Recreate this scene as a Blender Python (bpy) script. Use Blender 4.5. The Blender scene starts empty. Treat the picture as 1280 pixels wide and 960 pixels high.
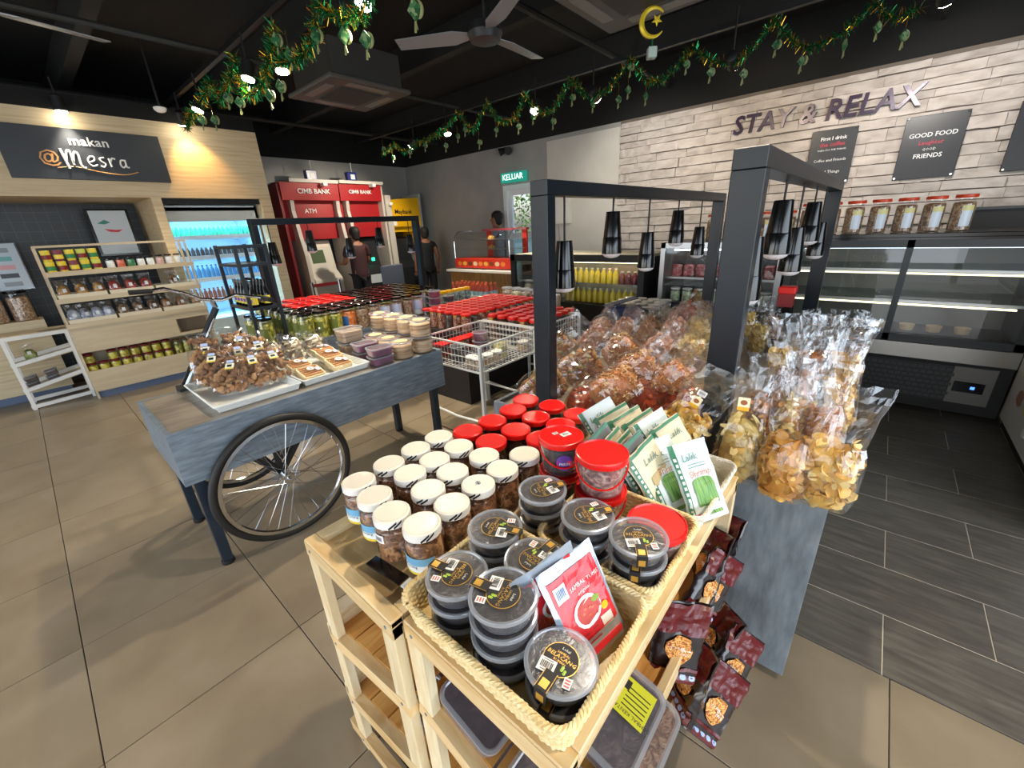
import bpy, math, random
from mathutils import Vector, Matrix, Euler, noise
PI = math.pi
rnd = random.Random(7)
S = bpy.context.scene
COL = S.collection
# ------------------------------------------------------------------ camera
YAW, PITCH, ROLL, FPX = -0.7265, 0.36668, -0.051247, 512.85
CAMP = Vector((0, 0, 1.5))
_f = Vector((math.sin(YAW)*math.cos(PITCH), math.cos(YAW)*math.cos(PITCH), -math.sin(PITCH)))
_r = Vector((math.cos(YAW), -math.sin(YAW), 0)); _u = _r.cross(_f)
CR = math.cos(ROLL)*_r + math.sin(ROLL)*_u; CU = -math.sin(ROLL)*_r + math.cos(ROLL)*_u
cd = bpy.data.cameras.new('camera'); cam = bpy.data.objects.new('camera', cd); COL.objects.link(cam)
cd.sensor_width = 36; cd.lens = FPX/1280*36; cd.clip_start = 0.02; cd.clip_end = 200
cam.matrix_world = Matrix(((CR.x, CU.x, -_f.x, CAMP.x), (CR.y, CU.y, -_f.y, CAMP.y), (CR.z, CU.z, -_f.z, CAMP.z), (0, 0, 0, 1)))
S.camera = cam
# ------------------------------------------------------------------ view, world, daylight
S.view_settings.view_transform = 'Standard'; S.view_settings.look = 'None'
S.view_settings.gamma = 1; S.view_settings.use_curve_mapping = False
S.view_settings.exposure = 0.34
w = bpy.data.worlds.new('world'); S.world = w; w.use_nodes = True
nt = w.node_tree; nt.nodes.clear()
sky = nt.nodes.new('ShaderNodeTexSky'); sky.sky_type = 'NISHITA'; sky.sun_elevation = math.radians(50); sky.sun_rotation = math.radians(200)
sky.sun_disc = False; sky.dust_density = 3
bg = nt.nodes.new('ShaderNodeBackground'); bg.inputs[1].default_value = 0.35
ow = nt.nodes.new('ShaderNodeOutputWorld'); nt.links.new(sky.outputs[0], bg.inputs[0]); nt.links.new(bg.outputs[0], ow.inputs[0])
def area(name, loc, target, sx, sy, power, color):
    l = bpy.data.lights.new(name, 'AREA'); l.shape = 'RECTANGLE'; l.size = sx; l.size_y = sy; l.energy = power; l.color = color
    o = bpy.data.objects.new(name, l); COL.objects.link(o); o.location = loc
    d = Vector(target)-Vector(loc); o.rotation_euler = d.to_track_quat('-Z', 'Y').to_euler(); return o
# daylight entering by the shopfront glass (south) and the side glass (east)
area('daylight_south', (-2.0, -3.3, 1.5), (-2.0, 3, 1.0), 6.5, 2.2, 80, (0.86, 0.93, 1.0))
area('daylight_east', (3.3, 0.2, 1.5), (-3, 1.2, 0.9), 5.0, 2.2, 135, (0.84, 0.92, 1.0))
# ------------------------------------------------------------------ materials
def srgb(c):
    if isinstance(c, str):
        c = [int(c[i:i+2], 16)/255 for i in (0, 2, 4)]
    return tuple((x/12.92 if x <= 0.04045 else ((x+0.055)/1.055)**2.4) for x in c)+(1,)
MC = {}
def newmat(name):
    m = bpy.data.materials.new(name); m.use_nodes = True; t = m.node_tree; t.nodes.clear()
    o = t.nodes.new('ShaderNodeOutputMaterial'); return m, t, o
def nd(t, typ, **kw):
    n = t.nodes.new(typ)
    for k, v in kw.items():
        if k.startswith('_'): setattr(n, k[1:], v)
        else: n.inputs[k.replace('__', ' ')].default_value = v
    return n
def plain(name, col, rough=0.5, metal=0.0, emit=0, alpha=1, coat=0, spec=0.5):
    if name in MC: return MC[name]
    m, t, o = newmat(name); b = t.nodes.new('ShaderNodeBsdfPrincipled')
    b.inputs['Base Color'].default_value = srgb(col); b.inputs['Roughness'].default_value = rough; b.inputs['Metallic'].default_value = metal
    b.inputs['Coat Weight'].default_value = coat; b.inputs['Specular IOR Level'].default_value = spec
    if emit: b.inputs['Emission Color'].default_value = srgb(col); b.inputs['Emission Strength'].default_value = emit
    t.links.new(b.outputs[0], o.inputs[0]); MC[name] = m; return m
def grain(name, cols, scale=(1, 1, 1), nscale=5, detail=6, rough=0.5, bump=0.1, dist=0.0, vary=0.0, metal=0, kind='noise', coord='Object', lo=0.3, hi=0.7, rr=0.0, bscale=None, coat=0):
    """noise (or voronoi) driven colour + bump; vary = per-object brightness variation"""
    if name in MC: return MC[name]
    m, t, o = newmat(name); L = t.links.new
    b = t.nodes.new('ShaderNodeBsdfPrincipled'); tc = t.nodes.new('ShaderNodeTexCoord'); mp = t.nodes.new('ShaderNodeMapping')
    mp.inputs['Scale'].default_value = scale; L(tc.outputs[coord], mp.inputs[0])
    oi = t.nodes.new('ShaderNodeObjectInfo')
    mu = t.nodes.new('ShaderNodeVectorMath'); mu.operation = 'SCALE'; mu.inputs[0].default_value = (7.3, 3.1, 5.7); L(oi.outputs['Random'], mu.inputs['Scale'])
    L(mu.outputs[0], mp.inputs['Location'])
    if kind == 'noise':
        n = nd(t, 'ShaderNodeTexNoise', Scale=nscale, Detail=detail, Distortion=dist); out = n.outputs['Fac']
    else:
        n = nd(t, 'ShaderNodeTexVoronoi', Scale=nscale); out = n.outputs['Color' if kind == 'cells' else 'Distance']
        if kind == 'cells':
            s = t.nodes.new('ShaderNodeSeparateColor'); L(out, s.inputs[0]); out = s.outputs[0]; lo, hi = 0.0, 1.0
    L(mp.outputs[0], n.inputs['Vector'])
    cr = t.nodes.new('ShaderNodeValToRGB'); e = cr.color_ramp.elements
    while len(e) < len(cols): e.new(0.5)
    for i, c in enumerate(cols):
        e[i].position = lo+(hi-lo)*i/max(1, len(cols)-1); e[i].color = srgb(c)
    L(out, cr.inputs[0]); cc = cr.outputs[0]
    if vary:
        h = t.nodes.new('ShaderNodeHueSaturation'); ma = t.nodes.new('ShaderNodeMapRange'); ma.inputs['To Min'].default_value = 1-vary; ma.inputs['To Max'].default_value = 1+vary
        L(oi.outputs['Random'], ma.inputs[0]); L(ma.outputs[0], h.inputs['Value']); L(cc, h.inputs['Color']); cc = h.outputs[0]
    L(cc, b.inputs['Base Color']); b.inputs['Roughness'].default_value = rough; b.inputs['Metallic'].default_value = metal; b.inputs['Coat Weight'].default_value = coat
    if rr:
        ma = t.nodes.new('ShaderNodeMapRange'); ma.inputs['To Min'].default_value = rough-rr; ma.inputs['To Max'].default_value = rough+rr; L(n.outputs[0] if kind == 'noise' else out, ma.inputs[0]); L(ma.outputs[0], b.inputs['Roughness'])
    if bump:
        bp = t.nodes.new('ShaderNodeBump'); bp.inputs['Strength'].default_value = bump; bp.inputs['Distance'].default_value = bscale or 0.01
        L(n.outputs['Distance'] if kind != 'noise' else out, bp.inputs['Height']); L(bp.outputs[0], b.inputs['Normal'])
    L(b.outputs[0], o.inputs[0]); MC[name] = m; return m
def film(name, tint='ffffff', base=0.08, gain=0.6, rough=0.12, bump=0.6, nscale=25, body=0.0, bodycol='ffffff', stretch=(1, 1, 1)):
    """thin clear plastic: transparent with a wrinkled glossy skin"""
    if name in MC: return MC[name]
    m, t, o = newmat(name); L = t.links.new
    tr = t.nodes.new('ShaderNodeBsdfTransparent'); tr.inputs[0].default_value = srgb(tint)
    g = t.nodes.new('ShaderNodeBsdfGlossy'); g.inputs['Roughness'].default_value = rough; g.inputs[0].default_value = (0.95, 0.97, 1, 1)
    lw = t.nodes.new('ShaderNodeLayerWeight'); lw.inputs['Blend'].default_value = 0.3
    if bump:
        tc = t.nodes.new('ShaderNodeTexCoord'); mp = t.nodes.new('ShaderNodeMapping'); mp.inputs['Scale'].default_value = stretch; L(tc.outputs['Object'], mp.inputs[0])
        n = nd(t, 'ShaderNodeTexNoise', Scale=nscale, Detail=3, Distortion=1.2); L(mp.outputs[0], n.inputs['Vector'])
        bp = t.nodes.new('ShaderNodeBump'); bp.inputs['Strength'].default_value = bump; bp.inputs['Distance'].default_value = 0.02
        L(n.outputs[0], bp.inputs['Height']); L(bp.outputs[0], g.inputs['Normal']); L(bp.outputs[0], lw.inputs['Normal'])
    ma = t.nodes.new('ShaderNodeMapRange'); ma.inputs['To Min'].default_value = base; ma.inputs['To Max'].default_value = base+gain; L(lw.outputs['Facing'], ma.inputs[0])
    mx = t.nodes.new('ShaderNodeMixShader'); L(ma.outputs[0], mx.inputs[0]); L(tr.outputs[0], mx.inputs[1]); L(g.outputs[0], mx.inputs[2]); out = mx
    if body:
        d = t.nodes.new('ShaderNodeBsdfDiffuse'); d.inputs[0].default_value = srgb(bodycol); tl = t.nodes.new('ShaderNodeBsdfTranslucent'); tl.inputs[0].default_value = srgb(bodycol)
        ad = t.nodes.new('ShaderNodeMixShader'); L(d.outputs[0], ad.inputs[1]); L(tl.outputs[0], ad.inputs[2])
        m2 = t.nodes.new('ShaderNodeMixShader'); m2.inputs[0].default_value = body; L(mx.outputs[0], m2.inputs[1]); L(ad.outputs[0], m2.inputs[2]); out = m2
    L(out.outputs[0], o.inputs[0]); MC[name] = m; return m
def emis(name, col, st):
    if name in MC: return MC[name]
    m, t, o = newmat(name); e = t.nodes.new('ShaderNodeEmission'); e.inputs[0].default_value = srgb(col); e.inputs[1].default_value = st
    t.links.new(e.outputs[0], o.inputs[0]); MC[name] = m; return m
PINE = grain('pine', ['cfae78', 'dcc294', 'e6d0a6'], (6, 1.2, 6), 3, 5, 0.45, 0.04, 1.5, 0.06)
PINEX = grain('pine_x', ['cfa66a', 'dcbc88', 'e6cc9c'], (1.2, 8, 8), 3, 5, 0.42, 0.04, 1.5, 0.10)
PINEZ = grain('pine_z', ['d6bc8e', 'e0caa0', 'e9d9b4'], (7, 7, 1.1), 3, 5, 0.45, 0.04, 1.5, 0.05)
ORANGEW = grain('honey_pine', ['b8782f', 'd39a4e', 'dfae64'], (8, 1.0, 8), 3, 6, 0.38, 0.04, 1.2, 0.08)
LAM = grain('grey_laminate', ['5d656c', '727b82', '858d93'], (9, 9, 2.2), 5, 12, 0.42, 0.05, 0.0, lo=.25, hi=.75)
LAMH = grain('grey_laminate_streaked', ['59636d', '6e7a85', '85919b'], (10, 2.2, 14), 5, 12, 0.4, 0.05, 0.0, lo=.25, hi=.75)
LAMT = grain('worn_top_laminate', ['6b6258', '857a6c', '968c7e'], (8, 1.5, 8), 3, 8, 0.3, 0.03, 0.8)
OAK = grain('pale_oak_laminate', ['c7ae85', 'd6c09a', 'ddcaa6'], (6, 1.0, 22), 2, 5, 0.5, 0.01, 0.6)
OAKX = grain('pale_oak_shelf', ['bfab8c', 'c8b594', 'cfbe9e'], (1, .8, 9), 2, 4, 0.5, 0.0, 0.3, 0.03)
TILEL = grain('beige_floor_tile', ['7e6f5b', '877963', '90826d'], (1, 1, 1), 4, 9, 0.33, 0.02, 0.2, 0.035, rr=0.06, bscale=0.002)
TILED = grain('charcoal_floor_tile', ['4a453f', '57524a', '655f56'], (2, 14, 2), 3, 8, 0.42, 0.05, 0.4, 0.07, bscale=0.002)
GROUT = plain('grout_dark', '4b443b', 0.8); GROUTL = plain('grout_pale', 'c0b5a2', 0.8)
CEM = grain('grey_cement_paint', ['969794', 'a09f9b', 'a8a7a2'], (1, 1, 1), 1.6, 8, 0.55, 0.02, 0.2)
STONE = grain('pale_stone', ['a69c94', 'bbb2aa', 'c9c1ba'], (1, 1, 2.5), 6, 8, 0.75, 0.35, 0.6, 0.10, bscale=0.012)
BLACK = plain('black_ceiling_paint', '0e0e0d', 0.85)
DARKM = plain('dark_steel', '2b3138', 0.32, 0.5)
POSTM = plain('blue_black_post', '0d151d', 0.3, 0.1, spec=.35)
BLK = plain('black_gloss', '0b0b0c', 0.15); BLKM = plain('black_matte', '141414', 0.6); RUB = plain('tyre_rubber', '15120f', 0.6)
CHR = plain('chrome', 'd0d4d8', 0.12, 1); STEEL = plain('brushed_steel', 'a9aeb2', 0.3, 1)
WHITE = plain('white_plastic', 'f2eee6', 0.35); WHT = plain('white_paint', 'e6e2da', 0.45); WIRE = plain('white_wire', 'dcdcd8', 0.35)
CREAM = plain('cream_lid', 'efe6d4', 0.35, coat=0.2); RED = plain('red_lid', 'd8110c', 0.3, coat=0.3); DRED = plain('dark_red', '7d1218', 0.45)
BRED = plain('bank_red', 'a5161c', 0.4); YEL = plain('bank_yellow', 'f2b705', 0.4); NAVY = plain('navy_cloth', '101a3d', 0.7)
GREY = plain('mid_grey', '7f8286', 0.45); LGREY = plain('light_grey', 'b4b5b3', 0.45)
PAPER = plain('paper_white', 'f1efec', 0.6); INK = plain('ink_black', '151315', 0.6); PINK = plain('pink_ink', 'c96a62', 0.6)
GOLD = plain('gold_foil', 'c79a3f', 0.35, 0.4); LEAFG = plain('leaf_green', '7c9a2c', 0.5)
CLEAR = film('clear_plastic', base=0.04, gain=0.45, rough=0.06, bump=0)
TUBP = film('frosted_tub', 'f4f4f6', base=0.05, gain=0.35, rough=0.15, bump=0, body=0.10, bodycol='e8ebf0')
RIMP = film('frosted_rim', 'f0f2f6', base=0.1, gain=0.4, rough=0.18, bump=0, body=0.34, bodycol='dfe4ea')
BAGF = film('bag_film', base=0.035, gain=0.50, rough=0.08, bump=0.22, nscale=10, body=0.012, stretch=(1, 1, 0.6))
BAGB = film('browned_bag_film', 'f0ddc8', base=0.04, gain=0.45, rough=0.14, bump=0.6, nscale=12, body=0.06, bodycol='d8b48c', stretch=(1, 1, 0.6))
GLASS = film('pane_glass', base=0.04, gain=0.30, rough=0.01, bump=0)
# ------------------------------------------------------------------ mesh builder
class B:
    def __init__(s): s.v = []; s.f = []; s.m = []; s.ml = []; s.cur = 0; s.T = None
    def mat(s, m):
        if m not in s.ml: s.ml.append(m)
        s.cur = s.ml.index(m); return s
    def add(s, vs, fs):
        o = len(s.v)
        if s.T is not None: vs = [s.T @ Vector(p) for p in vs]
        s.v += [tuple(p) for p in vs]; s.f += [tuple(i+o for i in f) for f in fs]; s.m += [s.cur]*len(fs); return s
    def box(s, x0, x1, y0, y1, z0, z1, b=0.0, R=None):
        if b <= 0:
            vs = [(x, y, z) for x in (x0, x1) for y in (y0, y1) for z in (z0, z1)]
            fs = [(0, 1, 3, 2), (4, 6, 7, 5), (0, 4, 5, 1), (2, 3, 7, 6), (0, 2, 6, 4), (1, 5, 7, 3)]
        else:
            vs = []; idx = {}
            for i, x in enumerate((x0, x1)):
                for j, y in enumerate((y0, y1)):
                    for k, z in enumerate((z0, z1)):
                        sx, sy, sz = (b if i == 0 else -b), (b if j == 0 else -b), (b if k == 0 else -b)
                        idx[i, j, k] = len(vs); vs += [(x, y+sy, z+sz), (x+sx, y, z+sz), (x+sx, y+sy, z)]
            fs = []
            def q(*a): fs.append(tuple(a))
            for i in (0, 1):
                a = [idx[i, 0, 0], idx[i, 1, 0], idx[i, 1, 1], idx[i, 0, 1]]; a = a if i else a[::-1]; q(*a)
                a = [idx[0, i, 0]+1, idx[0, i, 1]+1, idx[1, i, 1]+1, idx[1, i, 0]+1]; a = a if i else a[::-1]; q(*a)
                a = [idx[0, 0, i]+2, idx[1, 0, i]+2, idx[1, 1, i]+2, idx[0, 1, i]+2]; a = a if i else a[::-1]; q(*a)
            for i in (0, 1):
                for j in (0, 1):
                    q(idx[i, j, 0], idx[i, j, 1], idx[i, j, 1]+1, idx[i, j, 0]+1)
                    q(idx[i, 0, j], idx[i, 1, j], idx[i, 1, j]+2, idx[i, 0, j]+2)
                    q(idx[0, i, j]+1, idx[1, i, j]+1, idx[1, i, j]+2, idx[0, i, j]+2)
            for k in idx.values(): q(k, k+1, k+2)
        if R is not None:
            c = Vector(((x0+x1)/2, (y0+y1)/2, (z0+z1)/2)); vs = [c+R @ (Vector(p)-c) for p in vs]
        return s.add(vs, fs)
    def bar(s, p, q, w, h=None, up=(0, 0, 1)):
        """rectangular bar from p to q, w wide, h high"""
        h = h or w; p = Vector(p); q = Vector(q); d = (q-p).normalized(); up = Vector(up)
        if abs(d.dot(up)) > .98: up = Vector((0, 1, 0)) if abs(d.y) < .9 else Vector((1, 0, 0))
        a = d.cross(up).normalized()*w/2; c = a.cross(d).normalized()*h/2
        vs = [p-a-c, p+a-c, p+a+c, p-a+c, q-a-c, q+a-c, q+a+c, q-a+c]
        return s.add(vs, [(0, 3, 2, 1), (4, 5, 6, 7), (0, 1, 5, 4), (1, 2, 6, 5), (2, 3, 7, 6), (3, 0, 4, 7)])
    def lathe(s, prof, n=24, c=(0, 0, 0), sx=1, sy=1, cap=True):
        vs = []; fs = []; pr = [prof[0]]
        for a_, b_ in zip(prof, prof[1:]):   # support rings keep flat tops flat under smooth shading
            dr, dz = b_[0]-a_[0], b_[1]-a_[1]
            if abs(dr) > .008 and abs(dz) < .12*abs(dr):
                k = .0015/abs(dr)
                if dr < 0: pr.append((a_[0]+dr*k, a_[1]+dz*k))
                else: pr.append((b_[0]-dr*k, b_[1]-dz*k))
            pr.append(b_)
        prof = pr
        for r, z in prof:
            for i in range(n):
                a = 2*PI*i/n; vs.append((c[0]+r*sx*math.cos(a), c[1]+r*sy*math.sin(a), c[2]+z))
        for k in range(len(prof)-1):
            for i in range(n):
                j = (i+1) % n; fs.append((k*n+i, k*n+j, (k+1)*n+j, (k+1)*n+i))
        if cap:
            fs.append(tuple(range(n))[::-1]); fs.append(tuple((len(prof)-1)*n+i for i in range(n)))
        return s.add(vs, fs)
    def cyl(s, p, q, r, r2=None, n=12):
        return s.tube([p, q], r, n, r2)
    def tube(s, pts, r, n=8, r2=None, closed=False, cap=True):
        pts = [Vector(p) for p in pts]; N = len(pts); vs = []; fs = []; up = None
        for k, p in enumerate(pts):
            if closed: d = pts[(k+1) % N]-pts[k-1]
            else: d = pts[min(k+1, N-1)]-pts[max(k-1, 0)]
            d.normalize()
            if up is None:
                up = Vector((0, 0, 1)) if abs(d.z) < .9 else Vector((1, 0, 0))
            a = d.cross(up).normalized(); up = a.cross(d).normalized()
            rr = r if r2 is None else r+(r2-r)*k/max(1, N-1)
            if isinstance(r, (list, tuple)): rr = r[k]
            for i in range(n):
                t = 2*PI*i/n; vs.append(p+a*rr*math.cos(t)+up*rr*math.sin(t))
        for k in range(N if closed else N-1):
            k2 = (k+1) % N
            for i in range(n):
                j = (i+1) % n; fs.append((k*n+i, k*n+j, k2*n+j, k2*n+i))
        if cap and not closed: fs.append(tuple(range(n))[::-1]); fs.append(tuple((N-1)*n+i for i in range(n)))
        return s.add(vs, fs)
    def quad(s, a, b, c, d): return s.add([a, b, c, d], [(0, 1, 2, 3)])
    def slab(s, poly, n, t):
        """prism: polygon extruded by vector n*t"""
        k = len(poly); n = Vector(n)*t; vs = [Vector(p) for p in poly]; vs += [p+n for p in vs]
        fs = [tuple(range(k))[::-1], tuple(range(k, 2*k))]+[(i, (i+1) % k, (i+1) % k+k, i+k) for i in range(k)]
        return s.add(vs, fs)
    def wrap(s, r, z0, z1, a0, a1, n=10, c=(0, 0), tz=0, r1=None):
        """label piece on a cylinder side, tz = slant"""
        vs = []; fs = []; r1 = r1 or r
        for i in range(n+1):
            a = a0+(a1-a0)*i/n; d = tz*i/n
            vs += [(c[0]+r*math.cos(a), c[1]+r*math.sin(a), z0+d), (c[0]+r1*math.cos(a), c[1]+r1*math.sin(a), z1+d)]
        for i in range(n): fs.append((2*i, 2*i+2, 2*i+3, 2*i+1))
        return s.add(vs, fs)
    def rrect(s, w, d, r, z0, z1, w2=None, d2=None, n=5, cap=True):
        """rounded rectangle frustum"""
        w2 = w2 or w; d2 = d2 or d; vs = []; N = 4*(n+1)
        for (W, D, z) in ((w, d, z0), (w2, d2, z1)):
            for q, (sx, sy) in enumerate(((1, 1), (-1, 1), (-1, -1), (1, -1))):
                for i in range(n+1):
                    a = PI/2*(q+i/n); vs.append((sx*(W/2-r)+r*math.cos(a), sy*(D/2-r)+r*math.sin(a), z))
        fs = [(i, (i+1) % N, (i+1) % N+N, i+N) for i in range(N)]
        if cap: fs += [tuple(range(N))[::-1], tuple(range(N, 2*N))]
        return s.add(vs, fs)
    def text(s, txt, size, M, align='CENTER', ex=0.0, shear=0.0, sp=1.0, off=0.0):
        vs, fs = textdata(txt, size, align, ex, shear, sp, off)
        return s.add([M @ Vector(p) for p in vs], fs)
    def mesh(s, name, m=None, smooth=True, ang=35):
        me = bpy.data.meshes.new(name); me.from_pydata(s.v, [], s.f)
        for x in (s.ml if s.ml else [m]): me.materials.append(x)
        if s.ml: me.polygons.foreach_set('material_index', s.m)
        if smooth:
            me.polygons.foreach_set('use_smooth', [True]*len(me.polygons)); me.set_sharp_from_angle(angle=math.radians(ang))
        me.update(); return me
TX = {}
def textdata(txt, size, align, ex, shear, sp, off=0.0):
    k = (txt, size, align, ex, shear, sp, off)
    if k not in TX:
        cu = bpy.data.curves.new('t', 'FONT'); cu.body = txt; cu.size = size; cu.align_x = align; cu.align_y = 'CENTER'; cu.extrude = ex; cu.shear = shear
        cu.space_character = sp; cu.resolution_u = 2 if size > .05 else 1; cu.offset = off
        o = bpy.data.objects.new('t', cu); COL.objects.link(o); bpy.context.view_layer.update()
        me = bpy.data.meshes.new_from_object(o.evaluated_get(bpy.context.evaluated_depsgraph_get()))
        TX[k] = ([tuple(v.co) for v in me.vertices], [tuple(p.vertices) for p in me.polygons])
        bpy.data.objects.remove(o); bpy.data.curves.remove(cu); bpy.data.meshes.remove(me)
    return TX[k]
def frame(o, x, y):
    """4x4 with local x along x, y along y, z = x cross y"""
    x = Vector(x).normalized(); y = Vector(y); z = x.cross(y).normalized(); y = z.cross(x); o = Vector(o)
    return Matrix(((x.x, y.x, z.x, o.x), (x.y, y.y, z.y, o.y), (x.z, y.z, z.z, o.z), (0, 0, 0, 1)))
# ------------------------------------------------------------------ objects
def ob(name, me, parent=None, loc=(0, 0, 0), rot=(0, 0, 0), sc=None):
    o = bpy.data.objects.new(name, me); COL.objects.link(o); o.parent = parent; o.location = loc; o.rotation_euler = rot
    if sc is not None: o.scale = (sc, sc, sc) if not isinstance(sc, (tuple, list)) else sc
    return o
def struct(name, me, parent=None, **k):
    o = ob(name, me, parent, **k)
    if parent is None: o['kind'] = 'structure'
    return o
def tag(o, label, cat, group=None):
    o['label'] = label; o['category'] = cat
    if group: o['group'] = group
    return o
def thing(name, label, cat, loc=(0, 0, 0), rz=0, group=None, rot=None, sc=None):
    o = ob(name, None, None, loc, rot or (0, 0, rz), sc); o.empty_display_size = 0.05
    return tag(o, label, cat, group)
def place(proto, label, cat, loc, rz=0, group=None, rot=None, sc=None):
    """proto = (name, mesh or None, [(part, mesh, [subparts], label), ...])"""
    o = ob(proto[0], proto[1], None, loc, rot or (0, 0, rz), sc)
    if proto[1] is None: o.empty_display_size = 0.05
    tag(o, label, cat, group)
    for p in proto[2]: sub(p, o)
    return o
def sub(p, parent):
    c = ob(p[0], p[1], parent)
    if len(p) > 3 and p[3]: c['label'] = p[3]
    if len(p) > 4 and p[4]: c['kind'] = p[4]
    for q in (p[2] if len(p) > 2 and p[2] else []): sub(q, c)
    return c
def bx(name, m, *a, parent=None, b=0.0, **k): return ob(name, B().box(*a, b=b).mesh(name, m, smooth=False), parent, **k)
def ray(x, y): return (CR*((x-640)/FPX) - CU*((y-480)/FPX) + _f)
def at(x, y, ax, v):
    d = ray(x, y); i = 'xyz'.index(ax); t = (v-CAMP[i])/d[i]; return CAMP+d*t
ORD = ['first', 'second', 'third', 'fourth', 'fifth', 'sixth', 'seventh', 'eighth', 'ninth', 'tenth', 'eleventh', 'twelfth', 'thirteenth', 'fourteenth', 'fifteenth', 'sixteenth', 'seventeenth', 'eighteenth', 'nineteenth', 'twentieth']

def proj(p):
    d = Vector(p)-CAMP; z = d.dot(_f); return 640+FPX*d.dot(CR)/z, 480-FPX*d.dot(CU)/z
def stand(b, z, t, H, near=True, side=None, W=.1, flip=False):
    """pose of an upright-modelled object: foot where the ray b meets height z, top at distance H seen at t; side = pixel of the
    right-hand (+x) edge of its top. Returns location, euler"""
    P = at(b[0], b[1], 'z', z); d = ray(*t).normalized(); e = P-CAMP; m = e.dot(d); q = e.length_squared-H*H; D = m*m-q
    D = math.sqrt(max(D, 0)); T = CAMP+d*(m-D if near else m+D)
    if near is None: T = max(CAMP+d*(m-D), CAMP+d*(m+D), key=lambda v: v.z)
    U = (T-P).normalized()
    view = (CAMP-P).normalized(); y = -(view-U*view.dot(U)).normalized()   # front is -y, towards the viewer
    x = y.cross(U).normalized(); best = None
    if side:
        for k in range(-40, 41):
            a = math.radians(k*2); xx = x*math.cos(a)+y*math.sin(a); pp_ = proj(T+xx*W/2); c = (pp_[0]-side[0])**2+(pp_[1]-side[1])**2
            if best is None or c < best[0]: best = (c, a)
        a = best[1]; x, y = x*math.cos(a)+y*math.sin(a), y*math.cos(a)-x*math.sin(a)
    M = Matrix((x, y, U)).transposed()
    return P, M.to_euler()
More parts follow.
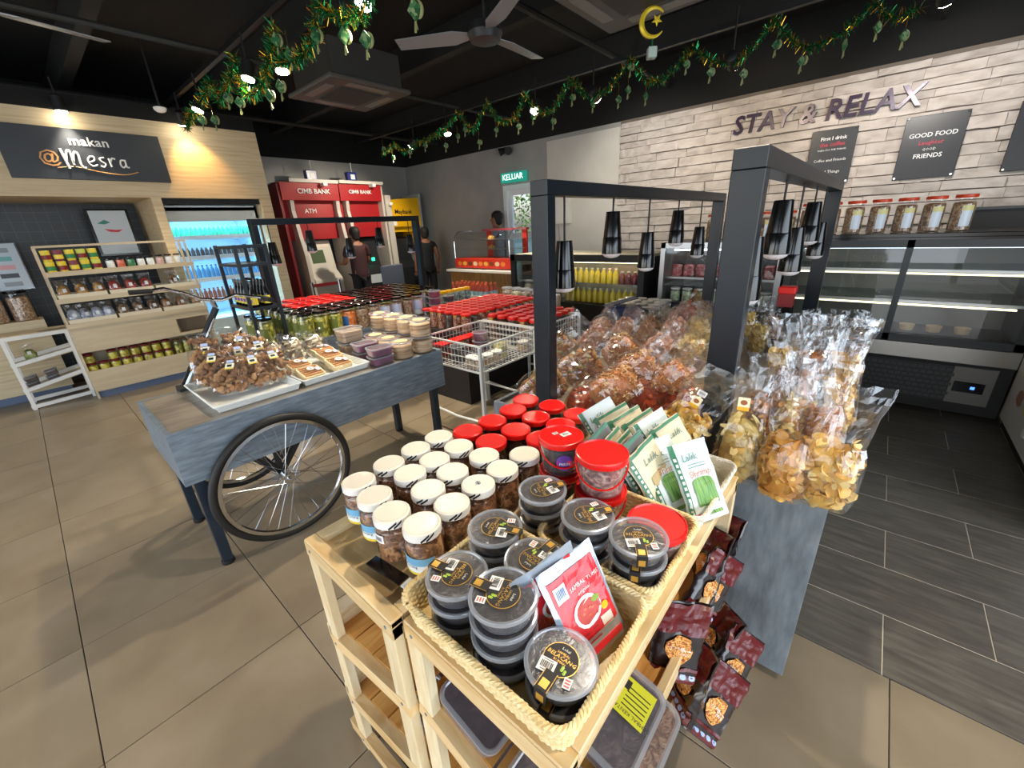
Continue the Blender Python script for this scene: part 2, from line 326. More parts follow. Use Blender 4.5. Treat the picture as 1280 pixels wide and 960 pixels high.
# ------------------------------------------------------------------ the room
ZC = 2.76; XW, YW = -8.0, 5.95
def build_room():
    # floor slab + tiles
    f = struct('floor', B().mat(GROUT).box(-8.6, 3.6, -3.6, 6.4, -0.2, -0.006).mesh('floor', smooth=False))
    b = .0018; P = .61
    tm = B().box(-P/2+b, P/2-b, -.3+b, .3-b, -.02, 0, b=.0012).mesh('tile', TILEL, smooth=False)
    n = 0
    for i in range(-9, 7):
        for j in range(-5, 11):
            x = -1.52+P*i+P/2; y = -.29+.6*j+.3
            if x < -7.6 or x > 2.6 or y > 5.6: continue
            if y > 1.5 and x > -1.0: continue
            if y < -1.2 and x > -1: continue
            ob('tile', tm, f, (x, y, 0)); n += 1
    dm = B().box(-.3+b, .3-b, -.15+b, .15-b, -.02, 0, b=.0012).mesh('tile', TILED, smooth=False)
    struct('trim_1', B().box(-.92, 3.4, 1.512, 6.2, -.02, -.0016).mesh('tile_bed', GROUTL, smooth=False))
    for j in range(0, 15):
        for i in range(-2, 6):
            x = .29+.6*i+.3+(.3 if j % 2 else 0)
            ob('tile', dm, f, (x, 1.51+.3*j+.15, 0))
    # right part of the dark paving starts at x=-0.9, hidden below the big cart
    struct('ceiling', B().box(-8.6, 3.6, -3.6, 6.4, 3.35, 3.5).mesh('ceiling', BLACK, smooth=False))
    # cement walls with the black-painted upper band
    dx0, dx1, dz = -5.25, -4.35, 2.16
    wn = B().box(-8.2, dx0, YW, YW+.2, 0, ZC).box(dx1, 3.6, YW, YW+.2, 0, ZC).box(dx0, dx1, YW, YW+.2, dz, ZC)
    struct('wall_north', wn.mesh('wall', CEM, smooth=False))
    ub = B().box(-8.2, 3.6, YW-.012, YW+.2, ZC, 3.35); ub.box(-8.2, XW+.012, -3.6, YW-.012, ZC, 3.35); ub.box(-8.2, -6.3, -3.6, 2.46, 2.76, 2.9)
    struct('trim_2', ub.mesh('upper', BLACK, smooth=False))
    struct('wall_west', B().box(-8.2, XW, -3.6, YW, 0, ZC).mesh('wall', CEM, smooth=False))
    # south and east sides: shopfront glazing with posts (behind the camera)
    g = B().box(-8.6, 3.6, -3.6, -3.45, 2.65, 3.35).box(-8.6, -5.4, -3.6, -3.45, 0, 2.65)
    for x in (-5.4, -3.2, -1.0, 1.2, 3.4): g.box(x-.05, x+.05, -3.6, -3.45, 0, 2.65)
    struct('wall_south', g.mesh('wall', plain('charcoal_paint', '3a3b3d', .6), smooth=False))
    g = B().box(3.45, 3.6, -3.6, 6.2, 2.65, 3.35).box(3.45, 3.6, 2.9, 6.2, 0, 2.65)
    for y in (-3.5, -1.4, .8, 2.9): g.box(3.45, 3.6, y-.05, y+.05, 0, 2.65)
    struct('wall_east', g.mesh('wall', plain('charcoal_paint', '3a3b3d', .6), smooth=False))
    # ground and hedge outside
    struct('trim_3', B().box(-30, 30, -30, 40, -.3, -.21).mesh('ground', plain('outside_paving', '8b8a84', .9), smooth=False))
    # door in the north wall
    D = B().mat(plain('door_white', 'e8edf0', .4))
    for a in ((dx0, dx0+.07, 0, dz), (dx1-.07, dx1, 0, dz), (dx0+.07, dx1-.07, dz-.07, dz)): D.box(a[0], a[1], YW-.02, YW+.1, a[2], a[3])
    for a in ((dx0+.07, dx0+.15, 0.05, dz-.07), (dx1-.15, dx1-.07, .05, dz-.07), (dx0+.15, dx1-.15, 2.0, dz-.07), (dx0+.15, dx1-.15, 1.30, 1.38), (dx0+.15, dx1-.15, .05, .2)): D.box(a[0], a[1], YW+.03, YW+.08, a[2], a[3])
    d = struct('door_1', D.mesh('door', smooth=False))
    ob('pane', B().box(dx0+.15, dx1-.15, YW+.05, YW+.056, 1.38, 2.0).mesh('pane', GLASS, smooth=False), d)
    ob('pane', B().box(dx0+.15, dx1-.15, YW+.05, YW+.056, .2, 1.30).mesh('pane', film('frosted_pane', 'dff2f4', base=.15, gain=.3, rough=.3, bump=0, body=.35, bodycol='d8f0f2'), smooth=False), d)
    # greenery outside the door
    L = B(); r = random.Random(3)
    for k in range(7000):
        c = Vector((r.uniform(-8.5, -2.5), r.uniform(8.2, 9.4), r.uniform(0.4, 3.6))); a = Vector((r.uniform(-1, 1), r.uniform(-1, 1), r.uniform(-1, 1))).normalized(); e = a.orthogonal().normalized()
        s_ = r.uniform(.03, .06); L.add([c-a*s_, c+e*s_*.5, c+a*s_, c-e*s_*.5], [(0, 1, 2, 3)])
    h = ob('hedge', L.mesh('hedge', grain('hedge_leaf', ['3f6b2c', '6f9c46', 'a9c670'], nscale=3, bump=0, rough=.6), smooth=False)); tag(h, 'sunlit green hedge seen through the glass of the back exit door', 'hedge'); h['kind'] = 'stuff'
    # stone cladding, every stone its own piece
    base = struct('wall_cladding_north', B().box(-3.04, 2.2, YW-.03, YW, 0.9, ZC-.002).mesh('stone_bed', plain('stone_joint', '6e655c', .9), smooth=False))
    base.name = 'trim_4'
    r = random.Random(11); z = 1.02; sm = []
    for k in range(26):
        L_ = r.uniform(.24, .52); H = r.choice((.085, .085, .085))
        t = r.uniform(.012, .05); bb = B(); x0 = -L_/2+.0; tl = r.uniform(-.008, .012)
        nseg = 5; vs = []; fs = []
        for i in range(nseg+1):
            x = x0+L_*i/nseg; dz_ = r.uniform(-.004, .004); dt = r.uniform(-.006, .006)
            vs += [(x, 0, -H/2), (x, -t-tl-dt, -H/2+.003), (x, -t+tl-dt, H/2-.003+dz_), (x, 0, H/2)]
        for i in range(nseg):
            for q in range(3): fs.append((4*i+q, 4*i+4+q, 4*i+5+q, 4*i+1+q))
        fs += [(0, 1, 2, 3), (4*nseg+3, 4*nseg+2, 4*nseg+1, 4*nseg)]
        bb.add(vs, fs); sm.append((L_, bb.mesh('stone', STONE, smooth=False)))
    row = 0
    while z < ZC-.05:
        hs = r.choice((.75, 1.0, 1.25)); z += .0885*hs*.5
        if z+.0885*hs*.5 > ZC: hs = max(.3, (ZC-z)/.0885*2*.5)
        x = -3.03+r.uniform(0, .0)
        first = True
        while x < 1.35:
            L_, me = r.choice(sm)
            sx = 1.0
            if first: L_c = r.uniform(.12, L_); sx = L_c/L_; L_ = L_c; first = False
            ob('stone', me, base, (x+L_/2, YW-.03, z), (0, 0, 0), (sx*.993, 1, hs*r.choice((1, -1)))); x += L_
        z += .0885*hs*.5; row += 1
    # west partition: pale oak box wall with two openings
    X0, X1 = -6.3, -7.4
    W = B(); zt = 2.755
    W.box(-6.45, X0, -3.4, 2.46, 1.99, zt)             # fascia
    W.box(X1, X0, 1.20, 1.29, 0, 1.99)                 # pier between openings
    W.box(X1, X0, 2.33, 2.46, 0, 1.99)                 # end pier
    W.box(X1, -6.45, 2.40, 2.46, 1.99, zt)
    W.box(X1, -6.45, -3.4, 1.20, 1.99, 2.03).box(X1, -6.45, 1.29, 2.33, 1.99, 2.03)
    W.box(-7.5, X1, 1.20, 2.46, 0, 2.755)
    struct('wall_partition_west', W.mesh('wall', OAK, smooth=False)).name = 'wall_west_partition'
    br, t, o = newmat('black_square_tiles'); tb = t.nodes.new('ShaderNodeBsdfPrincipled'); bk = t.nodes.new('ShaderNodeTexBrick'); tc = t.nodes.new('ShaderNodeTexCoord'); mp = t.nodes.new('ShaderNodeMapping')
    mp.inputs['Rotation'].default_value = (0, PI/2, PI/2) ; bk.offset = 0; bk.inputs['Color1'].default_value = srgb('12161a'); bk.inputs['Color2'].default_value = srgb('171b20'); bk.inputs['Mortar'].default_value = srgb('39424a')
    sx_ = t.nodes.new('ShaderNodeSeparateXYZ'); cx_ = t.nodes.new('ShaderNodeCombineXYZ'); t.links.new(tc.outputs['Object'], sx_.inputs[0]); t.links.new(sx_.outputs[1], cx_.inputs[0]); t.links.new(sx_.outputs[2], cx_.inputs[1])
    for k_, v_ in (('Scale', 1), ('Mortar Size', .003), ('Brick Width', .1), ('Row Height', .1)): bk.inputs[k_].default_value = v_
    t.links.new(cx_.outputs[0], bk.inputs['Vector']); t.links.new(bk.outputs[0], tb.inputs[0]); tb.inputs['Roughness'].default_value = .4; t.links.new(tb.outputs[0], o.inputs[0])
    struct('trim_5', B().box(-7.35, -7.3, -3.4, 1.20, 0, 1.99).mesh('tile_wall', br, smooth=False))
    # black trim under the second opening head
    bx('trim_6', BLKM, -6.44, -6.35, 1.29, 2.33, 1.93, 1.988)['kind'] = 'structure'
    # beams and pipes on the black ceiling
    bm = plain('dark_beam', '191917', .8)
    for i, y in enumerate((-2.2, -.6, .9, 2.2, 3.4, 4.9)): struct('trim_%d' % (7+i), B().box(-8, 3.4, y-.05, y+.05, 3.1, 3.34).mesh('beam', bm, smooth=False))
    for i, x in enumerate((-6.8, -4.7, -2.4, 0.0, 1.6)): struct('trim_%d' % (14+i), B().cyl((x, -3.4, 3.02), (x, 5.9, 3.02), .025, n=8).mesh('pipe', plain('pipe_dark', '242420', .6)))
build_room()
# ------------------------------------------------------------------ pendants and gates
def lathe_me(name, prof, m, n=20): return B().mat(m).lathe(prof, n).mesh(name)
PEND_U = lathe_me('shade', [(.0, .0), (.030, 0), (.031, -.004), (.0395, -.105), (.040, -.108), (.036, -.109)][::-1], BLK)
PEND_L = lathe_me('collar', [(.039, -.106), (.0415, -.112), (.0445, -.178), (.043, -.180), (.040, -.180), (.0, -.180)][::-1], BLK)
PEND_G = lathe_me('glass_dome', [(.0425, -.180), (.038, -.188), (.026, -.196), (.010, -.200), (0.001, -.2005)][::-1], plain('opal_dome', 'd9d4d6', .35))
def pendant(x, y, ztop, zbeam, label, group):
    o = thing('pendant_lamp', label, 'lamp', (x, y, ztop), 0, group)
    ob('lamp_shade', PEND_U, o); ob('lamp_collar', PEND_L, o); ob('lamp_dome', PEND_G, o)
    ob('cord', B().cyl((0, 0, 0), (0, 0, zbeam-ztop), .004, n=6).mesh('cord', BLKM), o)
def gate(x0, x1, y0, y1, z0, ztop, label, w=.05):
    o = thing('hanging_frame', label, 'frame', ((x0+x1)/2, y0, z0)); ox, oy = (x0+x1)/2, y0
    h = (x1-x0)/2; L = y1-y0; H = ztop-z0
    ob('post', B().box(-h, h, 0, w, 0, H-w, b=.002).mesh('post', POSTM, smooth=False), o)
    ob('post', B().box(-h, h, L-w, L, 0, H-w, b=.002).mesh('post', POSTM, smooth=False), o)
    ob('crossbeam', B().box(-h, h, 0, L, H-w, H, b=.002).mesh('crossbeam', POSTM, smooth=False), o)
    return o
gate(-.335, -.255, 1.262, 3.42, .72, 1.655, 'near right dark steel gate frame standing on the chip cart')
gate(-.99, -.915, 1.262, 3.42, .72, 1.645, 'near left dark steel gate frame standing on the chip cart')
gate(-4.08, -4.0, 1.36, 3.08, .80, 1.66, 'far dark steel gate frame over the jar cart before the bank machines')
for gx, zb, gl in ((-.295, 1.605, 'right'), (-.95, 1.595, 'left')):
    for i, y in enumerate((1.42, 1.81, 2.2, 2.61, 3.02)):
        pendant(gx, y, (1.54 if i % 2 else 1.438), zb, '%s black cone pendant lamp from the front under the %s gate of the chip cart' % (ORD[i], gl), 'pendants of the %s chip cart gate' % gl)
for i, y in enumerate((1.50, 1.84, 2.22, 2.57, 2.95)):
    pendant(-4.04, y, (1.553 if i % 2 else 1.47), 1.61, '%s black cone pendant from the left under the far gate frame' % ORD[i], 'pendants of the far gate')
# ------------------------------------------------------------------ big chip cart
c = thing('display_cart', 'big grey laminate cart heaped with bags of chips', 'cart', (-.61, 1.27, 0))
ob('front_panel', B().box(-.64, .64, 0, .02, .03, .735, b=.001).mesh('panel', LAM, smooth=False), c)
ob('side_panel', B().box(.62, .64, .02, 2.15, .03, .735, b=.001).mesh('panel', LAM, smooth=False), c)
ob('side_panel', B().box(-.64, -.62, .02, 2.15, .03, .735, b=.001).mesh('panel', LAM, smooth=False), c)
ob('back_panel', B().box(-.64, .64, 2.15, 2.17, .03, .735, b=.001).mesh('panel', LAM, smooth=False), c)
ob('top_board', B().box(-.62, .62, .02, 2.15, .70, .72).mesh('top', LAMT, smooth=False), c)
for x in (-.55, .55):
    for y in (.1, 2.05): ob('foot', B().cyl((x, y, 0), (x, y, .06), .025, n=12).mesh('foot', STEEL), c)
ob('handle', B().tube([(.64, 1.0, .60), (.67, 1.0, .60), (.67, 1.12, .60), (.64, 1.12, .60)], .006, 8).mesh('handle', CHR), c)
ob('plug_socket', B().box(-.05, .02, -.025, 0, .04, .09, b=.004).mesh('socket', WHITE, smooth=False), c)
# low wooden lip around the top
ob('edge_strip', B().box(.628, .643, 0, 2.17, .735, .75).mesh('lip', LGREY, smooth=False), c)
# ------------------------------------------------------------------ left vending cart with bicycle wheels
c = thing('vending_cart', 'grey laminate vending cart on bicycle wheels at the left', 'cart', (-2.12, .19, 0))
LAMB = LAMH
ob('front_board', B().box(-.02, 0, 0, 1.50, .495, .75, b=.001).mesh('board', LAMB, smooth=False), c)
ob('back_board', B().box(-.64, -.62, 0, 1.50, .495, .75, b=.001).mesh('board', LAMB, smooth=False), c)
ob('end_board', B().box(-.62, -.02, 0, .02, .495, .75, b=.001).mesh('board', LAMB, smooth=False), c)
ob('end_board', B().box(-.62, -.02, 1.48, 1.50, .495, .75, b=.001).mesh('board', LAMB, smooth=False), c)
ob('top_board', B().box(-.62, -.02, .02, 1.48, .728, .7495).mesh('top', LAMT, smooth=False), c)
LEGB = plain('blue_black_leg', '26313d', .35, .3)
for x in (-.565, -.055):
    for y in (.055, 1.43):
        l = ob('leg', B().box(x-.022, x+.022, y-.022, y+.022, .02, .70, b=.002).mesh('leg', LEGB, smooth=False), c)
        ob('foot_cap', B().lathe([(.027, 0), (.029, .004), (.027, .022)], 14, (x, y, 0)).mesh('cap', BLKM), l)
def wheel(parent, x, y, z, R, name='wheel'):
    W = ob(name, None, parent, (x, y, z)); ring = lambda r, k=64: [(0, r*math.cos(2*PI*i/k), r*math.sin(2*PI*i/k)) for i in range(k)]
    ob('tyre', B().tube(ring(R-.017), .018, 12, closed=True).mesh('tyre', RUB), W)
    rm = B(); n = 64; prof = [(-.011, R-.034), (-.011, R-.05), (0, R-.055), (.011, R-.05), (.011, R-.034)]; vs = [(a, r*math.cos(2*PI*i/n), r*math.sin(2*PI*i/n)) for i in range(n) for a, r in prof]
    fs = [(5*i+q, 5*((i+1) % n)+q, 5*((i+1) % n)+q+1, 5*i+q+1) for i in range(n) for q in range(4)]
    ob('rim', rm.add(vs, fs).mesh('rim', CHR), W)
    ob('hub', B().cyl((-.035, 0, 0), (.035, 0, 0), .014, n=14).cyl((-.03, 0, 0), (-.026, 0, 0), .026, n=14).cyl((.026, 0, 0), (.03, 0, 0), .026, n=14).cyl((-.05, 0, 0), (.05, 0, 0), .006, n=8).mesh('hub', CHR), W)
    sp = B()
    for i in range(32):
        a = 2*PI*i/32; s_ = 1 if i % 2 else -1; h = a+(1.1 if (i//2) % 2 else -1.1)
        sp.cyl((s_*.028, .024*math.cos(h), .024*math.sin(h)), (s_*.002, (R-.05)*math.cos(a), (R-.05)*math.sin(a)), .0011, n=4)
    ob('spokes', sp.mesh('spokes', CHR), W); return W
wheel(c, .045, .385, .362, .337)
wheel(c, -.70, .385, .362, .337)
# axle brackets
bk = B()
for sx in (-.0, -.62):
    bk.bar((sx-.03, .28, .50), (sx-.03, .385, .36), .025).bar((sx-.03, .50, .50), (sx-.03, .385, .36), .025).bar((sx-.03, .385, .50), (sx-.03, .385, .35), .025)
bk.cyl((-.70, .385, .362), (.045, .385, .362), .012, n=10)
ob('axle_bracket', bk.mesh('bracket', BLKM, smooth=False), c)
# ------------------------------------------------------------------ foreground pine racks (two, back to back)
def rack(xl, xr, y0, y1, ztop, side, label):
    """side -1: shelves open and slope down to -x ; +1: to +x"""
    o = thing('display_rack', label, 'rack', ((xl+xr)/2, y0, 0)); cx = (xl+xr)/2; L = y1-y0; a, b_ = xl-cx, xr-cx
    pw = .045
    lx = [a+pw/2, b_-pw/2]
    for x in lx:
        for y in (.012, L-.012):
            ob('leg', B().box(x-pw/2, x+pw/2, y-.012, y+.012, 0, ztop-.02, b=.002).mesh('leg', PINEZ, smooth=False), o)
    # end frames: top rail and three sloping rungs
    levels = [(ztop-.024, 0.0), (.545, .09), (.30, .09), (.07, .04)]
    for y in (.012, L-.012):
        for z, dr in levels:
            zl = z-(dr if side < 0 else 0); zr = z-(dr if side > 0 else 0); e = (.05 if z < .1 else 0)
            ob('rail', B().bar((a-(e if side < 0 else 0), y, zl), (b_+(e if side > 0 else 0), y, zr), .026, .042).mesh('rail', PINEX, smooth=False), o)
    # top: frame boards + inner shelf
    ob('top_board', B().box(a, b_, 0, L, ztop-.028, ztop-.016, b=.001).mesh('board', PINEX, smooth=False), o)
    for y0_, y1_ in ((0, .03), (L-.03, L)): ob('edge_strip', B().box(a, b_, y0_, y1_, ztop-.016, ztop+.002, b=.002).mesh('strip', PINEX, smooth=False), o)
    for x0_, x1_ in ((a, a+.035), (b_-.035, b_)): ob('edge_strip', B().box(x0_, x1_, .03, L-.03, ztop-.016, ztop+.002, b=.002).mesh('strip', PINE, smooth=False), o)
    # shelves made of boards
    for z, dr in levels[1:3]:
        for k in range(4):
            t0, t1 = k/4, (k+1)/4; x0_, x1_ = a+(b_-a)*t0, a+(b_-a)*t1
            f = (lambda t: z+.02-(dr*(1-t) if side < 0 else dr*t))
            ob('shelf_board', B().bar(((x0_+x1_)/2, .026, f((t0+t1)/2)), ((x0_+x1_)/2, L-.026, f((t0+t1)/2)), (x1_-x0_)*.96, .011, up=(side*dr/(b_-a), 0, 1)).mesh('board', ORANGEW, smooth=False), o)
        ez = z+.02-dr; ex = a if side < 0 else b_
        ob('front_lip', B().box(ex-.01, ex+.01, 0, L, ez-.018, ez+.035, b=.002).mesh('lip', PINE, smooth=False), o)
    # screw heads
    sc = B()
    for z, dr in levels:
        for x in lx: sc.cyl((x, -.001, z-(dr if (x < 0) == (side < 0) else 0)), (x, -.0025, z-(dr if (x < 0) == (side < 0) else 0)), .004, n=8)
    ob('screws', sc.mesh('screws', GREY), o)['kind'] = 'stuff'
    return o
rack(-.945, -.572, .258, 1.16, .80, -1, 'left pine display rack topped with white and red lidded jars')
rack(-.560, -.182, .278, 1.16, .80, 1, 'right pine display rack topped with wicker baskets')
pt = thing('price_rail', 'small black price strip lying on the left pine rack by the jars', 'price strip', (-.63, .335, .803), .1)
ob('strip', B().box(-.115, -.005, -.014, .014, 0, .004).mesh('strip', BLK, smooth=False), pt)
ob('white_tag', B().box(0, .045, -.013, .013, 0, .003).mesh('tag', PAPER, smooth=False), pt)
# ------------------------------------------------------------------ contents (joined loose food)
NUT = grain('brown_nuts', ['5b3317', '8f5a2c', 'b98349'], nscale=9, bump=.6, rough=.45, kind='noise', detail=3)
ANCH = grain('brown_anchovy', ['4d2f1c', '8a5a3a', 'c39468'], (1, 1, 1), 70, 3, .4, 1.0, 1.0, lo=.35, hi=.65, bscale=.006)
DKPASTE = grain('dark_paste', ['161012', '261c1d', '3d2c2a'], (1, 1, 1), 60, 4, .3, 1.0, .5, bscale=.005)
MAROON = grain('maroon_paste', ['3c0f1c', '6d2336', '8a3a4c'], (1, 1, 1), 40, 4, .4, .6, .5, bscale=.005)
REDNUT = grain('reddish_snack', ['5a2a1c', '95553a', 'c99a78'], (1, 1, 1), 55, 3, .4, 1.0, 1.0, lo=.35, hi=.65, bscale=.006)
DKSEED = grain('dark_seeds', ['1d1410', '3c2a1d', '86653a'], (1, 1, 1), 80, 3, .35, 1.0, .5, lo=.35, hi=.7, bscale=.005)
def barcode(b, M, w=.030, h=.021, seed=1):
    """white sticker with black bars, local x = width"""
    r = random.Random(seed); b.T = M; b.mat(PAPER).box(-w/2, w/2, -h/2, h/2, 0, .0004); b.mat(INK); x = -w*.36
    while x < w*.36:
        t = r.choice((.0005, .0009, .0014)); b.quad((x, -h*.22, .0007), (x+t, -h*.22, .0007), (x+t, h*.25, .0007), (x, h*.25, .0007)); x += t+r.choice((.0006, .001))
    for yy in (-h*.36, h*.38): b.quad((-w*.3, yy-.0005, .0007), (w*.3, yy-.0005, .0007), (w*.3, yy+.0005, .0007), (-w*.3, yy+.0005, .0007))
    b.T = None; return b
def jar(R, H, lidm, contm, lidh=.02, lidr=None, stripes=False, lab=None, txt=None, code=False, n=20, fill=.93, bodym=None, name='food_jar', top=None):
    lidr = lidr or R*.95
    body = B().mat(bodym or CLEAR).lathe([(R*.9, .001), (R, .006), (R, H*.80), (R*.97, H*.86), (lidr*.93, H*.93), (lidr*.93, H+.004)], n).mesh('jar_body')
    cont = B().mat(contm).lathe([(R*.86, .003), (R*.955, .008), (R*.955, H*fill*.84), (R*.9, H*fill*.92), (R*.4, H*fill*.95)], n).mesh('contents')
    L = B().mat(lidm).lathe([(lidr, H-.0), (lidr+.001, H+.002), (lidr+.001, H+lidh-.003), (lidr-.003, H+lidh), (lidr-.006, H+lidh-.0015), (0.001, H+lidh-.0015)], n)
    if stripes:
        L.mat(WHITE).wrap(lidr+.0014, H, H+lidh-.003, 0, 2*PI, n)
        L.mat(INK)
        for a0 in (-.9, 1.2, 3.3): L.wrap(lidr+.0019, H, H+.0055, a0, a0+.45, 5, tz=lidh-.0075).wrap(lidr+.0019, H+.0, H+.0055, a0+.28, a0+.73, 5, tz=lidh-.0075)
    parts = [('jar_body', body), ('contents', cont), ('lid', L.mesh('lid'))]
    if lab:
        lb = B(); z0, z1, cols, a0, a1 = lab; k = len(cols); z = z0
        for j, (mm, hh) in enumerate(cols):
            lb.mat(mm).wrap(R+.0006, z, z+(z1-z0)*hh, a0, a1, 10); z += (z1-z0)*hh
        if txt:
            lb.mat(txt[1]); am = (a0+a1)/2; vs, fs = textdata(txt[0], txt[2], 'CENTER', 0, 0, 1)
            lb.add([((R+.0011)*math.cos(am+x/R), (R+.0011)*math.sin(am+x/R), (z0+z1)/2+y+(txt[3] if len(txt) > 3 else 0)) for x, y, z in vs], fs)
        parts.append(('label', lb.mesh('label')))
    if code:
        cb = B(); cb.mat(PAPER).wrap(R+.0012, H*.62, H*.84, code-.33, code+.33, 6); cb.mat(INK)
        for q in range(9): cb.wrap(R+.0016, H*.67, H*.79, code-.22+q*.05, code-.20+q*.05, 1)
        parts.append(('price_sticker', cb.mesh('price_sticker')))
    if top: parts.append(top)
    return (name, None, parts)
LB = plain('label_blue', '79b4d8', .4); LG = plain('label_green', '86b23f', .4); LW = plain('label_white', 'eef1f0', .4); LY = plain('label_yellow', 'e9cf3e', .4)
BLU = plain('print_blue', '2a62a8', .5); GRN = plain('print_green', '2e7d45', .5)
JW = {}
A_ = -PI/2-.75  # side that looks to the camera
for k, (lab, code) in {'blue': ((.012, .055, [(LY, .15), (LW, .4), (LB, .45)], A_-.6, A_+2.0), False), 'green': ((.01, .06, [(LG, .2), (LW, .5), (LG, .3)], A_-1.1, A_+.3), A_+.75)}.items():
    JW[k] = jar(.0425, .096, CREAM, ANCH, .020, .0405, True, lab, ('Kacang' if k == 'blue' else 'Bilis', INK, .011), code)
JWP = jar(.0425, .096, CREAM, ANCH, .020, .0405, True)
sb = B(); barcode(sb, Matrix.Translation((0, 0, .1148)), .022, .014)
JWC = (JWP[0], None, JWP[2]+[('price_sticker', sb.mesh('sticker'))])
WJ = [(-.911, .677), (-.909, .59), (-.817, .673), (-.903, .496), (-.817, .584), (-.721, .68), (-.635, .751), (-.817, .502), (-.732, .574), (-.636, .661), (-.894, .4), (-.806, .391), (-.722, .486), (-.638, .574), (-.719, .38), (-.632, .397), (-.632, .483)]
WL = ['white-lidded anchovy jar standing alone at the far left end beside the red lids', 'white-lidded anchovy jar second from the back on the left edge of the rack', 'white-lidded jar directly in front of the two leftmost red lids', 'white-lidded jar third from the back on the left edge of the rack', 'white-lidded jar in the second column, between its second and third rows', 'white-lidded jar before the red lids in the third column', 'rearmost white-lidded jar on the right, beside the big red pail', 'white-lidded jar in the middle of the second column from the left', 'white-lidded jar in the middle of the third column, bright plain lid', 'white-lidded jar second from the back next to the tub stack', 'leftmost white-lidded jar near the front, blue label half hidden', 'white-lidded jar with light blue label, second at the front left', 'white-lidded jar in the third column just behind the green label jar', 'white-lidded jar with a small barcode sticker on top of its lid', 'white-lidded jar with green label and a barcode on its side', 'front white-lidded jar with light blue label, nearest the wicker basket', 'white-lidded jar with green label behind the front blue label jar']
WK = ['p', 'p', 'p', 'p', 'p', 'p', 'p', 'p', 'p', 'p', 'blue', 'blue', 'p', 'c', 'green', 'blue', 'green']
for i, ((x, y), lb, k) in enumerate(zip(WJ, WL, WK)):
    pr = JWP if k == 'p' else JWC if k == 'c' else JW[k]
    place(pr, lb, 'jar', (x, y, .8025), {10: .4, 11: .3, 14: .1, 15: .15}.get(i, rnd.uniform(-.6, .6) if k in 'pc' else 0), 'white-lidded jars on the left pine rack')
JR = jar(.043, .098, RED, DKSEED, .018, .0455)
RJ = [(-.871, 1.05), (-.851, .955), (-.762, 1.06), (-.752, .955), (-.653, 1.05), (-.655, .955), (-.851, .852), (-.748, .848), (-.865, .755), (-.76, .75), (-.65, .85)]
RL = ['red-lidded jar at the rear left corner by the gate post', 'red-lidded jar second from the back in the left column', 'red-lidded jar in the rear row, middle, just before the gate post', 'red-lidded jar in the middle of the second row from the back', 'red-lidded jar at the rear right beside the green pouches', 'red-lidded jar second from the back on the right by the pouches', 'red-lidded jar third from the back in the left column', 'red-lidded jar in the centre of the cluster', 'frontmost left red-lidded jar beside the white lids', 'red-lidded jar at the front centre behind a white lid', 'red-lidded jar half hidden by the big red pail']
for (x, y), lb in zip(RJ, RL): place(JR, lb, 'jar', (x, y, .8025), 0, 'red-lidded jars on the left pine rack')
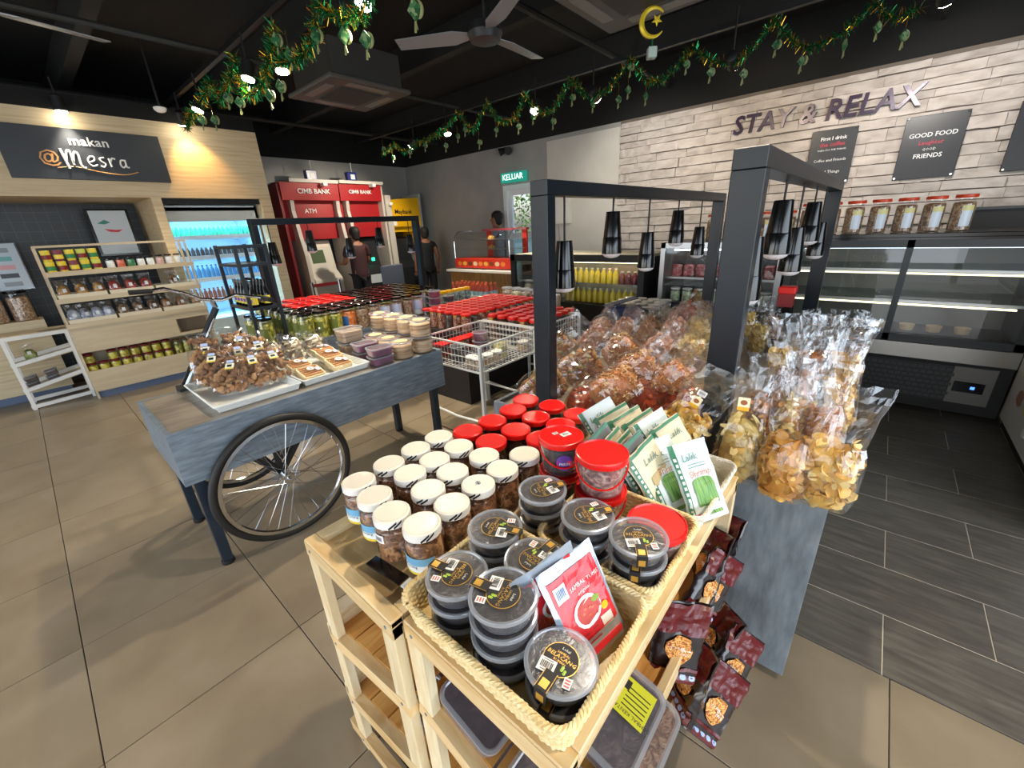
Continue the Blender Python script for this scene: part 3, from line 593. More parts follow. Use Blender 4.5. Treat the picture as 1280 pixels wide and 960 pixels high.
# ------------------------------------------------------------------ wicker baskets
WICK = grain('wicker', ['cfae6c', 'e6cc92', 'f2dfb2'], (4, 4, 30), 6, 4, .5, .15, .5, bscale=.003)
def basket(w, d, h, r, m, rows=13, pitch=.011, amp=.0022, flare=.012, rimr=.0055, name='wicker_basket', t=.004, wave=True):
    def path(W, D, rr, N):
        pts = []; segs = [('l', W-2*rr), ('a', rr*PI/2), ('l', D-2*rr), ('a', rr*PI/2)]*2; per = sum(s_[1] for s_ in segs)
        for i in range(N):
            s_ = per*i/N; cx, cy, ang = -W/2+rr, -D/2, 0.0; q = 0
            for ty, ln in segs:
                if s_ <= ln: break
                s_ -= ln
                if ty == 'l': cx += math.cos(ang)*ln; cy += math.sin(ang)*ln
                else:
                    ox, oy = cx-math.sin(ang)*rr, cy+math.cos(ang)*rr; ang += PI/2; cx, cy = ox+math.sin(ang)*rr, oy-math.cos(ang)*rr
            if ty == 'l': p = (cx+math.cos(ang)*s_, cy+math.sin(ang)*s_); nrm = (math.sin(ang), -math.cos(ang))
            else:
                ox, oy = cx-math.sin(ang)*rr, cy+math.cos(ang)*rr; a2 = ang+s_/rr; p = (ox+math.sin(a2)*rr, oy-math.cos(a2)*rr); nrm = (math.sin(a2), -math.cos(a2))
            pts.append((p, nrm))
        return pts, per
    per = 2*(w+d)-8*r+2*PI*r; st = max(8, int(per/pitch/2)*2); N = st*4; P, _ = path(w, d, r, N); sub_ = 4; R_ = rows*sub_
    vs = []; fs = []
    for k in range(R_+1):
        z = h*k/R_; row = min(k//sub_, rows-1); u = (k % sub_)/sub_; bulge = math.sin(PI*((k % sub_)/sub_)) if k < R_ else 0
        for i, (p, nr) in enumerate(P):
            o_ = flare*k/R_*1.0-flare
            wv = amp*math.cos(2*PI*i/N*st/2+PI*(row % 2)) if wave else 0
            e = o_+wv*bulge*1.0+.0009*bulge
            vs.append((p[0]+nr[0]*e, p[1]+nr[1]*e, z+.001))
    for k in range(R_):
        for i in range(N): fs.append((k*N+i, k*N+(i+1) % N, (k+1)*N+(i+1) % N, (k+1)*N+i))
    o_ = len(vs)
    vs2 = [(x*(1-2*t/w), y*(1-2*t/d), z) for x, y, z in vs]; fs2 = [tuple(i+o_ for i in f)[::-1] for f in fs]
    wall = B().mat(m).add(vs+vs2, fs+fs2).mesh('wall')
    rim = B().mat(m); M_ = 300
    P2, _ = path(w, d, r, M_)
    for ph in (0, 2*PI/3, 4*PI/3):
        pts = []
        for i, (p, nr) in enumerate(P2):
            a = 2*PI*i/M_*int(per/.022)+ph; pts.append((p[0]+nr[0]*(rimr*.7*math.cos(a)), p[1]+nr[1]*(rimr*.7*math.cos(a)), h+rimr*.6*math.sin(a)))
        rim.tube(pts, rimr*.62, 5, closed=True)
    base = B().mat(m).rrect(w-2*flare, d-2*flare, max(.005, r-flare), .0005, .004).mesh('base')
    return (name, None, [('basket_wall', wall), ('braided_rim', rim.mesh('rim')), ('basket_base', base)])
BK = basket(.372, .272, .066, .035, WICK)
place(BK, 'cream wicker basket nearest the camera holding tub stacks and red packs', 'basket', (-.372, .412, .803))
place(basket(.270, .255, .066, .035, WICK), 'second cream wicker basket behind the first, holding tubs and a red pail', 'basket', (-.322, .688, .803))
WPL = plain('white_woven_plastic', 'e8dfcd', .4)
place(basket(.30, .30, .05, .03, WPL, rows=7, amp=.002, name='plastic_basket'), 'small off-white woven basket full of green vegetable crisp pouches', 'basket', (-.338, .985, .803))
# ------------------------------------------------------------------ dark sambal tubs
def tub(band=True, n=40):
    R = .0535; H = .034
    body = B().mat(TUBP).lathe([(R*.80, 0), (R*.84, .002), (R*.93, H-.006), (R*.98, H-.006), (R*.98, H-.002)], n).mesh('tub_body')
    cont = B().mat(DKPASTE).lathe([(R*.76, .002), (R*.81, .004), (R*.90, H-.008), (R*.5, H-.0065), (.001, H-.006)], n).mesh('contents')
    lid = B().mat(RIMP).lathe([(R*1.0, H-.006), (R*1.045, H-.004), (R*1.05, H), (R*1.02, H+.003), (R*.96, H+.0035), (R*.93, H+.0012)], n, cap=False)
    lid.mat(film('lid_film', 'e9e9ec', base=.012, gain=.10, rough=.28, bump=.12, nscale=60, body=.10, bodycol='b9b6b8')).lathe([(R*.93, H+.0012), (.001, H+.0012)], n, cap=False)
    parts = [('tub_body', body), ('contents', cont), ('lid', lid.mesh('lid'))]
    lb = B(); z = H+.0015; r = R*.52
    lb.mat(GOLD).lathe([(r, z), (r, z+.0003), (.0005, z+.0003)], 32, cap=False).mat(INK).lathe([(r*.955, z+.0005), (.0005, z+.0005)], 32, cap=False)
    M = frame((0, 0, z+.0007), (1, 0, 0), (0, 1, 0))
    lb.mat(PAPER).text('Lokal', .0065, M @ Matrix.Translation((0, .017, 0))).mat(GOLD).text('SAMBAL', .006, M @ Matrix.Translation((0, .009, 0)))
    lb.text('BELACANG', .0095, M @ Matrix.Translation((0, .002, 0)), shear=.1).text('RUMAH', .006, M @ Matrix.Translation((0, -.005, 0)))
    lb.mat(plain('lime', 'a8c93a', .4))
    for q in range(6): lb.lathe([(.0024, 0), (.0021, .0003), (.0005, .0005)], 8, (.011+.0035*math.cos(q*2.1), -.013+.004*math.sin(q*1.7), z+.0006), cap=False)
    lb.mat(plain('sambal_print', '4a2622', .5)).lathe([(.008, 0), (.0005, .0001)], 10, (-.008, -.014, z+.0007), cap=False)
    parts.append(('round_label', lb.mesh('label', smooth=False)))
    if band:
        bb = B().mat(INK); w_ = .010
        y0, y1 = -r*.9, -R*1.055
        bb.box(-w_, w_, y1, y0, z+.0002, H+.0042); bb.box(-w_, w_, y1-.0006, y1, .012, H+.0042); bb.mat(GOLD)
        bb.box(-w_*.62, w_*.62, y1+.004, y1+.017, H+.0042, H+.0046).box(-w_, -w_*.93, y1, y0, H+.0042, H+.0046).box(w_*.93, w_, y1, y0, H+.0042, H+.0046).box(-w_*.62, w_*.62, y1-.001, y1-.0006, .016, .029)
        parts.append(('seal_band', bb.mesh('band', smooth=False)))
        st = barcode(B(), Matrix.Translation((-.012, -.021, z+.0012)) @ Matrix.Rotation(.15, 4, 'Z'), .026, .022, 5); parts.append(('price_sticker', st.mesh('sticker', smooth=False)))
        s2 = B(); s2.T = Matrix.Translation((.026, -.026, z+.0012)) @ Matrix.Rotation(.2, 4, 'Z'); s2.mat(PAPER).box(-.006, .006, -.008, .008, 0, .0004).mat(PINK)
        for q in range(3): s2.box(-.004, .004, -.006+.0045*q, -.0035+.0045*q, .0004, .0006)
        parts.append(('date_sticker', s2.mesh('date_sticker', smooth=False)))
    return ('sauce_tub', None, parts)
TUBF = tub(); TUBU = ('sauce_tub', None, [p for p in TUBF[2] if p[0] in ('tub_body', 'contents', 'lid', 'seal_band')])
def heading(x, y): return math.atan2(-_f.x, _f.y)
ST = [('rear left', -.485, .632, 3, .935, 2.6), ('middle left, beside the jars', -.486, .472, 3, .935, 1.9), ('second in the middle row', -.372, .455, 3, .932, 3.05), ('rear middle, before the open red pail', -.357, .618, 3, .935, 2.5), ('rear right, against the basket rim', -.247, .622, 3, .935, .55), ('front left corner', -.460, .344, 3, .932, -1.35), ('front centre, the tallest', -.347, .344, 4, .942, -1.35), ('front right, leaning', -.245, .352, 2, .905, .05)]
for nm, x, y, n, zt, rz in ST:
    p_ = .0385; z0 = zt-.0385-(n-1)*p_
    for k in range(n):
        last = k == n-1; jx, jy = (0, 0) if last else (rnd.uniform(-.003, .003), rnd.uniform(-.003, .003))
        rot = (0, 0, rz+(0 if last else rnd.uniform(-.5, .5)))
        if 'leaning' in nm and last: rot = (-.04, .03, rz)
        z = max(z0+k*p_, .8075+k*p_) if 'leaning' not in nm else .808+k*.0395+(.006 if last else 0)
        lbl = ('top' if last else ORD[k])+(' ' if last else ' from bottom ')+'clear tub of dark sambal, stack %s' % nm
        place(TUBF if last else TUBU, lbl, 'tub', (x+jx, y+jy, z), 0, 'dark sambal tubs in the wicker baskets', rot=rot)
# ------------------------------------------------------------------ red pails
def pail(cont, lab=True, code=False, R=.061, H=.092):
    n = 36
    body = B().mat(TUBP).lathe([(R*.80, 0), (R*.83, .003), (R*.93, H-.012), (R*.965, H-.012), (R*.965, H-.004)], n).mesh('pail_body')
    ct = B().mat(cont).lathe([(R*.77, .003), (R*.80, .005), (R*.89, H*.78), (R*.6, H*.83), (.001, H*.84)], n).mesh('contents')
    lid = B().mat(RED).lathe([(R*.97, H-.012), (R*1.0, H-.010), (R*1.01, H), (R*.99, H+.004), (R*.95, H+.005), (R*.925, H+.002), (R*.6, H+.0015), (.001, H+.0015)], n).mesh('lid')
    hd = B().mat(RED).tube([(R*.98*math.cos(a)*1.01, -abs(math.sin(a))*R*1.02, H-.014-.045*math.sin(a)) for a in [PI*i/14 for i in range(15)]], .0022, 6).mesh('handle')
    parts = [('pail_body', body), ('contents', ct), ('lid', lid), ('handle', hd)]
    if lab:
        a = -PI/2; r_ = R*.945; lb = B(); lb.mat(plain('violet_print', '6a3f9a', .4)); k = 20
        def onw(u, v): return ((R*.905+.002)*math.cos(a+u/R), (R*.905+.002)*math.sin(a+u/R), .045+v)
        lb.add([onw(.022*math.cos(2*PI*i/k), .022*math.sin(2*PI*i/k)) for i in range(k)], [tuple(range(k))])
        lb.mat(plain('pink_print', 'd2345e', .4)); lb.add([tuple(c_*1.012 if j < 2 else c_ for j, c_ in enumerate(onw(.02*x, .008*y-.003))) for x, y in ((-1, -1), (1, -1), (1, 1), (-1, 1))], [(0, 1, 2, 3)])
        vs, fs = textdata('FRESH', .010, 'CENTER', 0, 0, 1); lb.mat(PAPER).add([tuple(c_*1.02 if j < 2 else c_ for j, c_ in enumerate(onw(x, y-.003))) for x, y, z in vs], fs)
        parts.append(('label', lb.mesh('label', smooth=False)))
    if code:
        s = barcode(B(), Matrix.Translation((.012, .004, H+.0028)) @ Matrix.Rotation(.5, 4, 'Z'), .026, .018, 3); barcode(s, Matrix.Translation((-.013, .012, H+.0028)) @ Matrix.Rotation(.5, 4, 'Z'), .014, .011, 4); parts.append(('price_sticker', s.mesh('sticker', smooth=False)))
    return ('snack_pail', None, parts)
FISH = grain('pink_brown_crisps', ['6a4640', 'a07468', 'd9b3a2'], (1, 1, 1), 45, 3, .45, 1.0, 1.4, lo=.35, hi=.62, bscale=.008)
PA = pail(DKPASTE, True, True, R=.058); PA0 = pail(DKPASTE, False, R=.058); PB = pail(FISH, False); 
place(PA0, 'lower of two stacked red-lidded pails behind the tub stacks', 'pail', (-.53, .775, .8025), -.5)
place(PA, 'upper red-lidded pail with violet label and stickers on its lid', 'pail', (-.53, .775, .9005), .75)
place(PB, 'lower red-lidded pail, its rim showing under the pail of pink crisps', 'pail', (-.40, .752, .8085), .3)
place(PB, 'upper plain red-lidded pail filled with pinkish brown crisps', 'pail', (-.40, .752, .9065), .5)
place(PB, 'red-lidded pail low at the right edge of the second wicker basket', 'pail', (-.247, .715, .809), .7)
# ------------------------------------------------------------------ pouches
def pouch(W, H, front, edge, T=.014, art=None, name='pouch', nx=10, ny=12, seed=1, crinkle=.002):
    """stand-up pouch, front towards -y, base at z=0"""
    r = random.Random(seed); off = Vector((r.uniform(0, 50), r.uniform(0, 50), 0)); vs = []; fs = []
    for s_ in (-1, 1):
        for j in range(ny+1):
            for i in range(nx+1):
                u = i/nx; v = j/ny; e = min(1, (1-abs(2*u-1))*5); th = T*(1-v)**.6*(math.sin(PI*min(1, v*4+.35)/1) if v < .16 else 1)*e
                x = (u-.5)*W*(1-.03*math.sin(PI*v)); z = v*H; y = s_*th+crinkle*noise.noise(Vector((x*40, z*40, s_*.2))+off)*2*min(1, 4*v)
                vs.append((x, y, z))
    n = (nx+1)*(ny+1)
    for k in range(2):
        for j in range(ny):
            for i in range(nx):
                a = k*n+j*(nx+1)+i; f = (a, a+1, a+nx+2, a+nx+1); fs.append(f if k == 0 else f[::-1])
    for j in range(ny):
        a = j*(nx+1); fs.append((a, a+nx+1, n+a+nx+1, n+a)); a = j*(nx+1)+nx; fs.append((a+nx+1, a, n+a, n+a+nx+1))
    for i in range(nx): fs.append((i+1, i, n+i, n+i+1)); a = ny*(nx+1)+i; fs.append((a, a+1, n+a+1, n+a))
    body = B().mat(edge).add(vs, fs).mesh('pack_body', ang=60)
    parts = [('pack_body', body)]
    if art:
        def F(x, z, lift=.001):
            u = x/W+.5; v = max(0, min(1, z/H)); e = min(1, (1-abs(2*u-1))*5); th = T*(1-v)**.6*(math.sin(PI*min(1, v*4+.35)) if v < .16 else 1)*e
            return (x, -th+crinkle*noise.noise(Vector((x*40, z*40, -.2))+off)*2*min(1, 4*v)-lift, z)
        for pn, fn in art.items():
            b_ = B(); fn(b_, F, W, H); parts.append((pn, b_.mesh(pn, smooth=False)))
    return (name, None, parts)
def sheet(b, F, x0, x1, z0, z1, lift, nx=6, nz=6):
    vs = [F(x0+(x1-x0)*i/nx, z0+(z1-z0)*j/nz, lift) for j in range(nz+1) for i in range(nx+1)]
    b.add(vs, [(j*(nx+1)+i, j*(nx+1)+i+1, (j+1)*(nx+1)+i+1, (j+1)*(nx+1)+i) for j in range(nz) for i in range(nx)])
def disc(b, F, cx, cz, rx, rz, lift, n=16): b.add([F(cx+rx*math.cos(2*PI*i/n), cz+rz*math.sin(2*PI*i/n), lift) for i in range(n)], [tuple(range(n))])
def ftext(b, F, txt, size, cx, cz, lift, shear=0): vs, fs = textdata(txt, size, 'CENTER', 0, shear, 1); b.add([F(x+cx, y+cz, lift) for x, y, z in vs], fs)
PRED = plain('pouch_red', 'd51f2c', .3, coat=.4); SILV = plain('silver_foil', 'b9c7d6', .25, .55); SILVD = plain('clear_edge', 'a9bccd', .25, .2)
def art_red(b, F0, W, H):
    F = lambda x, z, l: F0(x, z, l+.0010)
    b.mat(PRED); sheet(b, F, -W*.42, W*.42, .008, H*.88, .0008, 14, 16)
    b.mat(PAPER); ftext(b, F, 'SAMBAL TUMIS', .0100, .016, H*.70, .0016); ftext(b, F, 'original', .010, .008, H*.63, .0016, .3)
    disc(b, F, .0, H*.44, .030, .026, .0016); b.mat(plain('sambal_bowl', 'b8301f', .4)); disc(b, F, 0, H*.44, .024, .020, .0021); b.mat(plain('bowl_pepper', 'e0603a', .4))
    for q in range(5): disc(b, F, -.010+.005*q, H*.44+.007*math.sin(q*2.3), .0035, .0022, .0025, 6)
    b.mat(LEAFG); disc(b, F, .022, H*.50, .009, .005, .0026, 8); b.mat(YEL); disc(b, F, .034, H*.38, .0075, .0075, .0026, 12)
    b.mat(plain('pale_panel', 'efe2d2', .5)); sheet(b, F, .018, .042, H*.14, H*.30, .0016, 2, 2)
    b.mat(plain('deep_red_print', 'a8121d', .4)); 
    for q in range(4): sheet(b, F, -.045, .008, .02+.008*q, .0225+.008*q, .0016, 2, 1)
    b.mat(PAPER); sheet(b, F, -.047, -.022, H*.66, H*.82, .0020, 2, 2); b.mat(BLU)
    for q in range(6): sheet(b, F, -.043+.003*q, -.0415+.003*q, H*.70, H*.79, .0026, 1, 1)
RP = pouch(.125, .175, None, SILV, .009, {'print': art_red}, 'sauce_pouch')
# stands tilted between the tubs: rotate about z then lean
l_, e_ = stand((752, 812), .815, (704, 696), .175, True, (734, 680), .125)
place(RP, 'red sambal tumis pouch in front, leaning right on the basket rim', 'pouch', l_, 0, 'red sauce pouches', rot=e_)
l_, e_ = stand((704, 782), .812, (676, 702), .175, True, (706, 682), .125)
place(RP, 'red sambal pouch behind the other one, mostly hidden', 'pouch', l_, 0, 'red sauce pouches', rot=e_)
GPAL = grain('pouch_pale_blue', ['bfd3dc', 'd3e0e4', 'e2e9e4'], nscale=6, bump=0, rough=.35); GKR = plain('pouch_cream', 'd8ceb0', .45)
DGREEN = plain('pouch_green', '3f7d5c', .4); BEAN = grain('green_beans_print', ['3c6b34', '6a994f', '8db36c'], (90, 1, 6), 3, 2, .5, 0)
def art_green(b, F0, W, H):
    F = lambda x, z, l: F0(x, z, l+.0012)
    b.mat(DGREEN); sheet(b, F, -W*.5+.004, -W*.5+.016, .0, H, .0008, 1, 10)
    b.mat(plain('pouch_tab_white', 'e9ece6', .5)); [sheet(b, F, -W*.5+.007, -W*.5+.0125, H*.05+q*.014, H*.05+q*.014+.008, .0012, 1, 1) for q in range(11)]
    b.mat(BEAN); sheet(b, F, -W*.22, W*.30, H*.06, H*.48, .0010, 6, 6); disc(b, F, W*.04, H*.48, W*.26, H*.05, .0011)
    b.mat(plain('red_print', 'c22a3c', .4)); sheet(b, F, -W*.42, -W*.24, H*.03, H*.10, .0014, 2, 1)
    b.mat(plain('sage_print', '5c7f74', .5)); ftext(b, F, 'Lalik', .026, -.01, H*.80, .0014, .2)
    for q in range(2): sheet(b, F, -.022, .030, H*.70-.007*q, H*.708-.007*q, .0014, 2, 1)
    b.mat(plain('orange_print', 'c47a52', .5)); ftext(b, F, 'Shrimp', .024, .008, H*.58, .0016)
GP = pouch(.118, .190, None, GPAL, .012, {'print': art_green}, 'crisp_pouch', crinkle=.003)
def art_cream(b, F0, W, H):
    F = lambda x, z, l: F0(x, z, l+.0012)
    b.mat(DGREEN); sheet(b, F, -W*.5+.004, -W*.5+.018, .0, H, .0008, 1, 10); sheet(b, F, -W*.5, W*.5, H*.94, H*.985, .0010, 6, 1)
    b.mat(plain('pouch_tab_white', 'e9ece6', .5)); [sheet(b, F, -W*.5+.008, -W*.5+.014, H*.05+q*.014, H*.05+q*.014+.008, .0012, 1, 1) for q in range(11)]
    b.mat(plain('mushroom_print', 'b9a478', .6)); sheet(b, F, -W*.15, W*.4, H*.1, H*.55, .001, 4, 4); b.mat(plain('sage_print', '5c7f74', .5)); ftext(b, F, 'Lalik', .026, .012, H*.76, .0014, .2)
GC = pouch(.118, .180, None, GKR, .010, {'print': art_cream}, 'crisp_pouch', crinkle=.003)
GB = pouch(.118, .186, None, plain('pouch_back_grey', '8c939c', .3, .3), .010, {'print': art_cream}, 'crisp_pouch', seed=5)
def pp(proto, x, y, yaw, lean, lbl, roll=0): place(proto, lbl, 'pouch', (x, y, .812), 0, 'green vegetable crisp pouches', rot=(lean, roll, yaw))
def pq(proto, b, t, side, lbl, z=.815, H=.19):
    l_, e_ = stand(b, z, t, H, True, side, .118); place(proto, lbl, 'pouch', l_, 0, 'green vegetable crisp pouches', rot=e_)
pq(GP, (888, 648), (848, 528), (866, 503), 'pale blue vegetable crisp pouch frontmost, fully visible, with green beans print')
pq(GP, (856, 640), (812, 550), (829, 526), 'pale blue crisp pouch directly behind the frontmost one')
for i in range(5): pq((GC, GB, GC, GC, GB)[i], (838-14*i, 632-6*i), (795-14*i, 555-3*i), (811-14*i, 532-3*i), '%s cream and green crisp pouch behind the pale blue ones, near row' % ORD[i])
for i in range(6): pq((GC, GP, GC, GC, GC, GP)[i], (868-17*i, 598-5*i), (826-17*i, 524-3.5*i), (842-17*i, 503-3.5*i), '%s crisp pouch from the right in the far row of the off-white basket' % ORD[i])
# ------------------------------------------------------------------ goods on the lower shelves of the racks
def rtub(W, D, H, cont, label=True, lid=True, name='food_box', labm=None):
    body = B().mat(TUBP).rrect(W*.86, D*.86, .02, 0, H-.004, W*.96, D*.96).mesh('box_body'); ct = B().mat(cont).rrect(W*.83, D*.83, .018, .003, H*.82, W*.91, D*.91).mesh('contents')
    ld = B().mat(RIMP).rrect(W, D, .026, H-.006, H+.001, cap=False); ld.mat(RIMP)
    # rim ring
    n = 5
    def ring(w_, d_, r_, z): return [((1 if q in (0, 3) else -1)*(w_/2-r_)+r_*math.cos(PI/2*(q+i/n)), (1 if q in (0, 1) else -1)*(d_/2-r_)+r_*math.sin(PI/2*(q+i/n)), z) for q in range(4) for i in range(n+1)]
    a = ring(W, D, .026, H+.001); c_ = ring(W-.012, D-.012, .021, H+.0025); e = ring(W-.018, D-.018, .018, H); N = len(a)
    ld.add(a+c_+e, [(i, (i+1) % N, (i+1) % N+N, i+N) for i in range(N)]+[(i+N, (i+1) % N+N, (i+1) % N+2*N, i+2*N) for i in range(N)])
    ld.mat(film('lid_film', 'e9e9ec')).add(e, [tuple(range(N))])
    parts = [('box_body', body), ('contents', ct), ('lid', ld.mesh('lid'))]
    if label:
        l = B().mat(labm or LY).box(-W*.02, W*.38, -D*.36, D*.12, H+.0012, H+.0016); l.mat(INK)
        M = frame((W*.0+.006, -D*.12, H+.0019), (0, 1, 0), (-1, 0, 0)); l.text('SAMBAL KENTANG', .009, M)
        for q in range(5): l.box(W*.08+.008*q, W*.08+.008*q+.002, -D*.32, D*.02, H+.0016, H+.0018)
        l.box(W*.24, W*.34, D*.0, D*.09, H+.0016, H+.0018); parts.append(('label', l.mesh('label', smooth=False)))
    return (name, None, parts)
PURP = grain('purple_brown_mash', ['2c2028', '4a3640', '6d565a'], (1, 1, 1), 40, 4, .4, .8, .8, bscale=.006)
NOOD = grain('fried_noodle_bits', ['7a4a2a', 'b57f50', 'd9b083'], (1, 1, 1), 60, 3, .45, 1, 2, lo=.35, hi=.65, bscale=.008)
RT = rtub(.165, .12, .05, PURP, labm=plain('acid_yellow', 'c9c81e', .5)); RTN = rtub(.165, .12, .05, NOOD, False); RTP = rtub(.16, .115, .05, PURP, False)
def sh(z, dr, x, side, cx, w):  # height of a sloping shelf at x
    t = (x-(cx-w/2))/w; return z+.026-(dr*(1-t) if side < 0 else dr*t)
def onR(proto, x, y, lvl, lbl, rz=0, dz=0, cat='box', tilt=None, sc=None):
    z, dr = {1: (.545, .09), 2: (.30, .09)}[lvl]; s_ = math.atan2(dr, .378)
    place(proto, lbl, cat, (x, y, sh(z, dr, x, 1, -.371, .378)+dz+.002), 0, None, rot=(0, s_, 0) if rz == 0 else (Matrix.Rotation(s_, 4, 'Y') @ Matrix.Rotation(rz, 4, 'Z')).to_euler(), sc=sc)
def onL(proto, x, y, lvl, lbl, dz=0, cat='box'):
    z, dr = {1: (.545, .09), 2: (.30, .09)}[lvl]; s_ = math.atan2(dr, .373); place(proto, lbl, cat, (x, y, sh(z, dr, x, -1, -.7585, .373)+dz+.002), 0, None, rot=(0, -s_, 0))
onR(RT, -.225, .50, 1, 'lidded box of purple sambal with yellow label, upper, at the right opening', rz=1.57, dz=.062, sc=1.15)
onR(RTN, -.20, .53, 1, 'lidded box of fried golden bits under the yellow label box', rz=1.57, sc=1.15)
onR(RT, -.265, .345, 1, 'box of dark sambal with yellow label in the near corner of the right rack', dz=.0)
onR(RTP, -.45, .35, 1, 'clear box of dark sambal inside the near end of the right rack, rear')
onR(RT, -.45, .475, 1, 'second clear box of dark sambal inside the right rack')
onR(RTP, -.44, .40, 2, 'clear box of dark paste on the low shelf of the right rack, rear')
onR(RT, -.27, .40, 2, 'clear box of dark paste on the low shelf of the right rack, front')
for k, (x, y, l) in enumerate(((-.68, .36, 2), (-.68, .49, 2), (-.84, .40, 2))): onL(RTP, x, y, l, '%s small clear box of sambal on the low shelf of the left rack' % ORD[k])
CLB = rtub(.10, .09, .04, plain('white_bits', 'cfc6b4', .5), False)
onL(CLB, -.80, .60, 1, 'small clear box with pale content on the upper inner shelf of the left rack')
onL(CLB, -.80, .72, 1, 'clear box behind the pale one on the upper inner shelf of the left rack')
# maroon snack packs hanging out of the right opening
MAR = plain('snack_maroon', '5e1013', .35, coat=.1); MARD = plain('snack_black', '1c0f10', .22, coat=.5); NDL = grain('noodle_print', ['8a4416', 'd98d3c', 'f0b868'], (1, 1, 1), 90, 2, .4, .3, 2.5, lo=.4, hi=.6)
def art_snack(b, F0, W, H):
    F = lambda x, z, l: F0(x, z, l+.0022)
    b.mat(MAR); sheet(b, F, -W*.46, W*.46, H*.62, H*.98, .0008, 16, 8); sheet(b, F, -W*.46, W*.46, .004, H*.2, .0008, 16, 5)
    b.mat(NDL); n = 18; b.add([F(.034*math.cos(2*PI*i/n)*(1+.2*math.sin(5*i)), H*.42+.040*math.sin(2*PI*i/n)*(1+.15*math.cos(7*i)), .0016) for i in range(n)], [tuple(range(n))])
    b.mat(PAPER); ftext(b, F, 'SAMBAL', .015, 0, H*.445, .0024); ftext(b, F, 'GORENG', .011, 0, H*.385, .0024)
    b.mat(plain('snack_blue', '9fb4dd', .3)); 
    for q in range(5): disc(b, F, -W*.34+W*.17*q, H*.09, .009, .006, .0016, 8)
def snack():
    return pouch(.135, .20, None, MARD, .018, {'print': art_snack}, 'snack_pack', crinkle=.006, seed=9)
SN = snack()
SP = [((868, 918), .20, (920, 836), (936, 852), 'snack pack lowest and nearest, large noodle picture with white lettering'), ((893, 868), .23, (936, 794), (952, 806), 'snack pack beside the lowest one, top curled towards the cart'), ((868, 830), .24, (914, 772), (928, 785), 'snack pack on the low shelf, rear, top standing up'), ((850, 885), .25, (880, 812), (896, 826), 'snack pack tucked behind the two lowest ones'),
      ((836, 846), .44, (858, 762), (880, 772), 'snack pack standing in the middle shelf beside the clear box'), ((866, 768), .45, (914, 692), (928, 704), 'snack pack of the middle shelf with orange noodle picture'), ((888, 722), .48, (916, 646), (930, 656), 'topmost snack pack at the rear corner of the rack'), ((874, 742), .46, (898, 670), (914, 680), 'dark snack pack between the two rear ones of the middle shelf')]
for b_, z, t_, sd, l in SP:
    l_, e_ = stand(b_, z, t_, .18, True, sd, .12)
    place(SN, 'maroon '+l, 'snack pack', l_, 0, 'maroon sambal snack packs', rot=e_)
# ------------------------------------------------------------------ bags of snacks
def bagmesh(W, H, D, m, seed, belly=.55, nz=17, n=26, lie=False, crumple=.016):
    """clear bag standing at z=0, belly to belly*H, flattened and crumpled above; front towards -y"""
    r = random.Random(seed); off = Vector((r.uniform(0, 99), r.uniform(0, 99), r.uniform(0, 99))); vs = []; fs = []
    for k in range(nz+1):
        v = k/nz
        if v < belly: q = v/belly; wv = W/2*(.72+.28*math.sin(PI*min(1, q*.9+.1))); dv = D/2*math.sin(PI*min(1, .12+q*.80))**.6
        else:
            q = (v-belly)/(1-belly); wv = W/2*(.82+.22*q); dv = D/2*max(.04, .55*(1-q)**1.6)
            if k == nz: dv = .001
        for i in range(n):
            a = 2*PI*i/n; ca, sa = math.cos(a), math.sin(a); x = wv*math.copysign(abs(ca)**.75, ca); y = dv*math.copysign(abs(sa)**.8, sa)
            am = crumple*(.35+1.1*max(0, v-belly*.7)); p = Vector((x*22, y*22, v*H*14))+off
            nv = Vector((noise.noise(p), noise.noise(p+Vector((31, 0, 0))), noise.noise(p+Vector((0, 57, 0)))*.5)); n2 = noise.noise(p*2.7)
            fold = (abs(noise.noise(Vector((x*30, y*18, v*3))+off))-.25)*crumple*1.6*max(0, v-.3)
            vs.append((x+nv.x*am, y*(1+.0)+nv.y*am*1.6+fold*(1 if sa > 0 else -1), v*H+nv.z*am+(0 if k else .003)+.006*n2*v))
    for k in range(nz):
        for i in range(n): fs.append((k*n+i, k*n+(i+1) % n, (k+1)*n+(i+1) % n, (k+1)*n+i))
    fs.append(tuple(range(n))[::-1])
    return B().mat(m).add(vs, fs).mesh('bag_film', smooth=False)
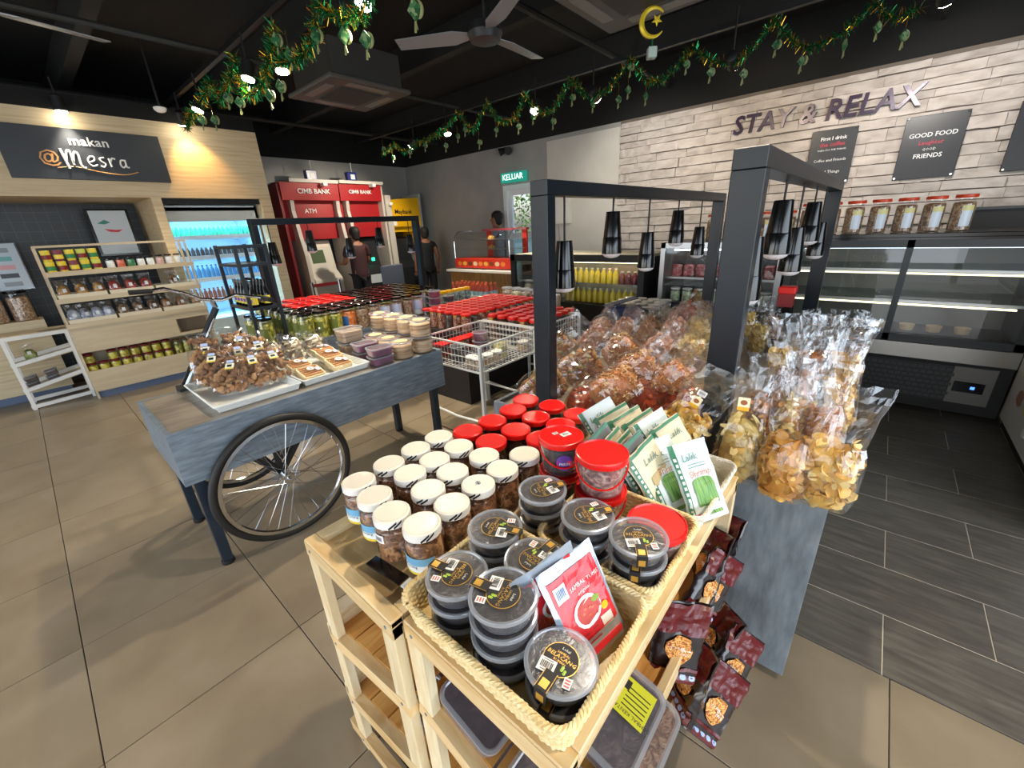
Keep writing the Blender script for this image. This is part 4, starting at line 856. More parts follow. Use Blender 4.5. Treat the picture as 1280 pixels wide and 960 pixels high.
def fillmesh(kind, W, H, D, ms, seed, belly=.55, cnt=110):
    """loose chips packed in the belly"""
    r = random.Random(seed); b = B(); hz = H*belly*.96
    b.mat(ms[0]); prof = [(.55, 0.01), (.8, .12), (.86, .4), (.8, .7), (.55, .93), (.05, 1)]
    b.lathe([(rr*.84, z*hz*.95+.004) for rr, z in prof], 14, sx=W/2, sy=D/2, cap=False)
    for q in range(cnt):
        v = r.uniform(.04, .98); a = r.uniform(0, 2*PI); ww = W/2*(.70+.24*math.sin(PI*v)); dd = D/2*math.sin(PI*min(1, .12+v*.82))**.6
        rad = r.uniform(.70, .82); c = Vector((ww*rad*math.cos(a), dd*rad*math.sin(a), .008+v*hz*.96)); nrm = Vector((math.cos(a)*D, math.sin(a)*W, r.uniform(-.05, .1))).normalized()
        nrm = (nrm+Vector((r.gauss(0, .45), r.gauss(0, .45), r.gauss(0, .45)))).normalized(); e = nrm.orthogonal().normalized(); e = Matrix.Rotation(r.uniform(0, 6.28), 3, nrm) @ e; f = nrm.cross(e)
        b.mat(r.choice(ms))
        if kind == 'chip':
            R = r.uniform(.014, .020); n = 9; ring = [c+e*R*math.cos(2*PI*i/n)*1.1+f*R*math.sin(2*PI*i/n)*.9+nrm*.005*math.cos(4*PI*i/n) for i in range(n)]
            b.add([c-nrm*.002]+ring, [(0, i+1, (i+1) % n+1) for i in range(n)])
        elif kind == 'strip':
            L = r.uniform(.035, .055); w_ = r.uniform(.007, .011); k = 5; vs = []
            for i in range(k+1):
                u = (i/k-.5)*2; bend = nrm*(-.010*u*u); t_ = w_*(1-.6*abs(u)**3); vs += [c+e*u*L/2*1.0+bend+f*t_, c+e*u*L/2+bend+nrm*.002, c+e*u*L/2+bend-f*t_]
            b.add(vs, [(3*i+j, 3*i+3+j, 3*i+4+j, 3*i+1+j) for i in range(k) for j in (0, 1)])
        elif kind == 'twist':
            L = r.uniform(.02, .04); pts = [c+e*L*(t-.5)+f*.006*math.sin(t*9+q)+nrm*.005*math.cos(t*9+q) for t in (0, .2, .4, .6, .8, 1)]; b.tube(pts, .0028, 4)
        elif kind == 'nugget':
            s_ = r.uniform(.007, .012); pts = [c-e*s_*1.6, c-e*s_*.8, c+e*s_*.8, c+e*s_*1.6]; b.tube(pts, [s_*.35, s_*.9, s_*.9, s_*.35], 6)
    return b.mesh('contents', ang=40)
def sticker(W=.028, H=.036, seed=1):
    b = B().mat(plain('sticker_cream', 'f0e2bd', .45)).box(-W/2, W/2, -.0006, 0, 0, H).mat(plain('sticker_gold', 'e2a81e', .45)).box(-W/2, W/2, -.0009, -.0006, 0, H*.28)
    b.mat(plain('sticker_brown', '9a5a2a', .5)); b.add([(W*.3*math.cos(2*PI*i/10), -.001, H*.62+H*.2*math.sin(2*PI*i/10)) for i in range(10)], [tuple(range(10))]); return b.mesh('label', smooth=False)
STK = sticker()
stb = B(); barcode(stb, frame((0, 0, 0), (1, 0, 0), (0, 0, 1)), .026, .018, 8); STB = stb.mesh('price_sticker', smooth=False)
def shift(me, v):
    m2 = me.copy(); m2.transform(Matrix.Translation(v)); return m2
YC = [plain('chip_yellow', 'dcae50', .5), plain('chip_gold', 'c9963c', .5), plain('chip_pale', 'e6cd86', .5)]
YO = [plain('chip_orange', 'd0923c', .5), plain('chip_amber', 'b9822f', .5), plain('chip_gold2', 'd8a850', .5)]
PC = [plain('chip_cream', 'd9bb72', .5), plain('chip_straw', 'c4a050', .5), plain('chip_light', 'e3cd8e', .5)]
BN = [plain('snack_brown', '8d5a30', .5), plain('snack_tan', 'b07a45', .5), plain('snack_dark', '6d4222', .5)]
RD = [plain('cracker_red', '9c3222', .4), plain('cracker_rust', 'b24a2c', .4), plain('cracker_deep', '7a2018', .4)]
OR = [plain('snack_orange', 'b9763f', .5), plain('snack_rust', '9c6236', .5), plain('snack_peach', 'cf9f6c', .5)]
PK = [plain('cracker_pink', 'd9a58c', .5), plain('cracker_salmon', 'c98a6c', .5), plain('cracker_beige', 'e3c2a4', .5)]
W_, H_, D_ = .130, .33, .10
def bagproto(kind, ms, seed, lab=True, code=False, W=W_, H=H_, D=D_, belly=.60, fm=BAGF, cnt=160, labz=.66, labx=-.01):
    parts = [('bag_film', bagmesh(W, H, D, fm, seed, belly)), ('contents', fillmesh(kind, W, H, D, ms, seed, belly, cnt), None, None, 'stuff')]
    if lab: parts.append(('label', shift(STK, (labx, -D*.30-.012, H*labz))))
    if code: parts.append(('price_sticker', shift(STB, (labx+.002, -D*.34-.012, H*(labz+.16)))))
    return ('snack_bag', None, parts)
BP = {'stripY': bagproto('strip', PC+YC[:1], 1), 'stripY2': bagproto('strip', YO[:1]+PC, 2, False), 'chipO': bagproto('chip', YO, 3, False, belly=.55), 'chipY': bagproto('chip', YC, 4, False, belly=.58),
      'chipP': bagproto('chip', PC, 5, False), 'twO': bagproto('twist', OR, 6, False, cnt=150), 'twB': bagproto('twist', BN, 7, False, cnt=150), 'pk': bagproto('chip', PK, 8, False), 'nb': bagproto('nugget', BN+OR[:1], 9, False, cnt=150),
      'rd': bagproto('strip', RD, 10, False, fm=BAGB, W=.20, H=.36, D=.11, belly=.8, cnt=170), 'brL': bagproto('nugget', BN+[plain('snack_olive', '8a7a42', .5)], 12, False, W=.18, H=.34, D=.10, belly=.60, cnt=230), 'orL': bagproto('twist', OR+[plain('snack_straw', 'd8b37a', .5)], 13, False, W=.18, H=.34, D=.10, belly=.60, cnt=210),
      'ye': bagproto('chip', YC, 14, True, True, W=.17, H=.33, D=.09, belly=.55, labz=.60)}
COLN = {'stripY': 'pale banana strips', 'stripY2': 'golden banana strips', 'chipO': 'orange round chips', 'chipY': 'yellow potato crisps', 'chipP': 'cream coloured chips', 'twO': 'orange twisted snacks', 'twB': 'brown twisted snacks', 'pk': 'pink prawn crackers', 'nb': 'brown nuggets', 'rd': 'dark red crackers', 'brL': 'brown nuggets', 'orL': 'orange snack sticks', 'ye': 'yellow chips'}
def bag(k, loc, rot, where, sc=1): place(BP[k], 'bag of %s %s' % (COLN[k], where), 'snack bag', loc, 0, 'clear snack bags on the chip cart', rot=rot, sc=sc)
ZT = .724
# right hand column: three upright bags in front, more behind, leaning
FR = [('stripY', (912, 605), (930, 470), 'front left beside the gate post, orange label on it'), ('chipO', (968, 628), (998, 468), 'in the middle of the front row'), ('chipY', (1022, 640), (1040, 478), 'front right at the cart corner')]
for (k, b_, t_, wh), rt in zip(FR, ((-.10, .02, .25), (-.06, .0, -.1), (-.05, .03, .15))):
    p_ = at(b_[0], b_[1], 'z', ZT); bag(k, (p_.x, p_.y+.035, ZT+.002), rt, wh, 1.1)
rows = [(1.53, 1.0, ['nb', 'stripY2', 'twO']), (1.74, 1.0, ['twB', 'pk', 'chipY']), (1.96, 1.0, ['chipP', 'twO', 'chipY']), (2.2, 1.0, ['pk', 'twB', 'twO']), (2.45, 1.0, ['chipP', 'pk', 'nb']), (2.72, 1, ['pk', 'chipP', 'pk']), (3.0, 1, ['pk', 'twB', 'chipP'])]
for j, (y, s_, ks) in enumerate(rows):
    for i, k in enumerate(ks):
        x = -.195+.082*i+(.02 if j % 2 else 0)
        if j > 4: x = -.19+.085*i
        zz = ZT+.004+min(.09, .03*j) if y < 2.1 else ZT+.01; ss = 1 if y < 2.1 else .9 if y < 2.6 else .7
        bag(k, (x, y+rnd.uniform(-.02, .02), zz), (rnd.uniform(-.25, -.05), rnd.uniform(-.12, .12)+.10*(i-1), .1+rnd.uniform(-.5, .5)), '%s from left, row %s behind the front bags' % (ORD[i], ('one', 'two', 'three', 'four', 'five', 'six', 'seven')[j]), ss)
# between the gates: bags lying, tops towards the right rear
mid = [('rd', (705, 545), (835, 505), .03, 'lying lengthwise in front between gate posts'), ('brL', (655, 500), (745, 440), .03, 'poking out left of the near left post'),
       ('ye', (835, 562), (905, 458), .02, 'lying front right between the posts, gold label and barcode'), ('orL', (742, 500), (850, 440), .07, 'on the red crackers in the second row'), ('brL', (700, 470), (790, 425), .07, 'in the middle of the left heap'),
       ('brL', (685, 452), (735, 400), .06, 'left, next to the gate post'), ('orL', (770, 478), (860, 425), .09, 'third row centre, with loose clear top'), ('twO', (820, 490), (890, 430), .10, 'third row right beside the second gate post'),
       ('pk', (725, 440), (770, 392), .05, 'with clear flap, left rear of the heap'), ('orL', (760, 452), (815, 402), .08, 'fourth row middle'), ('pk', (805, 452), (858, 400), .10, 'fourth row right with long clear flap'), ('chipP', (845, 455), (895, 398), .11, 'beside the tall gate post, fourth row'),
       ('pk', (770, 425), (800, 382), .06, 'rear row left'), ('twB', (800, 425), (835, 380), .08, 'rear row, second'), ('pk', (830, 425), (868, 382), .10, 'rear row, third'), ('chipP', (860, 422), (893, 384), .11, 'rear row right before the far gate post'), ('orL', (745, 418), (775, 392), .04, 'rear left corner of the cart'), ('rd', (835, 412), (880, 380), .06, 'rearmost behind the heap')]
def lie(k, p, d, wh):
    U = Vector(d).normalized(); v = Vector((.25, -.6, 1)); y = -(v-U*v.dot(U)).normalized(); bag(k, p, Matrix((y.cross(U), y, U)).transposed().to_euler(), wh)
lie('rd', (-.91, 1.40, .785), (1, .06, .04), 'lying lengthwise in front between gate posts')
lie('rd', (-.70, 1.47, .83), (1, .10, .10), 'lying over the front one, rear end right')
lie('rd', (-.88, 1.58, .80), (1, .15, .08), 'behind the front two, left')
for k, b_, t_, dz, wh in mid[1:]:
    H = .34; l_, e_ = stand(b_, ZT+dz+.03, t_, H, None, None)
    bag(k, l_, e_, wh)
for i in range(9):
    x, y = -.82+.16*(i % 3)+.04*(i//3), 2.35+.34*(i//3)
    bag(('pk', 'chipP', 'twB', 'nb', 'pk', 'chipP')[i % 6], (x, y, ZT+.012), (rnd.uniform(-.3, -.1), rnd.uniform(-.2, .2), rnd.uniform(-.5, .5)), 'standing %s from left, rear row %s between the gates' % (ORD[i % 3], ('one', 'two', 'three')[i//3]), .85)
# red tray and a dark jar at the rear of the right column
rb = thing('snack_box', 'red-rimmed black snack box standing among the bags before the far right post', 'box', (-.40, 3.10, ZT))
ob('box_body', B().mat(DRED).box(-.04, .04, -.04, .04, .22, .30).mat(BLK).box(-.042, .042, -.042, .042, 0, .22, b=.004).mesh('body', smooth=False), rb)
ob('lid', B().mat(RED).box(-.046, .046, -.046, .046, .30, .345, b=.006).mesh('lid', smooth=False), rb)
# ------------------------------------------------------------------ goods on the left vending cart
WTR = plain('white_tray_plastic', 'e4e6e2', .45)
tr = basket(.53, .395, .035, .012, WTR, rows=4, pitch=.02, amp=.002, flare=.02, rimr=.004, name='white_tray')
place(tr, 'near white woven tray of nugget bags on the left cart', 'tray', (-2.445, .59, .7505))
place(tr, 'far white woven tray of cake packs on the left cart', 'tray', (-2.455, 1.0, .7505))
NUGM = [plain('pastry_brown', '9c7048', .55), plain('pastry_gold', 'b58a5c', .55), plain('pastry_dark', '7d5638', .55)]
def nug_fill(seed, W=.15, H=.25, D=.08):
    r = random.Random(seed); b = B()
    for q in range(95):
        a = r.uniform(0, 6.28); c = Vector((r.uniform(-.40, .40)*W, (r.random()-.5)*D*.45, r.uniform(.04, .84)*H)); e = Vector((math.cos(a), .3*r.uniform(-1, 1), math.sin(a))).normalized()*.020
        b.mat(r.choice(NUGM)).tube([c-e, c-e*.45, c+e*.45, c+e], [.004, .0115, .0115, .004], 7)
    return b.mesh('contents', ang=60)
LBT = B().mat(plain('tray_label', 'e9e6cf', .5)).box(-.02, .02, -.001, 0, -.018, .018).mat(LY).box(-.02, .02, -.0015, -.001, -.018, -.010).mat(INK).box(-.012, .010, -.0015, -.001, -.004, .010).mat(plain('bluish_tag', 'b9c8ea', .5)).box(-.018, .014, -.0018, -.0008, .022, .038).mesh('label', smooth=False)
NB = [('snack_bag', None, [('bag_film', bagmesh(.165, .26, .085, BAGF, 40+i, .8)), ('contents', nug_fill(50+i), None, None, 'stuff'), ('label', shift(LBT, (.01, -.047, .13)))]) for i in range(3)]
def lay(proto, x, y, z, rx, rz, lbl, cat='snack bag', grp='bags and packs in the white trays', ry=0): place(proto, lbl, cat, (x, y, z), 0, grp, rot=(rx, ry, rz))
TD = PI/2  # fronts look to +x
for i, (x, y, rx, rz, l) in enumerate(((-2.36, .50, -.95, .95, 'front left in the near white tray, label bright'), (-2.33, .63, -.90, 1.35, 'front middle in the near white tray'), (-2.34, .745, -.95, 1.45, 'front right in the near white tray'), (-2.50, .47, -.85, 1.0, 'second row left in the near white tray'), (-2.50, .62, -.8, 1.3, 'second row middle in the near white tray'), (-2.52, .74, -.75, 1.5, 'second row right in the near white tray'), (-2.62, .5, -.6, 1.2, 'rear left in the near white tray'), (-2.62, .68, -.6, 1.4, 'rear right in the near white tray'))):
    lay(NB[i % 3], x, y, .775+(.03 if i > 2 else .012)+(.02 if i > 5 else 0), rx, rz, 'clear bag of brown pastry nuggets '+l)
SLC = [plain('cake_cream', 'e4cfa2', .6), plain('cake_brown', 'b5793f', .6)]
def cake():
    b = B().mat(SLC[0]).rrect(.12, .12, .015, 0, .03).mat(SLC[1]); 
    for q in range(5): b.box(-.05+.0225*q, -.035+.0225*q, -.052, .052, .03, .036, b=.003)
    f = B().mat(BAGF); r = random.Random(2); n = 10
    f.add([((i/n-.5)*.16, (j/n-.5)*.16, .042*math.sin(PI*min(1, max(0, i/n)))**.4*math.sin(PI*j/n)**.4+.004*noise.noise(Vector((i, j, 0))*.9)) for j in range(n+1) for i in range(n+1)], [(j*(n+1)+i, j*(n+1)+i+1, (j+1)*(n+1)+i+1, (j+1)*(n+1)+i) for j in range(n) for i in range(n)])
    l = B().mat(PAPER).add([(.02*math.cos(2*PI*i/14), .02*math.sin(2*PI*i/14), .046) for i in range(14)], [tuple(range(14))]).mat(RED).box(-.012, .012, -.004, .004, .0462, .0465).mat(plain('bluish_tag', 'b9c8ea')).box(.0, .035, .022, .042, .044, .0445)
    return ('cake_pack', None, [('cakes', b.mesh('cakes')), ('wrapper', f.mesh('wrapper', ang=60)), ('label', l.mesh('label', smooth=False))])
CK = cake()
for i, (x, y, ry, rz, l) in enumerate(((-2.32, .90, .25, 1.5, 'front left in the far white tray'), (-2.32, 1.07, .25, 1.7, 'front right in the far white tray'), (-2.45, .89, .2, 1.4, 'second row left in the far white tray'), (-2.45, 1.08, .2, 1.65, 'second row right in the far white tray'), (-2.57, 1.09, .1, 1.5, 'rear right in the far white tray'))):
    place(CK, 'flat wrapped pack of pale cakes '+l, 'cake pack', (x, y, .765+.012*i), 0, 'bags and packs in the white trays', rot=(0, ry*.9, 0))
DK = ('snack_bag', None, [('bag_film', bagmesh(.15, .2, .07, BAGF, 60, .8)), ('contents', fillmesh('strip', .15, .2, .07, [plain('dried_grey', '8a7862', .6), plain('dried_cream', 'd9cfb4', .6)], 61, .8, 80), None, None, 'stuff')])
for i in range(3): lay(DK, -2.60+.02*i, .84+.12*i, .79, -.7, 1.5, 'bag of grey dried strips behind the cake packs, %s from left' % ORD[i])
# kuih containers, purple tubs
KU = grain('layered_biscuit', ['8d6f52', 'bd9c78', 'd9c3a4'], (2, 2, 60), 1, 2, .6, .5, .4, bscale=.006)
def kuih(R=.072, H=.105): n = 28; return ('biscuit_container', None, [('tub_body', B().mat(CLEAR).lathe([(R*.94, 0), (R*.96, .002), (R, H-.008)], n).mesh('body')), ('contents', B().mat(KU).lathe([(R*.9, .003), (R*.93, .010), (R*.88, .020), (R*.94, .031), (R*.88, .043), (R*.95, .054), (R*.89, .066), (R*.94, .079), (R*.7, .090), (.001, .090)], n).mesh('contents')), ('lid', B().mat(RIMP).lathe([(R*1.0, H-.008), (R*1.03, H-.006), (R*1.03, H), (R*.98, H+.002), (R*.95, H)], n, cap=False).mat(CLEAR).lathe([(R*.95, H), (.001, H)], n, cap=False).mesh('lid')), ('round_label', B().mat(plain('kuih_label', 'd9b48a', .5)).lathe([(R*.6, H+.0015), (.001, H+.0018)], n, cap=False).mesh('label'))])
KB = kuih()
for i, (x, y, n) in enumerate(((-2.205, 1.60, 2), (-2.36, 1.61, 2), (-2.515, 1.61, 2), (-2.67, 1.60, 2), (-2.205, 1.44, 1), (-2.36, 1.45, 1), (-2.515, 1.45, 1))):
    for k in range(n): place(KB, '%s round biscuit container, %s, on the left cart end' % (('lower', 'upper')[k] if n > 1 else 'single', ('front right corner', 'rear row second', 'rear row third', 'rear row fourth', 'row before, nearest the edge', 'row before, middle', 'row before, inner')[i]), 'biscuit tub', (x, y, .7505+.1075*k), 0, 'biscuit containers on the left cart')
PUR = grain('purple_jelly', ['5a1d3c', '7c2f52', '99507a'], nscale=20, bump=.2, rough=.35)
PR = rtub(.15, .11, .05, PUR, False); PRL = rtub(.16, .13, .085, KU, False)
for i, (x, y, z, l) in enumerate(((-2.21, 1.285, .7505, 'lower purple tub at the cart edge beside the far tray'), (-2.21, 1.285, .805, 'upper purple tub at the cart edge beside the far tray'), (-2.39, 1.29, .7505, 'lower purple tub of the inner stack'), (-2.39, 1.29, .805, 'upper purple tub of the inner stack'))): place(PR, l, 'tub', (x, y, z), PI/2*0+1.5, 'purple tubs on the left cart')
place(PRL, 'tall clear box of cream biscuits behind the purple tubs, lower', 'biscuit box', (-2.58, 1.30, .7505), 1.5)
place(PRL, 'tall clear box of cream biscuits behind the purple tubs, upper', 'biscuit box', (-2.58, 1.30, .840), 1.55)
# ------------------------------------------------------------------ white wire bins
def wirebin(x0, x1, y0, y1, z0, z1, label):
    o = thing('wire_bin', label, 'wire bin', (x0, y0, 0)); W, L = x1-x0, y1-y0
    for x in (0, W):
        for y in (0, L): ob('leg', B().bar((x, y, 0), (x, y, z1-.005), .022).mesh('leg', WIRE, smooth=False), o)
    r = B()
    for z in (z0, z1): 
        for p, q in (((0, 0), (W, 0)), ((W, 0), (W, L)), ((W, L), (0, L)), ((0, L), (0, 0))): r.bar((*p, z), (*q, z), .012)
    ob('rim', r.mesh('rim', smooth=False, m=WIRE), o)
    m = B(); k = int(W/.035)
    for i in range(1, k): x = W*i/k; [m.cyl((x, y, z0), (x, y, z1), .0022, n=4) for y in (0, L)]; m.cyl((x, 0, z0), (x, L, z0), .0022, n=4)
    k = int(L/.035)
    for i in range(1, k): y = L*i/k; [m.cyl((x, y, z0), (x, y, z1), .0022, n=4) for x in (0, W)]; m.cyl((0, y, z0), (W, y, z0), .0022, n=4)
    k = 4
    for j in range(1, k): z = z0+(z1-z0)*j/k; [m.cyl((*p, z), (*q, z), .0022, n=4) for p, q in (((0, 0), (W, 0)), ((W, 0), (W, L)), ((W, L), (0, L)), ((0, L), (0, 0)))]
    me = ob('wire_mesh', m.mesh('wire_mesh', WIRE), o); me['kind'] = 'stuff'
    br = B(); br.tube([(W, 0, .18), (W*.5, 0, .16), (0, 0, .18)], .009, 8).tube([(W, L, .18), (0, L, .18)], .009, 8); ob('brace', br.mesh('brace', WIRE), o)['kind'] = 'stuff'
wirebin(-2.52, -1.93, 1.86, 2.47, .56, .75, 'near white wire bin on legs with purple tubs in it')
wirebin(-2.52, -1.93, 2.50, 3.12, .56, .75, 'far white wire bin on legs filled with red-lidded jars')
def sqt(cont, R=.055, H=.045): return ('round_tub', None, [('tub_body', B().mat(TUBP).lathe([(R*.88, 0), (R*.9, .002), (R*.98, H-.004)], 28).mesh('b')), ('contents', B().mat(cont).lathe([(R*.84, .002), (R*.92, H-.008), (.001, H-.006)], 28).mesh('c')), ('lid', B().mat(RIMP).lathe([(R, H-.006), (R*1.04, H-.004), (R*1.04, H), (R*.96, H+.002), (R*.9, H)], 28, cap=False).mat(CLEAR).lathe([(R*.9, H), (.001, H)], 28, cap=False).mesh('l'))])
TP, TY, TK = sqt(PUR, .062, .065), sqt(grain('yellow_bits', ['a8963a', 'd9cf6a', 'e8e3a0'], nscale=60, bump=.5), .06, .06), sqt(DKPASTE, .062, .06)
FLR = .566
for nm, pr, x, y, z, l in (('a', TP, -2.20, 2.14, FLR+.13, 'upper'), ('b', TP, -2.20, 2.14, FLR+.062, 'middle'), ('c', TP, -2.20, 2.14, FLR-.004, 'lowest')): place(pr, '%s purple round tub stacked in the near wire bin' % l, 'tub', (x, y, z+.004), 0, 'purple tubs in the near wire bin')
place(TY, 'yellow round tub right of the purple stack in the near wire bin', 'tub', (-2.06, 2.2, FLR+.065)); place(TY, 'yellow round tub under the other one in the near wire bin', 'tub', (-2.06, 2.2, FLR+.001))
place(TK, 'dark round tub at the front of the near wire bin, upper', 'tub', (-2.26, 1.96, FLR+.065)); place(TK, 'dark round tub at the front of the near wire bin, lower', 'tub', (-2.26, 1.96, FLR+.001))
RBX = rtub(.15, .11, .05, REDNUT, False); RBX = ('food_box', None, RBX[2][:2]+[('lid', B().mat(RED).rrect(.153, .113, .02, .046, .058).mesh('lid'))])
for i in range(3):
    for k in range(2): place(RBX, '%s of two red-lidded boxes, %s in the near wire bin' % (('lower', 'upper')[k], ('front left', 'middle left', 'rear left')[i]), 'box', (-2.42, 1.96+.16*i, FLR+.065*k+.001), 1.57, 'red-lidded boxes in the near bin')
GRB = grain('granola', ['8b6f52', 'b99c78', 'ded0b4'], nscale=70, bump=.6)
SMJ = jar(.045, .07, WHITE, GRB, .014, .043)
for i in range(5):
    for j in range(2): place(SMJ, 'small clear granola jar low in the near wire bin, %s from the %s corner' % (ORD[i], ('right', 'left')[j]), 'jar', (-2.02-.0*i+.03*(j)-.09*j, 1.92+.1*i if j == 0 else 1.92+.1*i, FLR+.001) if not (1.9+.1*i > 2.1 and j == 0) else (-2.02, 2.31+.06*(i-2), FLR+.001), 0, 'granola jars low in the near bin') if not (j and i > 0 or (j == 0 and i in (3,))) else None
# dark table with red lidded jars
t = thing('draped_table', 'low table with a dark brown cloth behind the wire bins', 'table', (-2.85, 2.30, 0))
ob('table_top', B().box(-.33, .30, 0, 1.35, .63, .66).mesh('top', plain('table_dark', '2a211d', .6), smooth=False), t)
ob('cloth_skirt', B().box(-.32, .29, .01, 1.34, .0, .63).mesh('skirt', plain('cloth_brown', '1d1614', .8), smooth=False), t)
JRR = jar(.046, .145, RED, REDNUT, .018, .046, n=16, name='food_jar'); JRR2 = jar(.046, .145, RED, DKSEED, .018, .046, n=16)
LBG = plain('gold_band', 'c9a14a', .4, .3)
JRR[2].append(('gold_seal', B().mat(LBG).wrap(.0475, .13, .146, -1.6, -.9, 4).mesh('seal')))
for i in range(6):
    for j in range(10):
        x, y = -3.12+.105*i, 2.37+.1*j
        place(JRR if (i+j) % 3 else JRR2, 'red-lidded jar on the draped table, %s from left in the %s row from the front' % (ORD[i], ORD[j]), 'jar', (x, y, .6605), 0, 'red-lidded jars on the draped table')
for i in range(5):
    for j in range(6): place(JRR2 if (i+j) % 3 else JRR, 'red-lidded jar in the far wire bin, %s from left, %s row from the front' % (ORD[i], ORD[j]), 'jar', (-2.46+.115*i, 2.565+.1*j, .5665), 0, 'red-lidded jars in the far bin', sc=(1, 1, 1.42))
CJ = [jar(.06, .19, RIMP, grain('cream_bits', ['c9b27a', 'e6d9a8', 'f2ecd0'], nscale=50, bump=.5), .018, .058), jar(.06, .19, RIMP, GRB, .018, .058), jar(.06, .19, RIMP, REDNUT, .018, .058)]
for i in range(6): place(CJ[(1, 0, 1, 2, 0, 1)[i]], 'tall clear jar behind the red lids, %s from the left' % ORD[i], 'jar', (-3.11+.13*i, 3.50, .6605), 0, 'tall clear jars behind the red lids')
# boxes and jars right of the near left gate post
s2 = thing('side_table', 'low dark table with brown jars right of the wire bins', 'table', (-1.62, 3.35, 0))
ob('table_top', B().box(-.25, .25, 0, .6, .60, .63).mesh('top', plain('table_dark', '2a211d'), smooth=False), s2); ob('cloth_skirt', B().box(-.24, .24, .01, .59, 0, .60).mesh('s', plain('cloth_navy', '141a30', .8), smooth=False), s2)
BJ = jar(.055, .15, plain('silver_lid', 'b8b4ac', .35, .6), grain('dark_granola', ['2c241a', '6b573c', 'a8916a'], nscale=60, bump=.7), .016, .052)
for i in range(4):
    for j in range(4): place(BJ, 'silver-lidded granola jar on the side table, %s from left, %s row' % (ORD[i], ORD[j]), 'jar', (-1.79+.118*i, 3.43+.13*j, .6305), 0, 'granola jars right of the wire bins')
nb = thing('navy_box', 'navy blue box tilted behind the heap of bags', 'box', (-1.55, 3.18, 0)); nb.rotation_euler = (0, 0, .3)
ob('box_body', B().box(-.14, .14, -.08, .08, 0, .84, b=.01).mesh('b', NAVY, smooth=False), nb); ob('flap', B().bar((-.14, -.06, .84), (.10, .06, .90), .10, .006).mesh('f', NAVY, smooth=False), nb)
# ------------------------------------------------------------------ far jar cart
c = thing('jar_cart', 'far grey laminate cart crowded with black-lidded jars', 'cart', (-4.40, 1.25, 0))
ob('front_board', B().box(0, 1.2, 0, .02, .50, .75).mesh('b', LAMH, smooth=False), c); ob('side_board', B().box(1.18, 1.2, .02, 2.0, .50, .75).mesh('b', LAMH, smooth=False), c)
ob('side_board', B().box(0, .02, .02, 2.0, .50, .75).mesh('b', LAMH, smooth=False), c); ob('back_board', B().box(0, 1.2, 2.0, 2.02, .50, .75).mesh('b', LAMH, smooth=False), c)
ob('top_board', B().box(.02, 1.18, .02, 2.0, .72, .745).mesh('t', LAMT, smooth=False), c)
for x in (.06, 1.14):
    for y in (.08, 1.94): ob('leg', B().box(x-.025, x+.025, y-.025, y+.025, 0, .72).mesh('leg', LEGB, smooth=False), c)
def bigjar(lid, cont, label=None, R=.056, H=.19, ltxt=None): return jar(R, H, lid, cont, .02, R*.93, False, label, ltxt, n=18)
GY = grain('green_yellow_snack', ['4a5212', '9c9a2e', 'd9cf5c'], (1, 1, .6), 45, 3, .5, .6, .6, lo=.38, hi=.62); OC = grain('orange_cubes', ['a04a12', 'd9782e', 'eba45c'], nscale=40, bump=.5); MIXB = grain('mixed_bits', ['5a4030', '9a7a5a', 'd0b89a'], nscale=55, bump=.7)
V1 = (.02, .15, [(LW, .3), (plain('label_lilac', 'c8cfe6', .4), .7)], -2.2, .2); V2 = (.05, .13, [(BLU, 1)], -1.6, -.6)
J1, J2, J3, J4, J5 = bigjar(BLK, GY, (.05, .13, [(plain('label_olive', '6d7424', .5), 1)], -2.0, -.2)), bigjar(BLK, OC, V2), bigjar(BLK, MIXB, V1), bigjar(RED, MIXB), bigjar(BLK, MIXB)
k = 0
for i in range(9):
    for j in range(13):
        x, y = -3.27-.125*i, 1.32+.118*j
        if abs(x+4.04) < .07 and (y < 1.45): continue
        if i > 7 or (y > 2.45 and i < 2): continue
        if i == 0: pr, nm = ((J1, 'black-lidded jar of green-yellow snack'), (J1, 'black-lidded jar of green-yellow snack'), (J1, 'black-lidded jar of green-yellow snack'), (J2, 'black-lidded jar with orange content and blue label'), (J5, 'black-lidded jar of brown mix'), (J5, 'black-lidded jar of brown mix'), (J3, 'black-lidded jar with a pale lilac label'), (J3, 'black-lidded jar with a pale lilac label'), (J5, 'black-lidded jar of brown mix'), (J3, 'black-lidded jar with a pale lilac label'))[j % 10]
        elif j == 0: pr, nm = J1, 'black-lidded jar of green-yellow snack'
        elif i > 2 and j < 6: pr, nm = J4, 'red-lidded jar of brown mix'
        else: pr, nm = (J5, J3, J1)[(i+j) % 3], 'black-lidded jar'
        if pr is J4: lb = 'red-lidded jar on the far cart, %s row back, %s from its left end' % (ORD[i], ORD[j])
        elif i == 0: lb = '%s, %s from left along the far cart edge' % (nm, ORD[j])
        else: lb = 'black-lidded jar on the far cart, %s row back, %s from its left end' % (ORD[i], ORD[j])
        place(pr, lb, 'jar', (x, y, .7455), 0, 'red-lidded jars on the far cart' if pr is J4 else 'jars along the near edge of the far cart' if i == 0 else 'black-lidded jars on the far cart')
for i, (x, y) in enumerate(((-3.28, 2.60), (-3.28, 2.78), (-3.44, 2.68))):
    for k in range(3 if i == 0 else 2): place(TP if i == 0 else TK, '%s round tub, %s stack at the right end of the far cart' % (ORD[k], ('purple', 'dark front', 'dark rear')[i]), 'tub', (x, y, .7455+.0675*k), 0, 'tubs on the far cart')
YJ = jar(.035, .12, YEL, grain('blue_mix', ['3a5c6a', '7a9a9c', 'd0c8a8'], nscale=40, bump=.4), .03, .035)
for i in range(5): place(YJ, 'yellow-capped jar on the far cart, %s from the left' % ORD[i], 'jar', (-3.45-.0*i, 2.86+.085*i, .7455), 0, 'yellow-capped jars')
